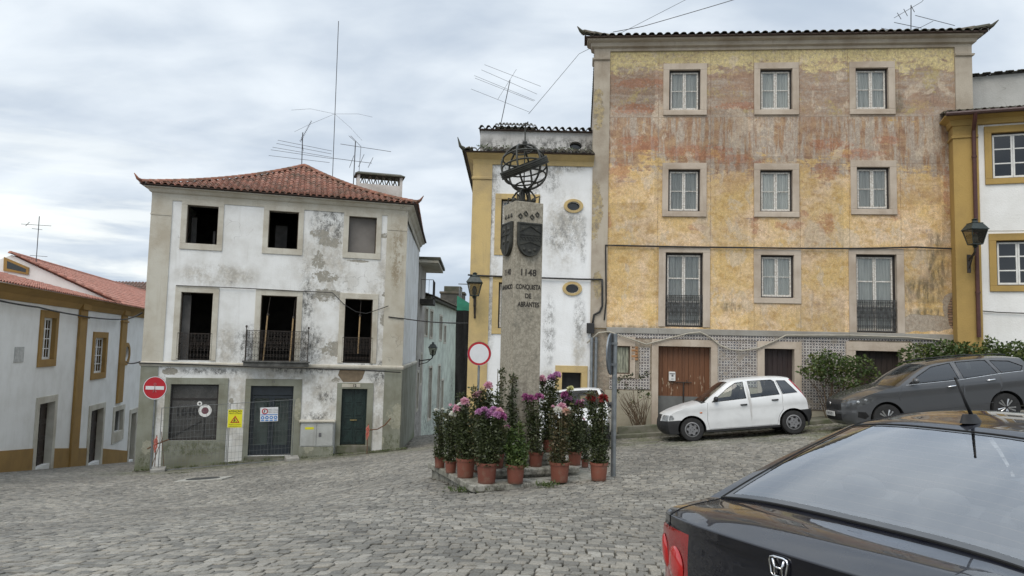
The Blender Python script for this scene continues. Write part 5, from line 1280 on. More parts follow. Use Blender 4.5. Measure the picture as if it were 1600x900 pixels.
# stone tower
p0 = at(685, 560, 70); p1 = at(722, 560, 70); zt = ez(700, 459, 70)
T = thing('stone_tower', 'squat dark rubble stone tower rising behind the alley houses', 'tower', (p0.x, 70, p0.z))
M_rub = plaster('dark_rubble_stone', (.10, .095, .082), (.05, .048, .042), .9, crack=False, patches=[(1, 2, 4, 4)], pcol=(.10, .095, .085), pcol2=(.26, .25, .23))
k = MB(); W_ = p1.x-p0.x; hh = zt-p0.z; k.slab([(0, 0), (W_, 0), (W_, W_), (0, W_)], -6, hh); k.build('tower_wall', M_rub, T)
k = MB(); k.slab([(-.1, -.1), (W_+.1, -.1), (W_+.1, W_+.1), (-.1, W_+.1)], hh+.001, hh+.22); k.slab([(.3, .2), (W_-.3, .2), (W_-.3, W_-.2), (.3, W_-.2)], hh+.22, hh+.75); k.build('tower_top', M_tiled, T, bevel=.05)
# building wrapped in dark netting
NB = thing('netted_scaffold', 'tall scaffold wrapped in black netting with a green strip at the alley mouth', 'scaffold', at(712, 700, 27.5))
xo = NB.location
Lx = at(712, 560, 27.5).x-xo.x; zt = ez(720, 485, 27.5)-xo.z
M_net = simple('black_debris_net', (.012, .013, .013), .95, var=.3, scale=6, bump=.3)
k = MB(); N = 16; vs = []
for i in range(N+1):
    for j in range(12): vs.append((Lx+.10*math.sin(i*1.3+j*.5)*.3+1.4*i/N, .12*math.sin(i*1.9+j), -1+(zt+1)*j/11))
k.add(vs, [(i*12+j, (i+1)*12+j, (i+1)*12+j+1, i*12+j+1) for i in range(N) for j in range(11)]); k.build('netting', M_net, NB, smooth=True)
k = MB()
for i in range(3): 
    for yy in (.2, 1.2): k.tube([(Lx+.05+i*.6, yy, -1), (Lx+.05+i*.6, yy, zt+.9)], .025, 6)
k.tube([(Lx, .2, zt+1.0), (Lx+1.3, .2, zt+1.0)], .02, 6); k.build('scaffold_pole', M_galv, NB)
k = MB(); k.add([(Lx-.02, .05, zt), (Lx+1.2, .05, zt), (Lx+.5, .05, zt+.25), (Lx-.02, .05, zt+.55), ], [(0, 1, 2, 3)]); k.build('green_tarpaulin', simple('green_tarp', (.03, .22, .14), .7), NB)
# ================================================================ MONUMENT
def plane_at(px, py, z):
    d = ray(px, py); k = (z-EYE)/d.z; return Vector((d.x*k, d.y*k, z))
Z1 = at(738, 758, 11.5).z; Z2 = at(870, 731, 12.45).z; Z3 = at(850, 708, 12.75).z
M_step = plaster('worn_limestone_step', (.33, .32, .28), (.16, .155, .12), .8, crack=False, streak=.5, dark=[(-.5, 0, 2, 1)], dcol=(.08, .075, .06))
M_pillar = None
def m_pillar():
    mt, t, b = newmat('speckled_limestone'); O = t.obj()
    c = t.mix(t.rng(t.noise(O, 26, 6, .7), .38, .62), (.24, .215, .165), (.38, .345, .275))
    c = t.mix(t.math('MULTIPLY', t.rng(t.noise(O, 70, 4, .7), .58, .66), .6), c, (.10, .095, .085))
    c = t.mix(t.math('MULTIPLY', t.rng(t.noise(t.scale(O, (7, 7, .5)), 1.5, 6, .65), .50, .70), .55), c, (.15, .13, .10))
    c = t.mix(t.math('MULTIPLY', t.rng(t.noise(O, 2.2, 6, .7), .55, .68), .5), c, (.10, .095, .075))
    t.set(b.inputs['Base Color'], c); b.inputs['Roughness'].default_value = .85
    t.set(b.inputs['Normal'], t.bump(t.noise(O, 60, 7, .7), .4, .01)); return mt
M_pillar = m_pillar()
M_bronze = simple('dark_patinated_bronze', (.030, .030, .026), .55, .35, var=.4, scale=9, col2=(.055, .055, .045), bump=.15)
MZ = tz(MON_C[0], MON_C[1])
MO = thing('stone_monument', 'square limestone pillar on stepped slabs topped by a dark bronze armillary sphere', 'monument', (MON_C[0], MON_C[1], 0), MON_A)
def sq(h, j=.0): return [(-h, -h), (h, -h), (h, h), (-h, h)]
def overh(mb, h, z0, z1, lip=.05, th=.11): mb.slab(sq(h-lip), z0, z1-th); mb.slab(sq(h), z1-th, z1)
k = MB(); overh(k, 1.20, Z1-.9, Z1, .06, .10); k.build('step', M_step, MO, bevel=.015)
k = MB(); k.slab([(-.72, -.74), (.80, -.74), (.80, .72), (-.72, .72)], Z1+.001, Z2-.10); k.slab([(-.77, -.79), (.85, -.79), (.85, .77), (-.77, .77)], Z2-.10, Z2); k.build('step', M_step, MO, bevel=.02)
k = MB(); overh(k, .52, Z2+.001, Z3, .04, .10); k.build('step', M_step, MO, bevel=.02)
PX0 = at(815, 700, 12.7); pcx, pcy = PX0.x-.06, PX0.y+.30
lc = Frame((MON_C[0], MON_C[1], 0), MON_A); pl = lc.loc((pcx, pcy, 0)); pu, pv = pl.x, pl.y
hw = .268; PT = at(820, 318, 12.9).z
k = MB(); k.slab([(pu-hw, pv-hw), (pu+hw, pv-hw), (pu+hw, pv+hw), (pu-hw, pv+hw)], Z3+.001, PT); k.build('pillar', M_pillar, MO, bevel=.012)
M_letter = simple('dark_cut_letters', (.035, .03, .025), .8)
yf = pv-hw
def pz(py): return at(825, py, 12.72).z
text_mesh('1148', .16, M_letter, MO, (pu+.0, yf-.002, pz(426)), depth=.004, bold=.002); text_mesh('CONQUISTA', .118, M_letter, MO, (pu+.01, yf-.002, pz(448.5)), depth=.004, sx=.69, bold=.002)
text_mesh('DE', .115, M_letter, MO, (pu+.01, yf-.002, pz(462.5)), depth=.004, sx=.85, bold=.002); text_mesh('ABRANTES', .12, M_letter, MO, (pu+.02, yf-.002, pz(476)), depth=.004, sx=.69, bold=.002)
LR_ = (math.pi/2, 0, -math.pi/2); xf = pu-hw
text_mesh('1140', .15, M_letter, MO, (xf-.002, pv, pz(426)+.01), rot=LR_, depth=.004, bold=.002); text_mesh('ANUNCIO', .115, M_letter, MO, (xf-.002, pv, pz(448.5)), rot=LR_, depth=.004, sx=.85, bold=.002)
# shields
def shield_pts(w, h, n=10, point=0.0):
    p = [(-w, 0), (w, 0), (w, -h*.55)]
    for i in range(1, n): 
        a = math.pi/2*i/n; p.append((w*math.cos(a)**(1-.0*point)*(1-point*.0), -h*.55-h*.45*math.sin(a)**(1+point)))
    p.append((0, -h)); p += [(-x, z) for x, z in p[3:-1][::-1]]+[(-w, -h*.55)]
    return p
def shield(name, loc, rot, w, h, deco):
    mb = MB(); P = shield_pts(w, h)
    mb.prism(P, -.055, -.001)
    o = mb.build(name, M_bronze, MO, bevel=.012, loc=loc, rot=rot)
    d = MB(); Pi = [(x*.90, -.03+z*.93) for x, z in P]; d.tube([(x, -.058, z) for x, z in Pi], .012, 5, closed=True)
    deco(d); d.build('shield_relief', M_bronze, o)
def deco1(d):
    d.tube([(-.20, -.058, -.17), (0, -.062, -.06), (.20, -.058, -.17)], .014, 5); d.tube([(-.21, -.058, -.40), (0, -.06, -.34), (.21, -.058, -.40)], .012, 5)
    d.tube([(-.21, -.058, -.22), (.21, -.058, -.22)], .008, 5)
    for i in range(7):
        u = -.18+.06*i; d.tube([(u+.024*math.cos(a_), -.06, -.28+.03*math.sin(a_)) for a_ in [k_*math.pi/4 for k_ in range(8)]], .007, 4, closed=True)
    for (u, z) in ((-.12, -.11), (.12, -.11), (-.1, -.47), (.1, -.47), (0, -.50)): d.sphere((u, -.055, z), .035, 8, (1, .5, 1))
def deco2(d):
    d.tube([(0, -.06, -.06), (0, -.06, -.56)], .016, 5); d.tube([(-.19, -.06, -.22), (.19, -.06, -.22)], .016, 5)
    for (u, z) in ((-.1, -.13), (.1, -.13), (-.1, -.34), (.1, -.34)): d.sphere((u, -.055, z), .045, 8, (1, .5, 1))
zs1 = at(828, 348, 12.72).z; hs = zs1-at(828, 404, 12.72).z
shield('bronze_shield', (pu+.0, yf, zs1), (0, 0, 0), .232, hs*.95, deco1)
shield('bronze_shield', (xf, pv, zs1+.02), (0, 0, -math.pi/2), .222, hs*.95, deco2)
d = MB()
for i, u in enumerate((-.17, -.07, .05, .15)):
    z = zs1+.10+(.05 if i in (1, 3) else 0)
    d.tube([(pu+u-.04, yf-.008, z), (pu+u, yf-.012, z+.05), (pu+u+.035, yf-.01, z+.01), (pu+u+.01, yf-.008, z-.035), (pu+u-.02, yf-.008, z-.01)], .012, 5)
d.build('bronze_emblem', M_bronze, MO)
d = MB()
for i, u in enumerate((-.13, .0, .12)): d.tube([(xf-.008, pv+u-.03, zs1+.10), (xf-.012, pv+u, zs1+.16), (xf-.008, pv+u+.03, zs1+.10)], .012, 5)
d.build('bronze_emblem', M_bronze, MO)
# armillary sphere
sc_ = lc.loc(at(820, 262, 13.0)); SR = .415; cz = sc_.z
AR = thing('armillary', None, None); AR.parent = MO; AR.location = (pu, pv, cz)
# keep it as a mesh part instead of an empty
bpy.data.objects.remove(AR)
def circ(mb, R_, off, M_, r, n=40, flat=None):
    pts = [M_@Vector((R_*math.cos(2*math.pi*i/n), R_*math.sin(2*math.pi*i/n), off)) for i in range(n)]
    mb.tube(pts, r, 6, closed=True)
c = Vector((pu, pv, cz)); Tm = Matrix.Translation(c)
yw = Matrix.Rotation(-MON_A, 4, 'Z')     # camera-facing frame
tilt = Tm@yw@Matrix.Rotation(R(-7), 4, 'Y')@Matrix.Rotation(R(-10), 4, 'X')
arm = MB()
for a in (12, 72, 132): circ(arm, SR, 0, tilt@Matrix.Rotation(R(a), 4, 'Z')@Matrix.Rotation(R(90), 4, 'X'), .019)
circ(arm, SR*.96, 0, tilt, .015); circ(arm, SR*.88, SR*.45, tilt, .016); circ(arm, SR*.88, -SR*.45, tilt, .016); circ(arm, SR*.5, SR*.84, tilt, .014); circ(arm, SR*.5, -SR*.84, tilt, .014)
AM = arm.build('armillary_sphere', M_bronze, MO, smooth=True)
bd = MB(); zt_ = Tm@yw@Matrix.Rotation(R(-23), 4, 'Y')@Matrix.Rotation(R(14), 4, 'X')
n = 56; prof = [(.0, -.066), (.02, -.066), (.025, -.042), (.010, -.038), (.022, -.022), (.022, -.006), (.010, .0), (.022, .006), (.022, .026), (.010, .032), (.025, .042), (.02, .066), (.0, .066)]
vs = []
for i in range(n):
    a = 2*math.pi*i/n
    for (o_, z_) in prof: vs.append(zt_@Vector(((SR+.01+o_)*math.cos(a), (SR+.01+o_)*math.sin(a), z_)))
q = len(prof); bd.add(vs, [(i*q+j, ((i+1) % n)*q+j, ((i+1) % n)*q+(j+1) % q, i*q+(j+1) % q) for i in range(n) for j in range(q)])
bd.build('zodiac_band', M_bronze, AM)
ax = MB(); ax.tube([c+Vector((0, 0, -SR)), c+Vector((0, 0, SR))], .012, 6); ax.sphere(c, .03, 8)
ax.lathe([(.0, SR-.02), (.03, SR+.0), (.045, SR+.035), (.03, SR+.07), (.012, SR+.085), (.012, SR+.40), (.0, SR+.41)], 10, c.x, c.y, c.z)
tp = c+Vector((0, 0, SR+.36)); rt = yw.to_3x3(); ax.tube([tp-rt@Vector((.035, 0, .02)), tp+rt@Vector((.05, 0, .06))], .012, 5)
ax.build('axis_finial', M_bronze, AM)
lg = MB(); zb_ = PT
for s1, s2 in ((-1, -1), (1, -1), (1, 1), (-1, 1)):
    q0 = Vector((pu+s1*.05, pv+s2*.05, cz-SR+.01)); q1 = Vector((pu+s1*.10, pv+s2*.10, cz-SR-.03)); q2 = Vector((pu+s1*.15, pv+s2*.15, cz-SR-.12)); q3 = Vector((pu+s1*.15, pv+s2*.15, zb_))
    lg.tube([q0, q1, q2, q3], .018, 6); lg.tube([q2+Vector((0, 0, -.03)), q2+Vector((s1*.06, s2*.06, -.0)), Vector((pu+s1*.21, pv+s2*.21, q2.z-.08)), Vector((pu+s1*.21, pv+s2*.21, zb_))], .013, 5)
lg.tube([(pu, pv, zb_), (pu, pv, cz-SR)], .03, 8); lg.tube([(pu-.09, pv-.09, zb_), (pu-.07, pv-.07, zb_+.2), (pu, pv, cz-SR+.02)], .024, 6); lg.tube([(pu+.09, pv-.09, zb_), (pu+.07, pv-.07, zb_+.2), (pu, pv, cz-SR+.02)], .024, 6)
for (a_, b_) in ((-.22, -.1), (.1, -.22), (.2, .05)): lg.sphere((pu+a_, pv+b_, zb_+.045), .045, 8)
lg.build('sphere_stand', M_bronze, MO, smooth=True, angle=50)
# ================================================================ POTTED CHRYSANTHEMUMS
def m_pot():
    mt, t, b = newmat('terracotta_plastic_pot'); O = t.obj(); rnd = t.n('ShaderNodeObjectInfo').outputs['Random']
    c = t.mix(rnd, (.15, .048, .031), (.21, .072, .045)); x, y, z = t.sep(O)
    c = t.mix(t.math('MULTIPLY', t.rng(t.noise(O, 9, 6, .7), .50, .68), .5), c, (.20, .14, .10))
    c = t.mix(t.math('MULTIPLY', t.rng(t.math('ADD', z, t.math('MULTIPLY', t.noise(O, 12, 5), .12)), .12, .05), .6), c, (.085, .055, .038))
    t.set(b.inputs['Base Color'], c); t.set(b.inputs['Roughness'], t.rng(t.noise(O, 14, 5), .3, .7, .45, .75)); return mt
M_pot = m_pot()
M_soil = simple('potting_soil', (.035, .026, .018), .95, bump=.6, scale=20)
M_stem = simple('chrysanthemum_stem', (.06, .075, .035), .7, col2=(.11, .085, .05))
M_cane = simple('support_cane', (.25, .22, .16), .7)
def m_petal(n, a, b_):
    mt, t, bb = newmat(n); ri = t.n('ShaderNodeNewGeometry').outputs['Random Per Island']; c = t.mix(ri, a, b_)
    t.set(bb.inputs['Base Color'], c); bb.inputs['Roughness'].default_value = .6
    tr = t.n('ShaderNodeBsdfTranslucent', {'Color': c}).outputs[0]
    t.set(mt.node_tree.nodes['Material Output'].inputs[0], t.n('ShaderNodeMixShader', {0: .3, 1: bb.outputs[0], 2: tr}).outputs[0]); return mt
PET = {'mauve': m_petal('mauve_petal', (.42, .16, .36), (.66, .38, .58)), 'pink': m_petal('pink_petal', (.62, .30, .40), (.78, .52, .58)), 'magenta': m_petal('magenta_petal', (.30, .06, .20), (.52, .20, .38)),
       'white': m_petal('white_petal', (.72, .72, .66), (.82, .82, .74)), 'yellow': m_petal('cream_yellow_petal', (.62, .60, .25), (.75, .73, .45)), 'red': m_petal('dark_red_petal', (.20, .02, .02), (.36, .05, .045)), 'peach': m_petal('peach_petal', (.66, .40, .30), (.78, .60, .50))}
HEADM = {}
def head_mesh(colr, big):
    key = (colr, big)
    if key in HEADM: return HEADM[key]
    n = 150 if big else 60; r = .078 if big else .036
    d = RNG.normal(size=(n, 3)); d[:, 2] = np.abs(d[:, 2])*1.0-.35; d /= np.linalg.norm(d, axis=1)[:, None]
    s = np.cross(d, RNG.normal(size=(n, 3))); s /= np.linalg.norm(s, axis=1)[:, None]
    L = (r*RNG.uniform(.75, 1.1, n))[:, None]; w_ = L*.20; p = d*L*.12; dn = np.array([0, 0, -1.0])
    V = np.stack([p, p+d*L*.55+s*w_+dn*0, p+d*L*.95+dn*L*.18, p+d*L*.55-s*w_], 1); F = np.arange(n*4).reshape(n, 4)
    o = npmesh('flower_head', V.reshape(-1, 3), F, PET[colr]); me = o.data; bpy.data.objects.remove(o); HEADM[key] = me; return me
pot_meshes = {}
def pot(px, py, wpx, z, label, heads, lean_leaf=M_leafd, tops=(), dens=.85, height=None, Yd=None, canes=2, hfac=1.0):
    p = plane_at(px, py, z) if z is not None else Vector((at(px, py, Yd).x, Yd, 0))
    if z is None: p.z = tz(p.x, p.y)+.01
    r = wpx/FPX*p.y/2*1.05; h = r*2*.95*hfac
    T_ = thing('potted_chrysanthemum', label, 'potted plant', p, random.uniform(0, 6), 'chrysanthemum pots around the monument')
    mb = MB(); mb.lathe([(r*.78, 0), (r*.80, .01), (r*.93, h*.86), (r*1.0, h*.86), (r*1.02, h), (r*.92, h), (r*.90, h*.85), (0.001, h*.85)], 28, cap=True)
    for k_ in range(6): a_ = k_*math.pi/3; mb.box(r*.79*math.cos(a_)-.012, r*.79*math.cos(a_)+.012, r*.79*math.sin(a_)-.012, r*.79*math.sin(a_)+.012, -.0, .001)
    pt = mb.build('pot', M_pot, T_, smooth=True, angle=35)
    s_ = MB(); s_.lathe([(.001, h*.87), (r*.90, h*.865)], 16, cap=False); s_.build('soil', M_soil, pt)
    inv = Matrix.Rotation(-T_.rotation_euler.z, 3, 'Z')
    tips = []
    for (hx, hy, colr, big) in heads:
        q = at(hx, hy, p.y+random.uniform(-.06, .06)); tips.append((inv@(q-p), colr, big))
    for (hx, hy) in tops: q = at(hx, hy, p.y+random.uniform(-.05, .05)); tips.append((inv@(q-p), None, 0))
    st = MB(); lp = []
    for (q, colr, big) in tips:
        b0 = Vector((random.uniform(-.45, .45)*r, random.uniform(-.45, .45)*r, h*.85)); L = (q-b0).length
        mid = b0.lerp(q, .5)+Vector((random.uniform(-.02, .02), random.uniform(-.02, .02), 0)); P_ = [b0, b0.lerp(mid, .5)+Vector((b0.x*.2, b0.y*.2, 0)), mid, mid.lerp(q, .5), q]
        st.tube(P_, [.007, .006, .006, .005, .004], 5)
        nl = int(L*430*dens)
        for i in range(nl):
            s = random.random()**.9; s = s*.96; k_ = s*4; i0 = min(int(k_), 3); w_ = P_[i0].lerp(P_[i0+1], k_-i0)
            rad = .145*(1-.66*s)*(1.0 if colr or dens > .5 else .6)*min(1, r/.13)+.006
            a_ = random.random()*6.28; rr = rad*math.sqrt(random.random()); lp.append((w_.x+rr*math.cos(a_), w_.y+rr*math.sin(a_), w_.z))
    for i in range(canes):
        a_ = random.random()*6.28; hh = max((t_[0].z for t_ in tips), default=.8)*random.uniform(.8, .97)
        st.tube([(r*.4*math.cos(a_), r*.4*math.sin(a_), h*.8), (r*.45*math.cos(a_), r*.45*math.sin(a_), hh)], .006, 5)
    st.build('stems', M_stem, T_)
    lf = leafcloud('foliage', np.array(lp), .050, lean_leaf, T_, up=.25, aspect=.55)
    for (q, colr, big) in tips:
        if colr:
            o = bpy.data.objects.new('flower_head', head_mesh(colr, big)); COL.objects.link(o); o.parent = T_; o.location = q; o.rotation_euler = (random.uniform(-.4, .4), random.uniform(-.4, .4), random.random()*6); k_ = random.uniform(.9, 1.12); o.scale = (k_, k_, k_)
    return T_
random.seed(11)
pot(687, 730.5, 17, Z1, 'small pot at the left end of the slab with two tiny white flowers', [(681, 640, 'white', 0), (692, 639, 'white', 0), (698, 656, 'white', 0)], tops=[(686, 650), (690, 662)])
pot(704, 738.5, 18, Z1, 'small pot second from the left end with one pink bloom', [(704, 633, 'pink', 0), (699, 641, 'white', 0), (711, 634, 'pink', 0)], tops=[(699, 642), (709, 648), (712, 655)])
pot(727, 745.5, 29, Z1, 'large pot with pink and cream blooms left of the mauve clump', [(713, 639, 'pink', 1), (726, 627, 'pink', 1), (708, 647, 'white', 1), (717, 645, 'yellow', 0), (732, 675, 'yellow', 0), (720, 634, 'white', 1), (731, 634, 'pink', 0)], tops=[(735, 650), (722, 640), (740, 655)])
pot(760, 754.5, 31, Z1, 'largest front pot crowned by a broad clump of mauve blooms', [(749, 644, 'mauve', 1), (764, 648, 'mauve', 1), (772, 641, 'mauve', 1), (785, 650, 'magenta', 1), (777, 648, 'mauve', 1), (757, 641, 'mauve', 1), (780, 643, 'pink', 1)], tops=[(745, 660), (755, 655), (790, 665), (780, 668)], dens=1.25)
pot(805, 754.5, 28, Z1, 'front pot of low fresh green leaves with tiny white flowers', [(807, 688, 'white', 0), (810, 700, 'white', 0), (804, 694, 'white', 0)], tops=[(795, 680), (815, 672), (800, 668), (822, 690), (790, 695), (812, 660)], lean_leaf=M_leaf, dens=1.5)
pot(874, 752.5, 30, Z1, 'front pot right of the pillar with pale pink and peach blooms over browning leaves', [(864, 635, 'pink', 0), (877, 636, 'pink', 1), (884, 643, 'peach', 1), (872, 640, 'white', 1), (890, 638, 'white', 0), (880, 648, 'pink', 0)], tops=[(866, 650), (880, 660)], lean_leaf=m_leaf('half_withered_leaf', (.03, .045, .014), (.11, .08, .035), (.05, .07, .025)))
pot(837, 728.5, 22, Z2, 'pot on the middle step with two dark magenta blooms against the pillar', [(822, 621, 'magenta', 1), (830, 622, 'magenta', 1), (842, 620, 'magenta', 1)], tops=[(838, 640), (828, 640)], canes=3)
pot(898, 726.5, 21, Z2, 'pot at the right end of the middle step with magenta and yellow blooms', [(883, 617, 'magenta', 1), (882, 632, 'magenta', 1), (893, 631, 'yellow', 0), (905, 631, 'magenta', 1), (891, 608, 'yellow', 1), (888, 623, 'mauve', 1), (910, 626, 'pink', 0)], tops=[(910, 640), (898, 625)])
pot(857, 706, 19, Z3, 'tallest plant on the top step with light pink blooms right of the pillar', [(847, 591, 'pink', 1), (862, 590, 'mauve', 1), (870, 586, 'mauve', 1), (848, 597, 'pink', 1)], tops=[(855, 600), (865, 602)])
pot(935.5, 748, 27, None, 'separate pot on the cobbles beside the sign pole with two dark red blooms', [(923, 622, 'red', 1), (943, 622, 'red', 1), (940, 627, 'red', 0)], tops=[(930, 640), (925, 650), (945, 640), (921, 608)], Yd=12.05, dens=1.1)
pot(914, 727, 12, None, 'tiny pot half hidden behind the right end of the middle step', [(912, 655, 'pink', 0)], tops=[(915, 660), (910, 670)], Yd=13.7)
pot(748, 737, 24, Z1, 'pot hidden behind the mauve clump with dusty pink blooms and yellow buds', [(745, 618, 'pink', 1), (763, 602, 'pink', 1), (768, 609, 'yellow', 0), (737, 640, 'yellow', 0), (756, 625, 'pink', 0), (750, 612, 'pink', 0), (760, 616, 'white', 0)], tops=[(752, 604), (770, 615), (740, 600)])
pot(722, 724, 20, Z1, 'pot at the back left corner with flowerless dark leafy stems', [], tops=[(718, 612), (725, 610), (715, 622), (730, 618)], dens=.9)
pot(776, 731, 22, Z2, 'pot left of the pillar with a tall bare brown stalk', [(793, 666, 'magenta', 0), (788, 667, 'pink', 0), (797, 669, 'magenta', 0)], tops=[(786, 570), (778, 610), (783, 625)], dens=.8, lean_leaf=M_leafd)
pot(800, 727, 20, Z2, 'pot in front of the pillar with a second tall flowerless stalk', [], tops=[(802, 580), (796, 615), (806, 640), (812, 655)], dens=.8)
pot(898, 742, 18, None, 'low leafy pot standing behind the right front corner of the steps', [(888, 668, 'pink', 0)], tops=[(890, 650), (902, 655), (908, 662)], Yd=14.2)
# weeds round the slab
for i, (px, py, lab) in enumerate(((718, 762, 'tuft of grass at the left front edge of the monument slab'), (752, 771, 'weed sprouting under the front corner of the monument slab'), (857, 757, 'weed growing from the slab between two front pots'))):
    q = at(px, py, 11.6); q.z = tz(q.x, q.y); n = 90
    pts = np.c_[RNG.normal(0, .10, n), RNG.normal(0, .04, n), RNG.uniform(0, .05, n)]; o = leafcloud('weed_tuft', pts, .08, M_weed, up=1.0, aspect=.22); o.location = q; props(o, lab, 'weed')
# ================================================================ ROAD SIGNS
M_red = simple('sign_red', (.42, .012, .022), .4, var=.12, scale=3); M_signw = simple('sign_white', (.66, .67, .68), .4, var=.08); M_signback = simple('sign_back_grey', (.20, .225, .25), .45, .5, var=.3)
def round_sign(name, label, foot, zc, dia, yaw, face, polemat=M_galv, top=None, polex=0.0, pr=.03):
    s = thing(name, label, 'road sign', foot, yaw); h = zc-foot.z; r = dia/2
    k = MB(); k.tube([(polex, .06, -.1), (polex, .06, (top-foot.z) if top else h+r*.6)], pr, 10); k.build('pole', polemat, s, smooth=True, angle=50)
    k = MB(); k.lathe([(r-.012, -.006), (r, -.012), (r, .012), (r-.012, .010)], 48, 0, 0, 0, 'y'); pl_ = k.build('sign_plate', M_signback, s, loc=(0, 0, h), smooth=True, angle=30)
    face(pl_, r)
    k = MB()
    for zz in (-r*.5, r*.5): k.box(polex-.05, polex+.05, .012, .10, zz-.02, zz+.02)
    k.build('clamp', M_galv, pl_); return s
def face_noentry(p, r):
    k = MB(); disc(k, 0, 0, r*.93, -.0085, 48); k.build('red_disc', M_red, p, fixn=False)
    k = MB(); ring(k, 0, 0, r*.93, r*.985, -.0088, 48); k.build('white_rim', M_signw, p, fixn=False)
    k = MB(); k.box(-r*.76, r*.76, -.0115, -.009, -r*.15, r*.15); k.build('white_bar', M_signw, p)
    k = MB(); k.tube([(-.05, -.013, -.14), (0, -.013, -.02), (.05, -.013, -.14)], .012, 4); k.tube([(0, -.013, -.05), (0, -.013, .09)], .012, 4); k.tube([(.012*math.cos(a_)*3, -.013, .12+.035*math.sin(a_)) for a_ in [i*.785 for i in range(8)]], .008, 4, closed=True); k.build('sticker', simple('faded_sticker', (.38, .2, .2), .6), p)
def face_closed(p, r):
    k = MB(); disc(k, 0, 0, r*.80, -.0085, 48); k.build('white_disc', M_signw, p, fixn=False)
    k = MB(); ring(k, 0, 0, r*.80, r*.97, -.0088, 48); k.build('red_ring', M_red, p, fixn=False)
q = at(234, 736, 24.0); q.z = tz(q.x, q.y)
round_sign('no_entry_sign', 'round red no entry sign with white bar at the left corner of the gutted house', q, at(241, 606, 24).z, .74, R(6), face_noentry, pr=.03)
q = at(745, 690, 18.6); q.z = tz(q.x, q.y)
round_sign('closed_road_sign', 'round white sign with red ring in front of the ochre pilaster', q, at(748, 552.5, 18.6).z, .595, R(3), face_closed)
q = at(952.5, 738, 12.5); q.z = tz(q.x, q.y)
def face_back(p, r):
    k = MB(); disc(k, 0, 0, r*.95, -.0085, 48); k.build('blue_disc', simple('sign_blue_faded', (.30, .40, .50), .4), p, fixn=False)
round_sign('turned_sign', 'blue grey round sign seen edge on atop a pole beside the flower pots', q, at(953, 553, 12.5).z, .70, R(70)+math.pi, face_back, top=at(953, 521, 12.5).z, pr=.042)
# ================================================================ STREET LANTERNS
def lantern(name, label, P, w, bracket, hang=True):
    """P = world position of the lantern's foot; w = width at the shoulder; bracket = list of points from the foot to the wall (local)"""
    L = thing(name, label, 'street lamp', P, 0); h = w*1.35
    r0, r1 = w*.27, w*.47
    k = MB(); z0 = w*.18; z1 = z0+w*.78
    for j in range(4):
        a = math.pi/4+j*math.pi/2; a2 = a+math.pi/2
        p0 = Vector((r0*math.cos(a)*1.35, r0*math.sin(a)*1.35, z0)); p1 = Vector((r1*math.cos(a)*1.3, r1*math.sin(a)*1.3, z1)); k.tube([p0, p1], w*.025, 4)
        q0 = Vector((r0*math.cos(a2)*1.35, r0*math.sin(a2)*1.35, z0)); q1 = Vector((r1*math.cos(a2)*1.3, r1*math.sin(a2)*1.3, z1)); k.tube([p0, q0], w*.03, 4); k.tube([p1, q1], w*.03, 4)
    k.lathe([(w*.04, -w*.02), (w*.14, w*.04), (w*.10, w*.10), (w*.30, z0-w*.0), (w*.30, z0+w*.02)], 8)
    k.build('lantern_frame', M_lampg, L)
    g = MB(); vs = []
    for (rr, zz) in ((r0*1.30, z0+.01), (r1*1.26, z1)):
        for j in range(4): a = math.pi/4+j*math.pi/2; vs.append((rr*math.cos(a), rr*math.sin(a), zz))
    g.add(vs, [(j, (j+1) % 4, 4+(j+1) % 4, 4+j) for j in range(4)]); g.build('lantern_glass', M_lglass, L)
    g = MB(); g.lathe([(w*.03, z0), (w*.12, z0+w*.12), (w*.15, z0+w*.35), (w*.10, z0+w*.55), (w*.02, z0+w*.60)], 12); g.build('bulb', M_bulb, L, smooth=True)
    c = MB(); vs = []
    rings_ = [(w*.68, z1+.0), (w*.70, z1+w*.03), (w*.40, z1+w*.36), (w*.42, z1+w*.40)]
    for (rr, zz) in rings_:
        for j in range(4): a = math.pi/4+j*math.pi/2; vs.append((rr*math.cos(a), rr*math.sin(a), zz))
    fs = [(i*4+j, i*4+(j+1) % 4, i*4+4+(j+1) % 4, i*4+4+j) for i in range(3) for j in range(4)]+[(3, 2, 1, 0), (12, 13, 14, 15)]
    c.add(vs, fs); c.lathe([(w*.20, z1+w*.40), (w*.12, z1+w*.50), (w*.12, z1+w*.56), (w*.17, z1+w*.60), (w*.04, z1+w*.66), (.001, z1+w*.68)], 10); c.build('lantern_cap', M_lampg, L)
    b = MB()
    for pts, rr in bracket: b.tube(pts, rr, 6)
    b.build('bracket', M_iron, L); return L
P = at(741, 466.5, 21.35)
lantern('street_lantern', 'black green lantern on the ochre pilaster of the white corner house', P, .47, [([(0, 0, 0), (0, 0, -.16), (0, .05, -.22), (0, .3, -.24), (0, .60, -.22)], .025), ([(0, .60, -.55), (0, .60, .1)], .03), ([(0, .05, -.22), (0, .2, -.42), (0, .45, -.5), (0, .58, -.48)], .016), ([(0, .62, -.5), (.01, .62, -2.4)], .010)])
P = at(1524, 387, 19.75)
lantern('street_lantern', 'black green lantern above the maroon drainpipe of the right house', P, .49, [([(0, 0, 0), (0, .02, -.1), (.02, .1, -.16), (.10, .35, -.20), (.14, .52, -.28)], .032), ([(.15, .54, -.62), (.15, .54, -.12)], .05), ([(.05, .2, -.2), (.10, .4, -.44), (.14, .52, -.50)], .018)])
P = at(676, 557, 38.5)
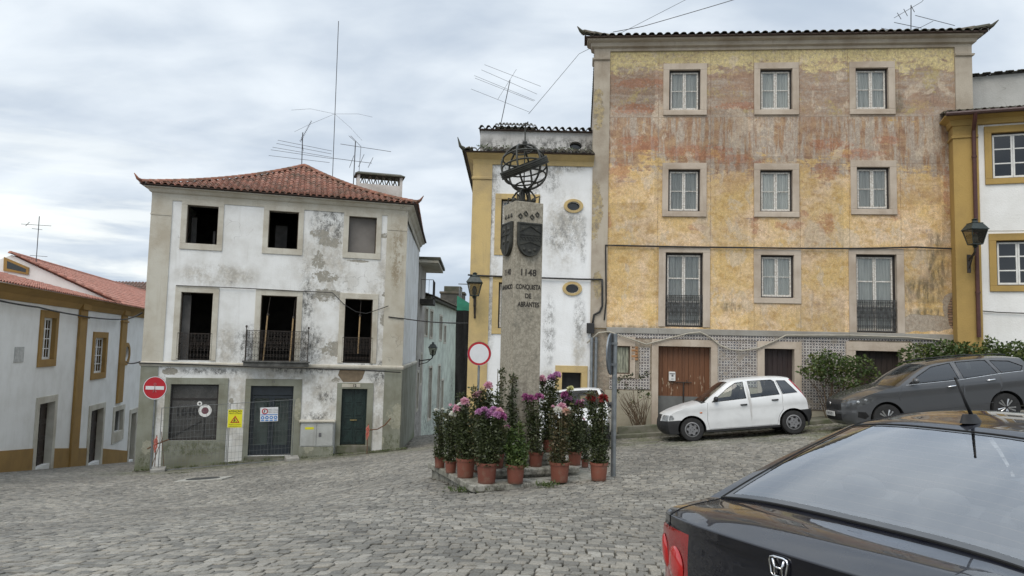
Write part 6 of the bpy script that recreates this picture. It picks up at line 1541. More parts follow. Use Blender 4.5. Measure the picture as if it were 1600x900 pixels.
lantern('street_lantern', 'small lantern on a curled arm deep in the alley', P, .46, [([(0, 0, 0), (-.02, 0, -.08), (-.12, 0, -.16), (-.3, 0, -.18), (-.68, 0, -.24)], .03), ([(-.1, 0, -.16), (-.3, 0, -.32), (-.66, 0, -.42)], .02), ([(-.68, 0, -.15), (-.68, 0, -.55)], .03)])
# ================================================================ CONSTRUCTION FENCE, SIGNS ON IT, CABINET
M_wire = simple('fence_wire', (.20, .21, .21), .5, .5); M_block = simple('concrete_foot', (.34, .33, .30), .85, var=.3, bump=.3)
fy = -.95; fu0 = F_der.uz(247, 735, fy)[0]; fu1 = F_der.uz(456, 716, fy)[0]; fm = (fu0+fu1)/2
def fz(u): p = F_der.wor(u, fy, 0); return tz(p.x, p.y)-F_der.o.z
for i, (a, b_, lab) in enumerate(((fu0, fm-.02, 'left panel of welded wire fence in front of the dark shop window'), (fm+.02, fu1, 'right panel of welded wire fence in front of the glazed shop doors'))):
    o_ = F_der.wor(a, fy, fz(a)+.03); f = thing('wire_fence_panel', lab, 'fence', o_, F_der.yaw, 'wire fence panels before the gutted house'); L = b_-a; dz_ = fz(b_)-fz(a); Hh = 2.0
    k = MB(); k.tube([(0, 0, 0), (0, 0, Hh), (L, 0, Hh+dz_), (L, 0, dz_), (0, 0, 0)], .013, 6); k.build('frame', M_wire, f)
    k = MB(); nv = int(L/.11); nh = 10
    for j in range(1, nv): x = L*j/nv; k.tube([(x, 0, dz_*x/L), (x, 0, Hh+dz_*x/L)], .0035, 4)
    for j in range(1, nh): z = Hh*j/nh; k.tube([(0, 0, z), (L, 0, z+dz_)], .004, 4)
    k.build('wire_mesh', M_wire, f)
for (u, lab) in ((fu0, 'concrete fence foot at the left end by the no entry sign'), (fu1, 'concrete fence foot at the right end by the glazed doors')):
    k = MB(); k.box(-.22, .22, -.32, .32, -.02, .13); o = k.build('fence_foot', M_block, None, bevel=.03, loc=F_der.wor(u, fy, fz(u)), rot=(0, 0, F_der.yaw+.1)); props(o, lab, 'fence foot', 'concrete fence feet')
M_ysign = simple('yellow_sign', (.72, .68, .02), .5, var=.05); M_blk = simple('sign_black', (.02, .02, .02), .5); M_blue = simple('sign_blue', (.03, .20, .55), .5)
u0, u1, z0, z1 = F_der.rect(356, 640, 378.5, 668, fy-.03)
S = thing('warning_sign', 'yellow warning sign with a digging worker triangle on the fence', 'warning sign', F_der.wor((u0+u1)/2, fy-.03, (z0+z1)/2), F_der.yaw); w_, h_ = (u1-u0)/2, (z1-z0)/2
k = MB(); k.box(-w_, w_, -.004, .004, -h_, h_); k.build('sign_board', M_ysign, S)
k = MB(); a = .15; k.prism([(-a, -.14), (a, -.14), (0, .10)], -.0065, -.005); k.build('red_triangle', M_red, S); k = MB(); a = .095; k.prism([(-a, -.115), (a, -.115), (0, .04)], -.009, -.0075); k.build('yellow_triangle', M_ysign, S)
k = MB(); k.sphere((-.005, -.012, .0), .014, 8); k.tube([(-.008, -.012, -.015), (-.03, -.012, -.06), (-.045, -.012, -.105)], .011, 4); k.tube([(-.02, -.012, -.05), (.0, -.012, -.105)], .010, 4); k.tube([(-.01, -.012, -.03), (.03, -.012, -.07)], .008, 4); k.add([(.02, -.012, -.11), (.07, -.012, -.11), (.045, -.012, -.085)], [(0, 1, 2)]); k.build('digging_figure', M_blk, S)
text_mesh('ATENÇÃO', .085, M_blk, S, (0, -.006, h_*.80), depth=.001, bold=.002); text_mesh('PERIGO DE OBRAS', .047, M_blk, S, (0, -.006, h_*.56), depth=.001)
text_mesh('PROIBIDA A ENTRADA', .036, M_blk, S, (0, -.006, -h_*.66), depth=.001); text_mesh('A PESSOAS ESTRANHAS', .036, M_blk, S, (0, -.006, -h_*.86), depth=.001)
u0, u1, z0, z1 = F_der.rect(406.5, 636.5, 434.5, 658.5, fy-.03)
S = thing('safety_notice', 'white safety notice with a red prohibition ring and blue symbols on the fence', 'safety sign', F_der.wor((u0+u1)/2, fy-.03, (z0+z1)/2), F_der.yaw, rot=(0, R(-2), F_der.yaw)); w_, h_ = (u1-u0)/2, (z1-z0)/2
k = MB(); k.box(-w_, w_, -.004, .004, -h_, h_); k.build('sign_board', M_signw, S)
k = MB(); ring(k, -w_*.48, h_*.45, h_*.28, h_*.42, -.006); k.build('red_ring', M_red, S, fixn=False); k = MB(); k.tube([(-w_*.48-.03, -.007, h_*.45-.04), (-w_*.48, -.007, h_*.45+.05)], .018, 4); k.build('hand_symbol', M_blk, S)
k = MB(); k.box(-w_*.95, w_*.95, -.0065, -.005, -h_*.08, h_*.02)
for i in range(4): disc(k, -w_*.72+i*w_*.48, -h_*.45, w_*.20, -.0065, 20); k.box(-w_*.9+i*w_*.48, -w_*.54+i*w_*.48, -.0065, -.005, -h_*.92, -h_*.78)
k.build('blue_symbols', M_blue, S, fixn=False); k = MB()
for i in range(4): disc(k, -w_*.72+i*w_*.48, -h_*.45, w_*.09, -.008, 10); 
k.build('symbol_inset', M_signw, S, fixn=False)
for i in range(3): text_mesh('PROIBIDA A ENTRADA', .038, M_vgrey, S, (w_*.42, -.006, h_*(.70-.22*i)), depth=.001)
# electricity cabinet
r = F_der.rect(469, 660, 520.5, 698, -.36); Cc = thing('electricity_cabinet', 'grey two door electricity cabinet built against the gutted house wall', 'cabinet', F_der.wor(r[0], -.36, 0), F_der.yaw); w_ = r[1]-r[0]
M_cab = plaster('grey_cabinet_paint', (.46, .475, .46), (.26, .26, .24), .7, crack=False, streak=.7)
k = MB(); k.box(0, w_, .002, .355, r[2], r[3]-.0); k.build('body', M_cab, Cc, bevel=.006)
for (a, b_) in ((.02, w_*.48), (w_*.50, w_-.02)): k = MB(); k.box(a, b_, -.018, .0, r[2]+.03, r[3]-.03); k.build('door', M_cab, Cc, bevel=.005)
k = MB(); k.box(-.05, w_+.05, -.06, .357, r[3]+.002, r[3]+.06); k.build('top_slab', M_dstone, Cc, bevel=.012); k = MB(); k.box(-.03, w_+.03, -.01, .357, -1, r[2]-.002); k.build('base', M_dquoin, Cc, bevel=.01)
k = MB(); k.box(w_*.14, w_*.40, -.022, -.0185, r[3]-.24, r[3]-.16); k.build('yellow_label', M_ysign, Cc); k = MB(); k.box(w_*.56, w_*.64, -.026, -.0185, (r[2]+r[3])/2-.08, (r[2]+r[3])/2+.06); k.build('lock', M_vgrey, Cc)
# barrier posts with tape
M_tape = simple('red_white_tape', (.55, .16, .12), .6, var=.0); M_rust = simple('rusty_bar', (.16, .075, .035), .8, var=.4, scale=10)
def barrier(label, px, pyb, pyt, yoff, extra, stick):
    u, z = F_der.uz(px, pyb, yoff); zt = F_der.uz(px, pyt, yoff)[1]; p = F_der.wor(u, yoff, z)
    B = thing('barrier_post', label, 'barrier', p, F_der.yaw); h = zt-z
    k = MB(); k.tube([(0, 0, -.1), (.01, 0, h)], .014, 6)
    for (a, b_, c_) in extra: k.tube([(a, 0, 0), (b_, 0, c_)], .010, 5)
    k.build('post', M_rust, B)
    k = MB(); k.tube(stick, .022, 6); k.build('rail', M_rust, B)
    k = MB()
    for i in range(9): a = i*1.9; k.tube([(0+.03*math.cos(a), -.02, h-.05-.03*i), (.06*math.sin(a*1.3), -.05, h-.12-.03*i), (-.03, -.03, h-.20-.045*i)], .014, 4)
    k.build('tape', M_tape, B); return B
barrier('thin rusty post wrapped in red and white tape beside the green door', 573, 712, 662, -.75, [], [(0, 0, .88), (.35, .1, .9), (.62, .3, 1.02), (.85, .6, 1.22)])
barrier('bent rusty posts with shredded tape in front of the no entry corner', 241, 738, 680, -.7, [(-.15, .18, 1.1), (.3, .14, 1.3)], [(-.25, 0, .75), (.0, 0, .9), (.38, 0, 1.05)])
# manhole
c0 = at(317, 748.5, 21.5); c0.z = tz(c0.x, c0.y); 
c0 = None
for Yt in np.linspace(16, 26, 300):
    q = at(317, 748.5, Yt)
    if q.z-tz(q.x, q.y) < .03: c0 = Vector((q.x, q.y, tz(q.x, q.y))); break
gx = (tz(c0.x+.3, c0.y)-c0.z)/.3; gy = (tz(c0.x, c0.y+.3)-c0.z)/.3
MH = thing('manhole_cover', 'oval dark manhole cover in a pale stone frame sunk in the cobbles', 'manhole cover', c0+Vector((0, 0, .02)), rot=(math.atan(gy), -math.atan(gx), 0))
k = MB(); k.slab([(-.62, -.33), (.62, -.33), (.66, .33), (-.58, .33)], -.1, .018); k.build('stone_frame', simple('pale_stone_frame', (.36, .35, .31), .8, var=.3, bump=.3), MH, bevel=.01)
k = MB(); k.lathe([(.29, .019), (.29, .028), (.25, .029), (.25, .026), (.0, .026)], 32); o = k.build('iron_lid', simple('worn_iron_lid', (.06, .062, .06), .6, .4, var=.3, scale=20), MH); o.scale = (1.5, .95, 1)
# ================================================================ AERIALS
def yagi(mb, c, d, L, n, el, vert=False, r=.008, taper=1.0):
    d = Vector(d).normalized(); c = Vector(c); s = d.cross(Vector((0, 0, 1))).normalized() if not vert else Vector((0, 0, 1))
    mb.tube([c-d*L/2, c+d*L/2], r*1.6, 5)
    for i in range(n): q = c+d*(-L/2+L*i/(n-1)); e = el*(1-(1-taper)*i/(n-1)); mb.tube([q-s*e/2, q+s*e/2], r, 4)
def aerial(label, base, top, parts, r=.02):
    A = thing('roof_aerial', label, 'aerial', base); mb = MB(); mb.tube([(0, 0, -.3), Vector(top)-Vector(base)], r, 6); mb.build('mast', M_alu, A)
    for fn in parts: mb = MB(); fn(mb, Vector(base)); mb.build('antenna_array', M_alu, A)
    return A
Y0 = 31.3; b0 = at(471.5, 262, Y0); t0 = at(473, 207, Y0)
def lines(segs, Yd, r=.010): 
    def f(mb, base):
        for (x0, y0, x1, y1) in segs: mb.tube([at(x0, y0, Yd)-base, at(x1, y1, Yd)-base], r, 4)
    return f
aerial('aerial with five long rods and a comb yagi on the red roof peak', b0, t0, [lines([(434, 219, 519, 236), (432, 224, 518, 240.5), (423, 234, 519, 248), (420, 243, 515, 254), (426, 230, 519, 246), (474, 236, 471, 214)], Y0), lambda mb, base: yagi(mb, at(478, 205, Y0)-base, (at(487, 190, Y0)-at(468, 225, Y0)), 1.0, 14, .30, r=.006, taper=.6)])
b0 = at(519.5, 279, 33); aerial('very tall whip mast with four drooping radials behind the red roof', b0, at(529, 33, 33), [lines([(523, 178, 485, 170), (485, 170, 455, 172), (523, 178, 480, 196), (480, 196, 460, 206), (523, 178, 560, 178), (560, 178, 582, 183), (523, 178, 548, 200), (548, 200, 566, 220)], 33, .006)], r=.016)
b0 = at(552, 290, 33); aerial('crossed aerial on two masts rising beside the pierced chimney', b0, at(555.5, 221, 33), [lines([(560, 281, 564, 229), (548, 212, 564, 229), (532, 225, 611, 237), (519, 247, 581, 255), (546, 262, 553, 243), (560, 261, 569, 241), (575, 262, 583, 246), (545, 212, 556, 222)], 33, .013)], r=.022)
b0 = at(57, 402, 36); aerial('thin aerial standing on the salmon tiled roof at left', b0, at(61.5, 338, 36), [lines([(33, 350, 80, 353), (50, 357, 66, 359), (47, 399, 74, 401), (40, 353, 46, 347)], 36, .014)], r=.02)
b0 = at(780, 193, 23.6); aerial('slanted aerial with long rods on the chimney of the white corner house', b0, at(797, 125, 23.6), [lines([(807, 108, 778, 155), (757, 101, 845, 135), (752, 109, 839, 147), (741, 118, 836, 157), (742, 122, 834, 158), (736, 139, 827, 175)], 23.6, .006)], r=.013)
b0 = at(1423, 49, 23.0); aerial('television aerial on the roof edge of the yellow house', b0, at(1423.5, 8, 23), [lines([(1397, 28, 1440, 3), (1440, 3, 1446, -4), (1397, 35, 1440, 44), (1430, 24, 1492, 40), (1428, 48, 1458, 33), (1377, 44, 1400, 49), (1402, 20, 1408, 30), (1412, 14, 1418, 25), (1423, 8, 1429, 19)], 23, .010)], r=.016)
cable('overhead_wire', 'thin wire climbing from the corner house roof past the yellow house roof', [tuple(at(826, 178, 23.6)), tuple(at(905, 84, 24)), tuple(at(985, 44, 25)), tuple(at(1090, -10, 26))], .008, M_alu, .0)
cable('overhead_wire', 'thicker wire leaving the top of the picture above the yellow house', [tuple(at(958, 50, 24)), tuple(at(1005, 41, 24)), tuple(at(1145, 0, 23)), tuple(at(1220, -30, 23))], .012, M_alu, .01)
# ================================================================ SHRUBS
def shrub(label, F, px, pybase, yoff, clumps, nleaf, size, leafm, stems, name='leafy_shrub', cat='shrub'):
    u, z = F.uz(px, pybase, yoff); p = F.wor(u, yoff, z); p.z = tz(p.x, p.y)+.1
    S = thing(name, label, cat, p, F.yaw); allp = []
    for (cx, cy, rx, ry) in clumps:
        cu, cz_ = F.uz(cx, cy, yoff); c = Vector((cu-u, 0, cz_-(p.z-F.o.z))); rx_ = rx/FPX*p.y; ry_ = ry/FPX*p.y
        n = int(nleaf*1.25*rx*ry/600); d = RNG.normal(size=(n, 3)); d /= np.linalg.norm(d, axis=1)[:, None]; rr = RNG.random(n)[:, None]**.28
        allp.append(np.array(c)+d*rr*np.array([rx_, min(rx_, .45), ry_]))
    k = MB(); 
    for (cx, cy, rx, ry) in clumps:
        for i in range(stems):
            cu, cz_ = F.uz(cx+random.uniform(-rx, rx)*.7, cy+random.uniform(-.3, .8)*ry, yoff); q = Vector((cu-u, random.uniform(-.2, .2), cz_-(p.z-F.o.z)))
            s0 = Vector((random.uniform(-.12, .12), random.uniform(-.08, .08), -.1)); m_ = s0.lerp(q, .5)+Vector((random.uniform(-.1, .1)-(.15*(q.x-s0.x)), 0, .1)); k.tube([s0, s0.lerp(m_, .6), m_, m_.lerp(q, .6), q], [.016, .013, .010, .008, .005], 5)
    k.build('stems', M_twig, S); leafcloud('foliage', np.concatenate(allp), size, leafm, S, up=.15, aspect=.62); return S
M_twig = simple('twig_bark', (.15, .105, .065), .85, var=.4, scale=12)
random.seed(5)
shrub('round leafy hydrangea between the narrow maroon door and the wide dark door', F_yel, 1300, 650, -.75, [(1305, 572, 38, 18), (1275, 580, 26, 15), (1340, 572, 26, 18), (1318, 595, 34, 12), (1288, 560, 24, 12), (1362, 585, 12, 9)], 420, .095, M_leaf, 5)
shrub('dense dark leafy bush spreading behind the grey estate car', F_yel, 1470, 625, -.8, [(1440, 555, 34, 20), (1480, 550, 40, 18), (1515, 555, 35, 20), (1425, 572, 20, 12), (1470, 570, 50, 14)], 420, .10, M_leaf, 5)
shrub('tall leafy bush at the right edge before the white wall', F_rig, 1580, 612, -.9, [(1560, 560, 36, 22), (1590, 555, 34, 22), (1620, 565, 30, 24), (1546, 534, 9, 10), (1580, 580, 50, 16)], 420, .10, M_leaf, 5)
S = shrub('bare branching shrub with a few leaf tufts left of the garage door', F_yel, 1003, 672, -.55, [(985, 612, 28, 5), (1010, 615, 24, 8)], 12, .10, M_leaf, 0)
k = MB(); u, z = F_yel.uz(1003, 672, -.55); base = F_yel.loc(S.location)
for i in range(34):
    tx = random.uniform(966, 1024); ty_ = random.uniform(603, 640); tu, tz_ = F_yel.uz(tx, ty_, -.55); q = Vector((tu-base.x, random.uniform(-.25, .2), tz_-base.z)); s0 = Vector((random.gauss(0, .09), random.uniform(-.05, .05), -.12)); b_ = s0.lerp(q, .45)+Vector((0, 0, .08)); k.tube([s0, b_, b_.lerp(q, .5)+Vector((random.uniform(-.04, .04), 0, 0)), q], [.012, .009, .007, .004], 5)
    q2 = b_.lerp(q, .3); k.tube([q2, q2+Vector((random.uniform(-.2, .2), 0, random.uniform(.12, .3)))], [.006, .003], 4)
k.build('branches', M_twig, S)
pts = []
for (x, y_) in ((966, 597), (972, 590), (984, 588), (1002, 590), (978, 603), (1010, 585), (963, 612), (1012, 618), (1000, 612), (990, 630)):
    tu, tz_ = F_yel.uz(x, y_, -.55); pts.append(np.array([tu-base.x, 0, tz_-base.z])+RNG.normal(0, .045, (22, 3)))
leafcloud('leaf_tufts', np.concatenate(pts), .085, M_leafd, S)
ribbon('bed_edging', [W2(F_yel, .75, -.95), W2(F_yel, 1.95, -.95)], .16, .30, M_kerb, kind='structure')
# moss and grass along the walls
def fringe(name, label, F, u0, u1, y0, y1, n, size):
    us = RNG.uniform(u0, u1, n); ys = RNG.uniform(y0, y1, n); keep = (np.sin(us*5)+np.sin(us*2.3+1)+np.sin(us*11)) > -.4+RNG.normal(0, .5, n); us = us[keep]; ys = ys[keep]
    P = np.array([tuple(F.wor(a, b_, 0)) for a, b_ in zip(us, ys)]); P[:, 2] = terr(P[:, 0], P[:, 1])+.04
    o = leafcloud(name, P, size, M_weed, up=1.0, aspect=.25); return props(o, label, 'grass', kind='stuff')
fringe('grass_fringe', 'short grass and moss growing along the foot of the gutted house', F_der, 0, 8.9, -.45, -.02, 2600, .07)
fringe('grass_fringe', 'sparse grass growing along the kerb below the yellow house', F_yel, .3, 6.5, -1.42, -1.2, 900, .05)
# ================================================================ CARS
def carpaint(name, col, coat=1.0, rough=.35, metal=0.0, dust=.0):
    mt, t, b = newmat(name); O = t.obj()
    c = t.mix(t.math('MULTIPLY', t.rng(t.noise(O, 3.5, 6, .65), .4, .7), .12+dust), col, tuple(x*.5+.06 for x in col))
    t.set(b.inputs['Base Color'], c); t.set(b.inputs['Roughness'], t.rng(t.noise(O, 5, 5), .3, .7, rough, rough+.1)); b.inputs['Metallic'].default_value = metal
    b.inputs['Coat Weight'].default_value = coat; b.inputs['Coat IOR'].default_value = 1.5; b.inputs['Specular IOR Level'].default_value = .2; t.set(b.inputs['Coat Roughness'], t.rng(t.noise(O, 9, 6, .7), .35, .75, .015, .05+dust*.6)); return mt
M_cw = carpaint('white_car_paint', (.66, .67, .67), .6, .4, dust=.10); M_cg = carpaint('grey_metallic_car_paint', (.075, .078, .083), 1, .4, .5); M_cb = carpaint('black_car_paint', (.004, .0045, .009), 1, .25, dust=-.11)
M_plas = simple('black_bumper_plastic', (.022, .022, .023), .6, var=.35, scale=5); M_tyre = simple('tyre_rubber', (.018, .018, .018), .8, var=.3, scale=12); M_cglass = glassmat('car_glass', (.84, .88, .87), .9); M_cglassd = glassmat('tinted_car_glass', (.20, .22, .23), 1.25)
M_hub = simple('grey_hubcap', (.22, .22, .225), .45, .3, var=.2); M_alloy = simple('silver_alloy', (.55, .56, .57), .3, .9, var=.1); M_chrome = simple('chrome', (.75, .75, .76), .12, 1.0, var=.05)
M_tail = simple('red_tail_lens', (.30, .008, .010), .12, var=.3, coat=1); M_tail2 = simple('bright_red_lens', (.50, .012, .012), .1, var=.2, coat=1); M_lens = simple('headlamp_lens', (.42, .44, .45), .08, .3, var=.5, scale=14, coat=1); M_dlens = simple('dark_headlamp', (.16, .17, .18), .10, .5, var=.6, scale=12, coat=1); M_amber = simple('amber_lens', (.55, .16, .04), .2)
M_seat = simple('grey_seat_fabric', (.035, .036, .038), .9, var=.2, scale=6); M_inn = simple('dark_cabin_plastic', (.03, .031, .033), .8); M_plate = simple('number_plate', (.62, .62, .60), .4, var=.05); M_linr = simple('black_liner', (.008, .008, .008), .9)
def lerp(a, b, s): return a+(b-a)*s
def make_car(spec):
    """local axes: x from the front bumper to the rear, y across, z up from the road"""
    L, Wd, Hh = spec['L'], spec['W']/2, spec['H']; belt = spec['belt']; tum = spec['tum']
    fr, rr = spec.get('fr', (.5, .13)), spec.get('rr', (.5, .10))
    def half(x, z):
        w = Wd
        if x < fr[0]: w -= fr[1]*((fr[0]-x)/fr[0])**2.2
        if x > L-rr[0]: w -= rr[1]*((x-L+rr[0])/rr[0])**2.2
        if z > belt: w -= (z-belt)*tum*(1+.25*(z-belt)/.45)
        elif z > belt-.22: w += .012*math.sin((belt-z)/.22*math.pi)-.0
        if z < .45: w -= (.45-z)*.12
        w -= .012*math.exp(-((z-spec.get('crease', .62))/.04)**2)*0
        return w
    C = spec['C']                       # (x, z, dx, dz, part)
    cen = [(c[0], c[1]) for c in C]; edg = [(c[0]+c[2], c[1]+c[3]) for c in C]; pr = [c[4] for c in C]
    # resample for smoothness
    def cr(p0, p1, p2, p3, s): return .5*((2*p1)+(-p0+p2)*s+(2*p0-5*p1+4*p2-p3)*s*s+(-p0+3*p1-3*p2+p3)*s**3)
    sub = spec.get('sub', 4); cc = []; ee = []; pp = []; sharp = set(spec.get('sharp', []))
    n = len(C)
    for i in range(n-1):
        a = i if i in sharp or i == 0 else i-1; d = i+1 if (i+1) in sharp or i+2 >= n else i+2
        for k in range(sub):
            s = k/sub
            cc.append(tuple(cr(cen[a][j], cen[i][j], cen[i+1][j], cen[d][j], s) for j in (0, 1))); ee.append(tuple(cr(edg[a][j], edg[i][j], edg[i+1][j], edg[d][j], s) for j in (0, 1))); pp.append(pr[i])
    cc.append(cen[-1]); ee.append(edg[-1])
    car = thing(spec['name'], spec['label'], spec['cat']); parts = {}
    def P(nm):
        if nm not in parts: parts[nm] = MB(); parts[nm].tag = []
        return parts[nm]
    skey = lambda p, g: (round(p[0], 4), round(p[1], 4), round(p[2], 4), g)
    acc = {}
    gw = spec.get('glass_w', .88)
    ts = sorted(set([round(x, 4) for x in (-1, -.985, -.96, -.92, -gw, -.8, -.7, -.58, -.44, -.3, -.15, 0, .15, .3, .44, .58, .7, .8, gw, .92, .96, .985, 1)]+spec.get('ts', [])))
    pw = spec.get('pw', 3.0)
    def spt(i, t):
        f = abs(t)**pw; w = half(*ee[i]); return (lerp(cc[i][0], ee[i][0], f), w*t, lerp(cc[i][1], ee[i][1], f))
    grid = [[spt(i, t_) for t_ in ts] for i in range(len(cc))]
    for i in range(len(cc)-1):
        for j in range(len(ts)-1):
            tm_ = (ts[j]+ts[j+1])/2; nm = pp[i]
            nm = spec['strip'](nm, tm_, i/sub) if 'strip' in spec else nm
            if nm in ('windshield', 'rear_window') and abs(tm_) > gw: nm = 'body'
            if nm is None: continue
            if nm in ('headlamp', 'tail_lamp'): nm += '|n' if tm_ < 0 else '|f'
            if nm == 'bumper': nm += '|F' if cc[i][0] < L/2 else '|R'
            q4 = [grid[i][j], grid[i+1][j], grid[i+1][j+1], grid[i][j+1]]; g_ = sum(1 for s_ in sharp if s_*sub <= i)
            a_, b_, c_, d_ = [Vector(v) for v in q4]; n_ = (c_-a_).cross(d_-b_)
            if n_.dot((a_+c_)/2-Vector((L*.5, 0, .55))) < 0: n_ = -n_; q4 = q4[::-1]
            for v in q4: acc[skey(v, g_)] = acc.get(skey(v, g_), Vector())+n_
            P(nm).add(q4, [(0, 1, 2, 3)]); P(nm).tag.append(g_)
    # side panels
    ra = spec['wheel']*.5; ar = ra+spec.get('gap', .055); zb = spec.get('sill', .22)
    outline = list(ee)
    def arch(xc, rev):
        a0 = math.asin(max(-1, min(1, (zb-ra)/ar))); pts = []
        for k in range(21):
            a = a0+(math.pi-2*a0)*k/20; pts.append((xc+ar*math.cos(a), ra+ar*math.sin(a)))
        return pts if rev else pts[::-1]
    xf, xr = spec['axles']
    out = outline+[(L-.16, zb)]+arch(xr, True)+arch(xf, True)+[(.16, zb)]
    polys = spec['side']; allp = [out]+[p for _, p in polys]
    V, T = cdt(allp, spec.get('step', .055))
    for sgn in (-1, 1):
        use = {}
        for tr_ in T:
            x = sum(V[i][0] for i in tr_)/3; z = sum(V[i][1] for i in tr_)/3
            if not inpoly(x, z, out): continue
            nm = 'body'
            for (pn, pp_) in polys:
                if inpoly(x, z, pp_): nm = pn
            if nm is None: continue
            key = nm if nm == 'body' else nm+('|F' if x < L/2 else '|R') if nm == 'bumper' else nm+('|n' if sgn < 0 else '|f')
            use.setdefault(key, []).append(tr_)
        for key, tl_ in use.items():
            idx = {}; vs = []; fs = []
            for tr_ in tl_:
                f = []
                for i in tr_:
                    if i not in idx: idx[i] = len(vs); x, z = V[i]; vs.append((x, sgn*half(x, z)*(1.0 if 'window' not in key else .992), z))
                    f.append(idx[i])
                fs.append(tuple(f) if sgn > 0 else tuple(f[::-1]))
            P(key).add(vs, fs); P(key).tag += [-1]*len(fs)
    mats = spec['mats']; objs = {}
    order = sorted(parts, key=lambda k: 0 if k == 'body' else 1)
    for key in order:
        base = key.split('|')[0]; mb = parts[key]
        me = bpy.data.meshes.new(base); F_ = []; NL = []
        for f, tg in zip(mb.f, mb.tag):
            if tg >= 0: F_.append(f); NL += [acc[skey(mb.v[i], tg)].normalized() for i in f]; continue
            sg = 1 if sum(mb.v[i][1] for i in f) > 0 else -1; a_, b_, c_ = [Vector(mb.v[i]) for i in f[:3]]
            if (b_-a_).cross(c_-a_).y*sg < 0: f = f[::-1]
            F_.append(f)
            for i in f:
                x, _, z = mb.v[i]; e = .012; dx_ = (half(x+e, z)-half(x-e, z))/(2*e); dz_ = (half(x, z+e)-half(x, z-e))/(2*e); NL.append(Vector((-dx_, sg, -dz_)).normalized())
        me.from_pydata(mb.v, [], F_); me.polygons.foreach_set('use_smooth', [True]*len(me.polygons)); me.materials.append(mats.get(base, mats['body']))
        me.normals_split_custom_set(NL)
        o = bpy.data.objects.new(base, me); COL.objects.link(o); o.parent = car; objs[key] = o
        if 'glass' not in base and 'window' not in base and base != 'windshield' and base not in ('tail_lamp',):
            pass
    # seams and seals
    for nm, pts, r, mat in spec.get('lines', []):
        for sgn in (-1, 1):
            mb = MB(); pts_ = [(x, sgn*(half(x, z)-.0005), z) for x, z in pts]; mb.tube(pts_, r, 4); mb.build(nm, mat, car)
    # closed inner shell, floor, wheel wells
    k = MB(); k.box(.35, L-.35, -Wd+.14, Wd-.14, zb, zb+.04); k.build('floor', M_linr, car)
    for xc in (xf, xr):
        for sgn in (-1, 1):
            k = MB(); vs = []
            for i in range(17):
                a = math.pi*i/16; 
                for yy in (half(xc, .4)-.012, .42): vs.append((xc+(ar+.004)*math.cos(a), sgn*yy, ra+(ar+.004)*math.sin(a)))
            k.add(vs, [(2*i, 2*i+1, 2*i+3, 2*i+2) for i in range(16)]); k.box(xc-ar, xc+ar, sgn*.40-.01, sgn*.40+.01, zb, ra+ar); k.build('wheel_well', M_linr, car)
            w = MB(); wy = sgn*(half(xc, .4)-.105); R_ = ra
            w.lathe([(R_*.62, -.085), (R_*.80, -.095), (R_*.95, -.088), (R_, -.06), (R_, .06), (R_*.95, .088), (R_*.80, .095), (R_*.62, .085)], 36, 0, 0, 0, 'y')
            wo = thing('wheel', None, None); bpy.data.objects.remove(wo)
            wh = w.build('wheel', M_tyre, car, smooth=True, angle=40, loc=(xc, wy, ra))
            spec['rim'](wh, R_, sgn)
    for fn in spec.get('extra', []): fn(car, half, objs, grid, ts, cc, ee)
    return car
def rim_hub(wh, R_, sgn):
    k = MB(); y = sgn*.080; k.lathe([(.001, y+sgn*.012), (R_*.20, y+sgn*.012), (R_*.52, y+sgn*.004), (R_*.62, y+sgn*.010), (R_*.66, y-sgn*.004)], 32, 0, 0, 0, 'y', cap=False); h = k.build('hubcap', M_hub, wh, smooth=True)
    k = MB()
    for i in range(6):
        a = i*math.pi/3+.3; pts = [(R_*.42*math.cos(a+d_), y+sgn*.0135, R_*.42*math.sin(a+d_)) for d_ in (-.30, -.1, .1, .30)]; k.tube(pts, [.006, .018, .018, .006], 6)
    for i in range(4): a = i*math.pi/2; k.sphere((R_*.17*math.cos(a), y+sgn*.012, R_*.17*math.sin(a)), .011, 6)
    k.build('hubcap_slots', M_linr, h)
def rim_alloy(wh, R_, sgn):
    k = MB(); y = sgn*.070; k.lathe([(R_*.60, y-sgn*.05), (R_*.64, y+sgn*.012), (R_*.68, y+sgn*.008), (R_*.66, y-sgn*.01)], 36, 0, 0, 0, 'y', cap=False)
    for i in range(10):
        a = i*math.pi/5+(.12 if i % 2 else -.12); k.tube([(R_*.1*math.cos(a), y+sgn*.0, R_*.1*math.sin(a)), (R_*.62*math.cos(a+.05), y+sgn*.008, R_*.62*math.sin(a+.05))], [.018, .024], 5)
    k.lathe([(.001, y+sgn*.015), (R_*.14, y+sgn*.01), (R_*.16, y-sgn*.02)], 16, 0, 0, 0, 'y', cap=False); o = k.build('alloy_rim', M_alloy, wh, smooth=True, angle=40)
    k = MB(); k.lathe([(.001, y-sgn*.045), (R_*.62, y-sgn*.045)], 24, 0, 0, 0, 'y', cap=False); k.build('brake', M_linr, o)
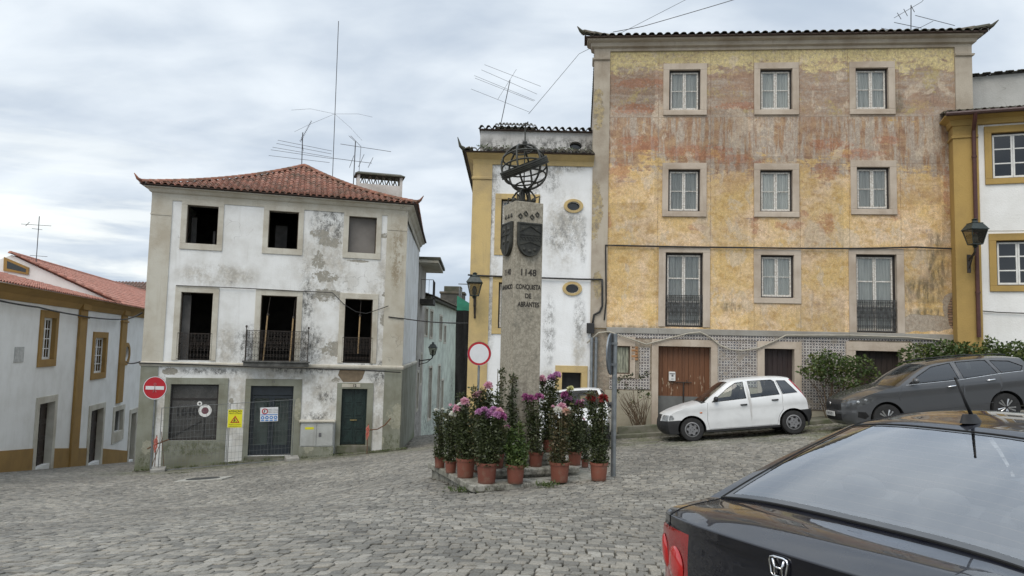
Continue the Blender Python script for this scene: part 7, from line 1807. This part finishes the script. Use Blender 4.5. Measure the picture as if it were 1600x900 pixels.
def seats(rows_, zseat, belt, W, headz, mat=None):
    mat = mat or M_seat
    def f(car, half, objs, grid, ts, cc, ee):
        for (x, ys, kind) in rows_:
            for y in ys:
                k = MB(); w = .25 if kind == 'front' else .30; xb = x+.16
                vs = []
                prof = [(x-.02, zseat), (x+.05, zseat+.35), (xb-.02, zseat+.62), (xb+.03, zseat+.66), (xb+.10, zseat+.62), (xb+.06, zseat+.3), (x+.12, zseat)]
                for t_, s_ in ((-w, .86), (-w*.85, 1), (w*.85, 1), (w, .86)):
                    for (px_, pz_) in prof: vs.append((lerp(xb, px_, s_ if s_ < 1 else 1), y+t_, lerp(zseat+.3, pz_, s_)))
                m_ = len(prof); fs = [(i*m_+j, (i+1)*m_+j, (i+1)*m_+(j+1) % m_, i*m_+(j+1) % m_) for i in range(3) for j in range(m_)]+[tuple(range(m_)), tuple(3*m_+j for j in range(m_))[::-1]]
                k.add(vs, fs); k.box(x-.42, x+.02, y-w, y+w, zseat-.18, zseat+.02); s_ = k.build('seat', mat, car, smooth=True, angle=50)
                k = MB(); k.sphere((xb+.09, y, headz), 1, 16, (.05, .125, .085 if kind == 'front' else .062)); k.tube([(xb+.05, y-.06, zseat+.55), (xb+.09, y-.06, headz)], .008, 5); k.tube([(xb+.05, y+.06, zseat+.55), (xb+.09, y+.06, headz)], .008, 5); k.build('headrest', mat, s_, smooth=True)
    return f
def put_car(car, fx, fy, rx_, ry_, axles, W=1.6, raise_=0.0):
    """front and rear axle centre points on the ground -> orientation following the street"""
    a = Vector((fx, fy, tz(fx, fy))); b_ = Vector((rx_, ry_, tz(rx_, ry_))); X = (b_-a).normalized(); s = Vector((-X.y, X.x, 0)).normalized()
    l = a+s*W/2; r_ = a-s*W/2; yv = Vector((l.x-r_.x, l.y-r_.y, (tz(l.x, l.y)-tz(r_.x, r_.y)))).normalized(); Z = X.cross(yv).normalized(); yv = Z.cross(X)
    o = (a+b_)/2-X*(axles[0]+axles[1])/2+Z*raise_
    car.matrix_world = Matrix(((X.x, yv.x, Z.x, o.x), (X.y, yv.y, Z.y, o.y), (X.z, yv.z, Z.z, o.z), (0, 0, 0, 1)))
    l_, rt_, s_ = car.matrix_world.decompose(); car.location = l_; car.rotation_mode = 'QUATERNION'; car.rotation_quaternion = rt_
def off(P, h): return P
# ---- white hatchback -------------------------------------------------------
hatC = [(.10, .20, .10, 0, 'bumper'), (.02, .30, .16, 0, 'bumper'), (.0, .42, .17, 0, 'bumper'), (.02, .53, .17, 0, 'body'), (.05, .60, .16, 0, 'body'), (.10, .68, .14, -.01, 'body'), (.35, .79, .04, -.04, 'body'), (.70, .885, 0, -.05, 'body'), (1.00, .945, .02, -.045, 'cowl'), (1.06, .955, .08, -.03, 'windshield'),
        (1.40, 1.18, .07, -.02, 'windshield'), (1.72, 1.385, .05, -.035, 'body'), (2.0, 1.44, 0, -.045, 'body'), (2.5, 1.45, 0, -.045, 'body'), (3.0, 1.43, 0, -.045, 'body'), (3.26, 1.385, -.02, -.04, 'rear_window'), (3.46, 1.15, -.06, -.02, 'rear_window'), (3.60, .93, -.10, 0, 'body'), (3.68, .78, -.12, 0, 'body'), (3.71, .58, -.13, 0, 'bumper'), (3.76, .55, -.14, 0, 'bumper'), (3.76, .40, -.14, 0, 'bumper'), (3.66, .24, -.10, 0, 'bumper')]
def hatch_strip(nm, t_, s):
    if nm == 'body' and 3 <= s < 5: return 'headlamp' if .58 < abs(t_) < .97 else ('grille' if abs(t_) < .40 else 'body')
    if nm == 'body' and 17 <= s < 19 and abs(t_) > .86: return 'tail_lamp'
    return nm
hatW = [('door_window', [(1.28, .915), (1.72, 1.225), (1.93, 1.335), (2.11, 1.35), (2.12, .95)]), ('door_window', [(2.235, .955), (2.225, 1.355), (2.80, 1.345), (2.86, 1.30), (2.93, .985)]), ('quarter_window', [(3.01, .99), (2.925, 1.32), (3.13, 1.305), (3.36, 1.00)])]
hatS = [('door', [(1.16, .27), (1.13, .50), (1.17, .90), (1.68, 1.26), (1.90, 1.375), (2.165, 1.39), (2.185, .27)]),
        ('door', [(2.19, .27), (2.175, 1.39), (2.80, 1.385), (2.90, 1.31), (2.99, .98), (2.97, .62), (2.86, .48), (2.80, .27)]),
        ('bumper', [(-.1, .10), (-.1, .53), (.56, .53), (.60, .40), (.60, .10)]), ('bumper', [(3.26, .58), (3.9, .58), (3.9, .1), (3.2, .1), (3.2, .50)]), ('sill_trim', [(.9, .10), (.9, .255), (3.0, .255), (3.0, .10)]),
        ('headlamp', [(.08, .545), (.10, .70), (.30, .655), (.33, .575), (.30, .545)]), ('tail_lamp', [(3.22, 1.33), (3.30, 1.32), (3.62, .92), (3.66, .78), (3.58, .78), (3.46, .97)])]+hatW
def inset_line(poly, close=True): return poly+[poly[0]] if close else poly
def hat_extra(car, half, objs, grid, ts, cc, ee):
    for sgn in (-1, 1):
        k = MB(); x, z = 1.36, .965; y = sgn*(half(x, z)+.005); k.tube([(x-.02, y, z-.02), (x, y+sgn*.05, z-.01)], .025, 6); k.sphere((x+.01, y+sgn*.10, z+.02), 1, 12, (.06, .085, .065)); k.build('wing_mirror', M_plas, car, smooth=True)
        for xx, zz in ((2.04, .80), (2.80, .86)):
            k = MB(); y = sgn*(half(xx, zz)); k.tube([(xx-.075, y, zz), (xx-.05, y+sgn*.02, zz), (xx+.05, y+sgn*.02, zz), (xx+.07, y, zz)], .019, 6); k.build('door_handle', M_plas, car, smooth=True)
        k = MB(); y = sgn*(half(.99, .68)+.002); k.sphere((.99, y, .68), 1, 10, (.038, .008, .02)); k.build('indicator', M_amber, car, smooth=True)
    k = MB(); k.box(.85, 1.15, -.62, .62, .78, .90); k.build('dashboard', M_inn, car, bevel=.03)
M_sill = M_plas
def hatchback(label):
    spec = dict(name='parked_hatchback', label=label, cat='car', L=3.76, W=1.62, H=1.45, belt=.90, tum=.36, C=hatC, strip=hatch_strip, side=hatS, wheel=.575, axles=(.74, 3.19), sill=.20,
        mats={'body': M_cw, 'door': M_cw, 'bumper': M_plas, 'sill_trim': M_plas, 'cowl': M_plas, 'grille': M_plas, 'windshield': M_cglass, 'rear_window': M_cglass, 'door_window': M_cglass, 'quarter_window': M_cglassd, 'headlamp': M_lens, 'tail_lamp': M_tail},
        sharp=[3, 9, 15, 17, 19], rim=rim_hub, glass_w=.88,
        lines=[('door_seam', [(1.175, .90), (1.13, .50), (1.16, .27), (2.185, .27), (2.187, 1.36)], .0045, M_linr), ('door_seam', [(2.187, .27), (2.80, .27), (2.86, .48), (2.97, .62), (2.99, .98), (2.90, 1.31)], .0045, M_linr)]+
              [('window_seal', p+[p[0]], .008, M_linr) for _, p in hatW],
        extra=[hat_extra, seats([(1.95, (-.36, .36), 'front'), (2.75, (-.33, .33), 'rear')], .50, .9, 1.62, 1.16)])
    return make_car(spec)
WC = hatchback('white five door hatchback parked nose down by the brown garage door')
wf = at(1087, 690, 18.5); wr = at(1245, 679, 18.32)
put_car(WC, wf.x, wf.y+.72, wr.x, wr.y+.72, (.74, 3.19))
# second white car half hidden behind the flowers: copy the tree, turn it nose on
WC2 = tree_copy(WC); WC2['label'] = 'white car half hidden behind the potted flowers at the ochre garage'
cx_, cy_ = 1.72, 18.6; dx_, dy_ = .16, .98
put_car(WC2, cx_, cy_, cx_+dx_*2.45, cy_+dy_*2.45, (.74, 3.19))
# ---- grey estate -------------------------------------------------------------
estC = [(.12, .22, .12, 0, 'bumper'), (.02, .32, .22, 0, 'bumper'), (.0, .48, .26, 0, 'bumper'), (.01, .56, .27, .02, 'grille'), (.03, .72, .26, 0, 'grille'), (.10, .80, .22, -.02, 'body'), (.5, .93, .06, -.05, 'body'), (1.05, 1.03, 0, -.05, 'cowl'), (1.12, 1.04, .14, -.03, 'windshield'),
        (1.60, 1.28, .10, -.03, 'windshield'), (2.02, 1.45, .06, -.045, 'body'), (2.5, 1.505, 0, -.06, 'body'), (3.2, 1.51, 0, -.06, 'body'), (3.8, 1.475, 0, -.055, 'body'), (4.16, 1.42, -.02, -.05, 'rear_window'), (4.40, 1.06, -.10, 0, 'body'), (4.50, .85, -.16, 0, 'body'), (4.53, .60, -.18, 0, 'bumper'), (4.57, .52, -.20, 0, 'bumper'), (4.55, .35, -.20, 0, 'bumper'), (4.42, .24, -.14, 0, 'bumper')]
def est_strip(nm, t_, s):
    if nm == 'grille' and abs(t_) > .60: return 'headlamp' if s >= 3.4 else 'body'
    if nm == 'body' and 15 <= s < 16.4 and abs(t_) > .60: return 'tail_lamp'
    if nm == 'bumper' and 1 <= s < 2 and abs(t_) < .55: return 'air_intake'
    return nm
estW = [('door_window', [(1.50, 1.035), (1.74, 1.19), (2.12, 1.37), (2.56, 1.42), (2.62, 1.045)]), ('door_window', [(2.73, 1.05), (2.68, 1.425), (3.25, 1.415), (3.36, 1.395), (3.50, 1.09)]), ('quarter_window', [(3.58, 1.10), (3.45, 1.39), (3.85, 1.34), (4.10, 1.20), (4.02, 1.11)])]
estS = [('door', [(1.26, .30), (1.24, .75), (1.34, 1.02), (1.66, 1.22), (2.08, 1.42), (2.62, 1.46), (2.67, .9), (2.64, .30)]), ('door', [(2.645, .30), (2.675, .9), (2.63, 1.46), (3.30, 1.45), (3.54, 1.10), (3.52, .75), (3.30, .52), (3.26, .30)]),
        ('headlamp', [(.20, .66), (.20, .80), (.62, .845), (.72, .80), (.58, .70), (.35, .64)]), ('tail_lamp', [(4.24, 1.0), (4.5, 1.02), (4.5, .84), (4.30, .85)]), ('sill_trim', [(1.1, .10), (1.1, .285), (3.3, .285), (3.3, .10)]), ('air_intake', [(.28, .40), (.30, .52), (.46, .50), (.52, .40), (.44, .34)])]+estW
def est_extra(car, half, objs, grid, ts, cc, ee):
    for sgn in (-1, 1):
        k = MB(); x, z = 1.60, 1.07; y = sgn*(half(x, z)+.005); k.tube([(x-.03, y-sgn*.02, z-.03), (x, y+sgn*.06, z-.01)], .025, 6); k.sphere((x+.01, y+sgn*.12, z+.03), 1, 14, (.075, .10, .07)); k.build('wing_mirror', M_cg, car, smooth=True)
        for xx, zz in ((2.42, .90), (3.30, .96)):
            k = MB(); y = sgn*half(xx, zz); k.tube([(xx-.10, y-.0, zz), (xx-.07, y+sgn*.028, zz), (xx+.07, y+sgn*.028, zz+.01), (xx+.10, y, zz+.01)], .017, 6); k.build('door_handle', M_chrome, car, smooth=True)
        k = MB(); k.tube([(2.1, sgn*.56, 1.50), (2.4, sgn*.575, 1.53), (3.6, sgn*.575, 1.53), (3.9, sgn*.56, 1.485)], .014, 6); k.build('roof_rail', M_plas, car, smooth=True)
        k = MB(); p = [(1.25, .40), (2.2, .43), (3.28, .46)]; k.tube([(x, sgn*(half(x, z)+.001), z) for x, z in p], .006, 4); k.build('crease', M_cg, car)
        k = MB()
        for (x, z, r_) in ((.34, .74, .045), (.50, .77, .042)): k.sphere((x, sgn*(half(x, z)-.006), z), 1, 12, (r_, .014, r_*.8))
        k.build('headlamp_projector', M_lens, car, smooth=True)
        k = MB(); p = [(1.42, 1.02), (2.62, 1.03), (3.55, 1.085), (4.06, 1.095)]; k.tube([(x, sgn*(half(x, z)+.003), z) for x, z in p], .008, 4); k.build('belt_trim', M_chrome, car)
    k = MB(); k.box(-.035, -.015, -.26, .26, .42, .53); o = k.build('number_plate', M_plate, car, bevel=.004)
    text_mesh('84 TO 27', .085, M_blk, o, (-.037, 0, .475), rot=(math.pi/2, 0, -math.pi/2), depth=.001, sx=.9)
    k = MB()
    for i in range(5): k.tube([(.018, -.42+.0, .585+i*.028), (.018, .42, .585+i*.028)], .005, 4)
    k.build('grille_bar', M_linr, car)
    k = MB(); k.lathe([(.055, -.012), (.05, -.018), (.001, -.02)], 20, 0.01, 0, .70, 'x'); k.build('round_badge', M_chrome, car, smooth=True)
    k = MB(); k.box(1.0, 1.35, -.66, .66, .85, .98); k.build('dashboard', M_inn, car, bevel=.03)
GC = make_car(dict(name='parked_estate_car', label='dark grey metallic estate car parked uphill in front of the bushes', cat='car', L=4.57, W=1.79, H=1.51, belt=1.0, tum=.42, fr=(.8, .16), rr=(.6, .12), C=estC, strip=est_strip, side=estS, wheel=.64, axles=(.92, 3.56), sill=.22,
    mats={'body': M_cg, 'door': M_cg, 'bumper': M_cg, 'grille': M_plas, 'air_intake': M_linr, 'cowl': M_plas, 'sill_trim': M_plas, 'windshield': M_cglass, 'rear_window': M_cglassd, 'door_window': M_cglassd, 'quarter_window': M_cglassd, 'headlamp': M_dlens, 'tail_lamp': M_tail},
    sharp=[5, 8, 14, 15, 17], rim=rim_alloy,
    lines=[('door_seam', [(1.34, 1.02), (1.24, .75), (1.26, .30), (2.64, .30), (2.67, .9), (2.64, 1.44)], .0045, M_linr), ('door_seam', [(2.645, .30), (3.26, .30), (3.30, .52), (3.52, .75), (3.54, 1.10), (3.34, 1.42)], .0045, M_linr)]+[('window_seal', p+[p[0]], .009, M_linr) for _, p in estW],
    extra=[est_extra, seats([(2.35, (-.38, .38), 'front'), (3.15, (-.36, .36), 'rear')], .55, 1.0, 1.75, 1.24)]))
gf = at(1391, 656, 17.1); gr_ = at(1577, 641, 16.95)
put_car(GC, gf.x, gf.y+.8, gr_.x, gr_.y+.8, (.92, 3.56))
# ---- black saloon in the foreground ----------------------------------------------
salC = [(.12, .22, .12, 0, 'bumper'), (.0, .35, .22, 0, 'bumper'), (.02, .60, .22, 0, 'body'), (.15, .72, .15, -.02, 'body'), (.6, .86, .03, -.05, 'body'), (1.0, .95, .0, -.05, 'cowl'), (1.06, .97, .12, -.03, 'windshield'),
        (1.5, 1.20, .09, -.04, 'windshield'), (1.95, 1.42, .05, -.05, 'body'), (2.35, 1.49, 0, -.055, 'body'), (2.80, 1.50, 0, -.055, 'body'), (3.12, 1.465, 0, -.055, 'body'), (3.27, 1.435, 0, -.055, 'rear_window'), (3.65, 1.27, .01, -.055, 'rear_window'), (4.04, 1.065, .02, -.045, 'body'), (4.08, 1.055, .02, -.04, 'body'),
        (4.32, 1.044, .0, -.045, 'body'), (4.495, 1.003, -.13, -.026, 'body'), (4.520, .990, -.15, -.022, 'body'), (4.518, .955, -.155, -.018, 'body'), (4.515, .90, -.14, -.01, 'body'), (4.53, .72, -.16, 0, 'body'), (4.54, .60, -.17, 0, 'body'), (4.545, .45, -.18, 0, 'body'), (4.44, .25, -.14, 0, 'body')]
def sal_strip(nm, t_, s):
    if 19.5 <= s < 22 and abs(t_) > .66: return 'tail_lamp'
    return nm
salW = [('door_window', [(1.40, .93), (1.62, 1.12), (2.02, 1.34), (2.42, 1.40), (2.46, .94)]), ('door_window', [(2.54, .945), (2.51, 1.405), (2.95, 1.395), (3.26, 1.31), (3.50, 1.0)])]
salS = [('door', [(1.2, .28), (1.2, .9), (1.34, .93), (1.58, 1.14), (2.00, 1.365), (2.48, 1.425), (2.5, .28)]), ('door', [(2.505, .28), (2.485, 1.425), (3.0, 1.415), (3.30, 1.33), (3.56, .99), (3.40, .70), (3.2, .5), (3.18, .28)]),
        ('tail_lamp', [(4.16, .90), (4.6, .955), (4.6, .66), (4.36, .64)])]+salW
def sal_extra(car, half, objs, grid, ts, cc, ee):
    sub = 6
    def SP(s, t_):                      # surface point at station s, lateral t
        i = s*sub; a = int(i); f = i-a; a2 = min(a+1, len(cc)-1)
        c0 = (lerp(cc[a][0], cc[a2][0], f), lerp(cc[a][1], cc[a2][1], f)); e0 = (lerp(ee[a][0], ee[a2][0], f), lerp(ee[a][1], ee[a2][1], f)); q = abs(t_)**PW
        return Vector((lerp(c0[0], e0[0], q), half(*e0)*t_, lerp(c0[1], e0[1], q)))
    PW = 3.4
    # black ceramic border of the rear glass, heater lines, rubber seals
    def band(s0, s1, t0, t1, n, nm, mat, lift):
        k = MB(); vs = []
        for i in range(n+1):
            u = i/n
            for (s_, t_) in (((lerp(s0, s1, u)), t0), ((lerp(s0, s1, u)), t1)): p = SP(s_, t_); vs.append((p.x, p.y, p.z+lift))
        k.add(vs, [(2*i, 2*i+1, 2*i+3, 2*i+2) for i in range(n)]); return k
    def bandh(s0, s1, n, lift, g=.895):
        k = MB(); vs = []
        for i in range(n+1):
            t_ = lerp(-g, g, i/n)
            for s_ in (s0, s1): p = SP(s_, t_); vs.append((p.x, p.y, p.z+lift))
        k.add(vs, [(2*i, 2*i+1, 2*i+3, 2*i+2) for i in range(n)]); return k
    rw = objs['rear_window']
    M_frit = simple('black_glass_border', (.012, .013, .015), .08, coat=1)
    bandh(13.86, 14.0, 40, .0022).build('glass_border', M_frit, rw, smooth=True); bandh(12.0, 12.07, 40, .0022).build('glass_border', M_frit, rw, smooth=True)
    for sg in (-1, 1): band(12.0, 14.0, sg*.895, sg*.862, 30, '', None, .0022).build('glass_border', M_frit, rw, smooth=True)
    k = MB()
    for j in range(13):
        s_ = 12.25+1.5*j/12; k.tube([tuple(SP(s_, lerp(-.84, .84, i/24))+Vector((0, 0, -.003))) for i in range(25)], .0011, 3)
    k.build('heater_lines', simple('heater_line_brown', (.10, .075, .05), .6), rw)
    k = MB()
    for sg in (-1, 1): k.tube([tuple(SP(lerp(9.0, 14.05, i/40), sg*.905)+Vector((0, 0, .001))) for i in range(41)], .006, 5)
    k.tube([tuple(SP(12.0, lerp(-.9, .9, i/30))+Vector((0, 0, .001))) for i in range(31)], .006, 5); k.tube([tuple(SP(14.02, lerp(-.9, .9, i/30))+Vector((0, 0, .002))) for i in range(31)], .007, 5)
    k.build('rubber_seal', M_linr, car)
    # boot lid gap
    k = MB(); 
    for sg in (-1, 1): k.tube([tuple(SP(lerp(14.3, 19.0, i/30), sg*.90)+Vector((0, 0, .0005))) for i in range(31)]+[tuple(SP(lerp(19.0, 19.6, i/6), sg*.90)+Vector((.001, 0, 0))) for i in range(7)], .0035, 4)
    k.build('boot_seam', M_linr, car)
    # aerial
    p = SP(11.0, 0.0); A = MB(); A.add([(p.x+.10*math.cos(a)*(1.0 if math.cos(a) < 0 else .8), .033*math.sin(a), p.z+.001) for a in [i*math.pi/8 for i in range(16)]]+[(p.x+.01+.055*math.cos(a), .018*math.sin(a), p.z+.045) for a in [i*math.pi/8 for i in range(16)]], [(i, (i+1) % 16, 16+(i+1) % 16, 16+i) for i in range(16)]+[tuple(range(16, 32))]); ab = A.build('aerial_foot', M_plas, car, smooth=True, angle=60)
    A = MB(); A.tube([(p.x-.01, 0, p.z+.04), (p.x+.05, 0, p.z+.12), (p.x+.125, 0, p.z+.225)], [.010, .0075, .0062], 8); A.sphere((p.x+.125, 0, p.z+.225), .0075, 8); A.build('aerial_rod', M_plas, ab, smooth=True)
    # tail lamp bulbs
    for sg in (-1, 1):
        for (s_, t_, r1, r2) in ((20.75, .80, .085, .088), (20.6, .965, .05, .085)):
            q = SP(s_, sg*t_); n1 = (SP(s_, sg*t_+.01)-SP(s_, sg*t_-.01)).normalized(); n2 = (SP(s_+.1, sg*t_)-SP(s_-.1, sg*t_)).normalized(); nn_ = n1.cross(n2).normalized()
            if nn_.x < 0: nn_ = -nn_
            k = MB(); vs = [q+nn_*.016]
            for rr, hh in ((.5, .014), (.85, .008), (1.0, .0)):
                for i in range(24): a = 2*math.pi*i/24; vs.append(q+n1*(r1*rr*math.cos(a))+n2*(r2*rr*math.sin(a))+nn_*hh)
            fs = [(0, 1+i, 1+(i+1) % 24) for i in range(24)]+[(1+r_*24+i, 1+r_*24+(i+1) % 24, 1+(r_+1)*24+(i+1) % 24, 1+(r_+1)*24+i) for r_ in range(2) for i in range(24)]
            k.add(vs, fs); k.build('round_lamp', M_tail2, car, smooth=True)
    # emblem: chrome rounded frame with an upright letter shape
    q = SP(20.05, 0); ex = q.x+.008; k = MB()
    fr_ = [(-.052, .046), (-.030, .052), (.030, .052), (.052, .046), (.058, .030), (.046, -.034), (.034, -.044), (-.034, -.044), (-.046, -.034), (-.058, .030)]
    k.tube([(ex+.004, y_, .935+z_) for y_, z_ in fr_], .0055, 6, closed=True); EB = k.build('boot_badge', M_chrome, car, smooth=True); EB.scale = (1, .78, .78); EB.location = (0, 0, .935*.22)
    k = MB()
    for sg in (-1, 1): k.tube([(ex+.004, sg*.036, .935+.040), (ex+.006, sg*.022, .935), (ex+.004, sg*.026, .935-.038)], [.008, .006, .0075], 6)
    k.tube([(ex+.005, -.022, .935), (ex+.005, .022, .935)], .006, 6); k.build('badge_letter', M_chrome, EB, smooth=True)
    # cabin: parcel shelf, dashboard, wheel, roof lining
    k = MB(); k.box(3.55, 4.06, -.60, .60, .985, 1.0); k.build('parcel_shelf', M_seat, car, bevel=.01)
    k = MB(); k.box(1.05, 1.55, -.70, .70, .80, .97); k.build('dashboard', M_inn, car, bevel=.04)
    k = MB(); k.tube([(1.70+.0*i, -.37+.185*math.cos(i*math.pi/12), .98+.175*math.sin(i*math.pi/12)) for i in range(24)], .014, 6, closed=True); k.tube([(1.70, -.37-.18, .98), (1.70, -.37+.18, .98)], .015, 5); k.build('steering_wheel', M_inn, car, smooth=True)
    k = MB(); vs = []
    for i in range(9):
        s_ = lerp(8.2, 11.9, i/8)
        for t_ in [lerp(-.93, .93, j/10) for j in range(11)]: p_ = SP(s_, t_); vs.append((p_.x, p_.y, p_.z-.025))
    k.add(vs, [(i*11+j, (i+1)*11+j, (i+1)*11+j+1, i*11+j+1) for i in range(8) for j in range(10)]); k.build('roof_lining', simple('grey_roof_lining', (.25, .25, .25), .9), car, smooth=True)
    k = MB(); k.sphere((1.98, 0, 1.29), 1, 10, (.02, .11, .03)); k.tube([(1.95, 0, 1.36), (1.98, 0, 1.29)], .01, 5); k.build('inner_mirror', M_inn, car, smooth=True)
    for sg in (-1, 1):
        k = MB(); x, z = 1.55, 1.0; y = sg*(half(x, z)+.005); k.sphere((x+.01, y+sg*.10, z+.02), 1, 14, (.07, .10, .065)); k.tube([(x, y-sg*.02, z-.01), (x, y+sg*.05, z)], .025, 6); k.build('wing_mirror', M_cb, car, smooth=True)
        k = MB()
        for s_ in ((1.62, 1.13), ): pass
SAL_TS = [-.66, .66, -.862, .862, -.895, .895, -.94, .94, -.9, .9]
SC = make_car(dict(name='parked_saloon', label='glossy black saloon in the right foreground seen from behind with a stub roof aerial', cat='car', L=4.545, W=1.755, H=1.445, belt=.97, tum=.52, fr=(.7, .13), rr=(.7, .075), C=salC, strip=sal_strip, side=salS, wheel=.63, axles=(.95, 3.65), sill=.20,
    mats={'body': M_cb, 'door': M_cb, 'bumper': M_cb, 'cowl': M_plas, 'windshield': M_cglass, 'rear_window': glassmat('rear_glass', (.97, .985, .98), 2.0), 'door_window': M_cglass, 'tail_lamp': M_tail},
    sharp=[6, 14, 18], rim=rim_alloy, sub=6, step=.05, pw=3.4, glass_w=.895, ts=SAL_TS,
    lines=[('window_seal', p+[p[0]], .009, M_linr) for _, p in salW],
    extra=[sal_extra, seats([(2.15, (-.37, .37), 'front'), (3.12, (-.42, 0, .42), 'rear')], .44, .95, 1.7, 1.10)]))
fwd = Vector((math.sin(R(59.9)), math.cos(R(59.9)), 0)); rc = Vector((1.078, 3.039, EYE-1.786))
SC.location = rc+fwd*4.545; SC.rotation_euler = (0, 0, math.atan2(-fwd.y, -fwd.x))
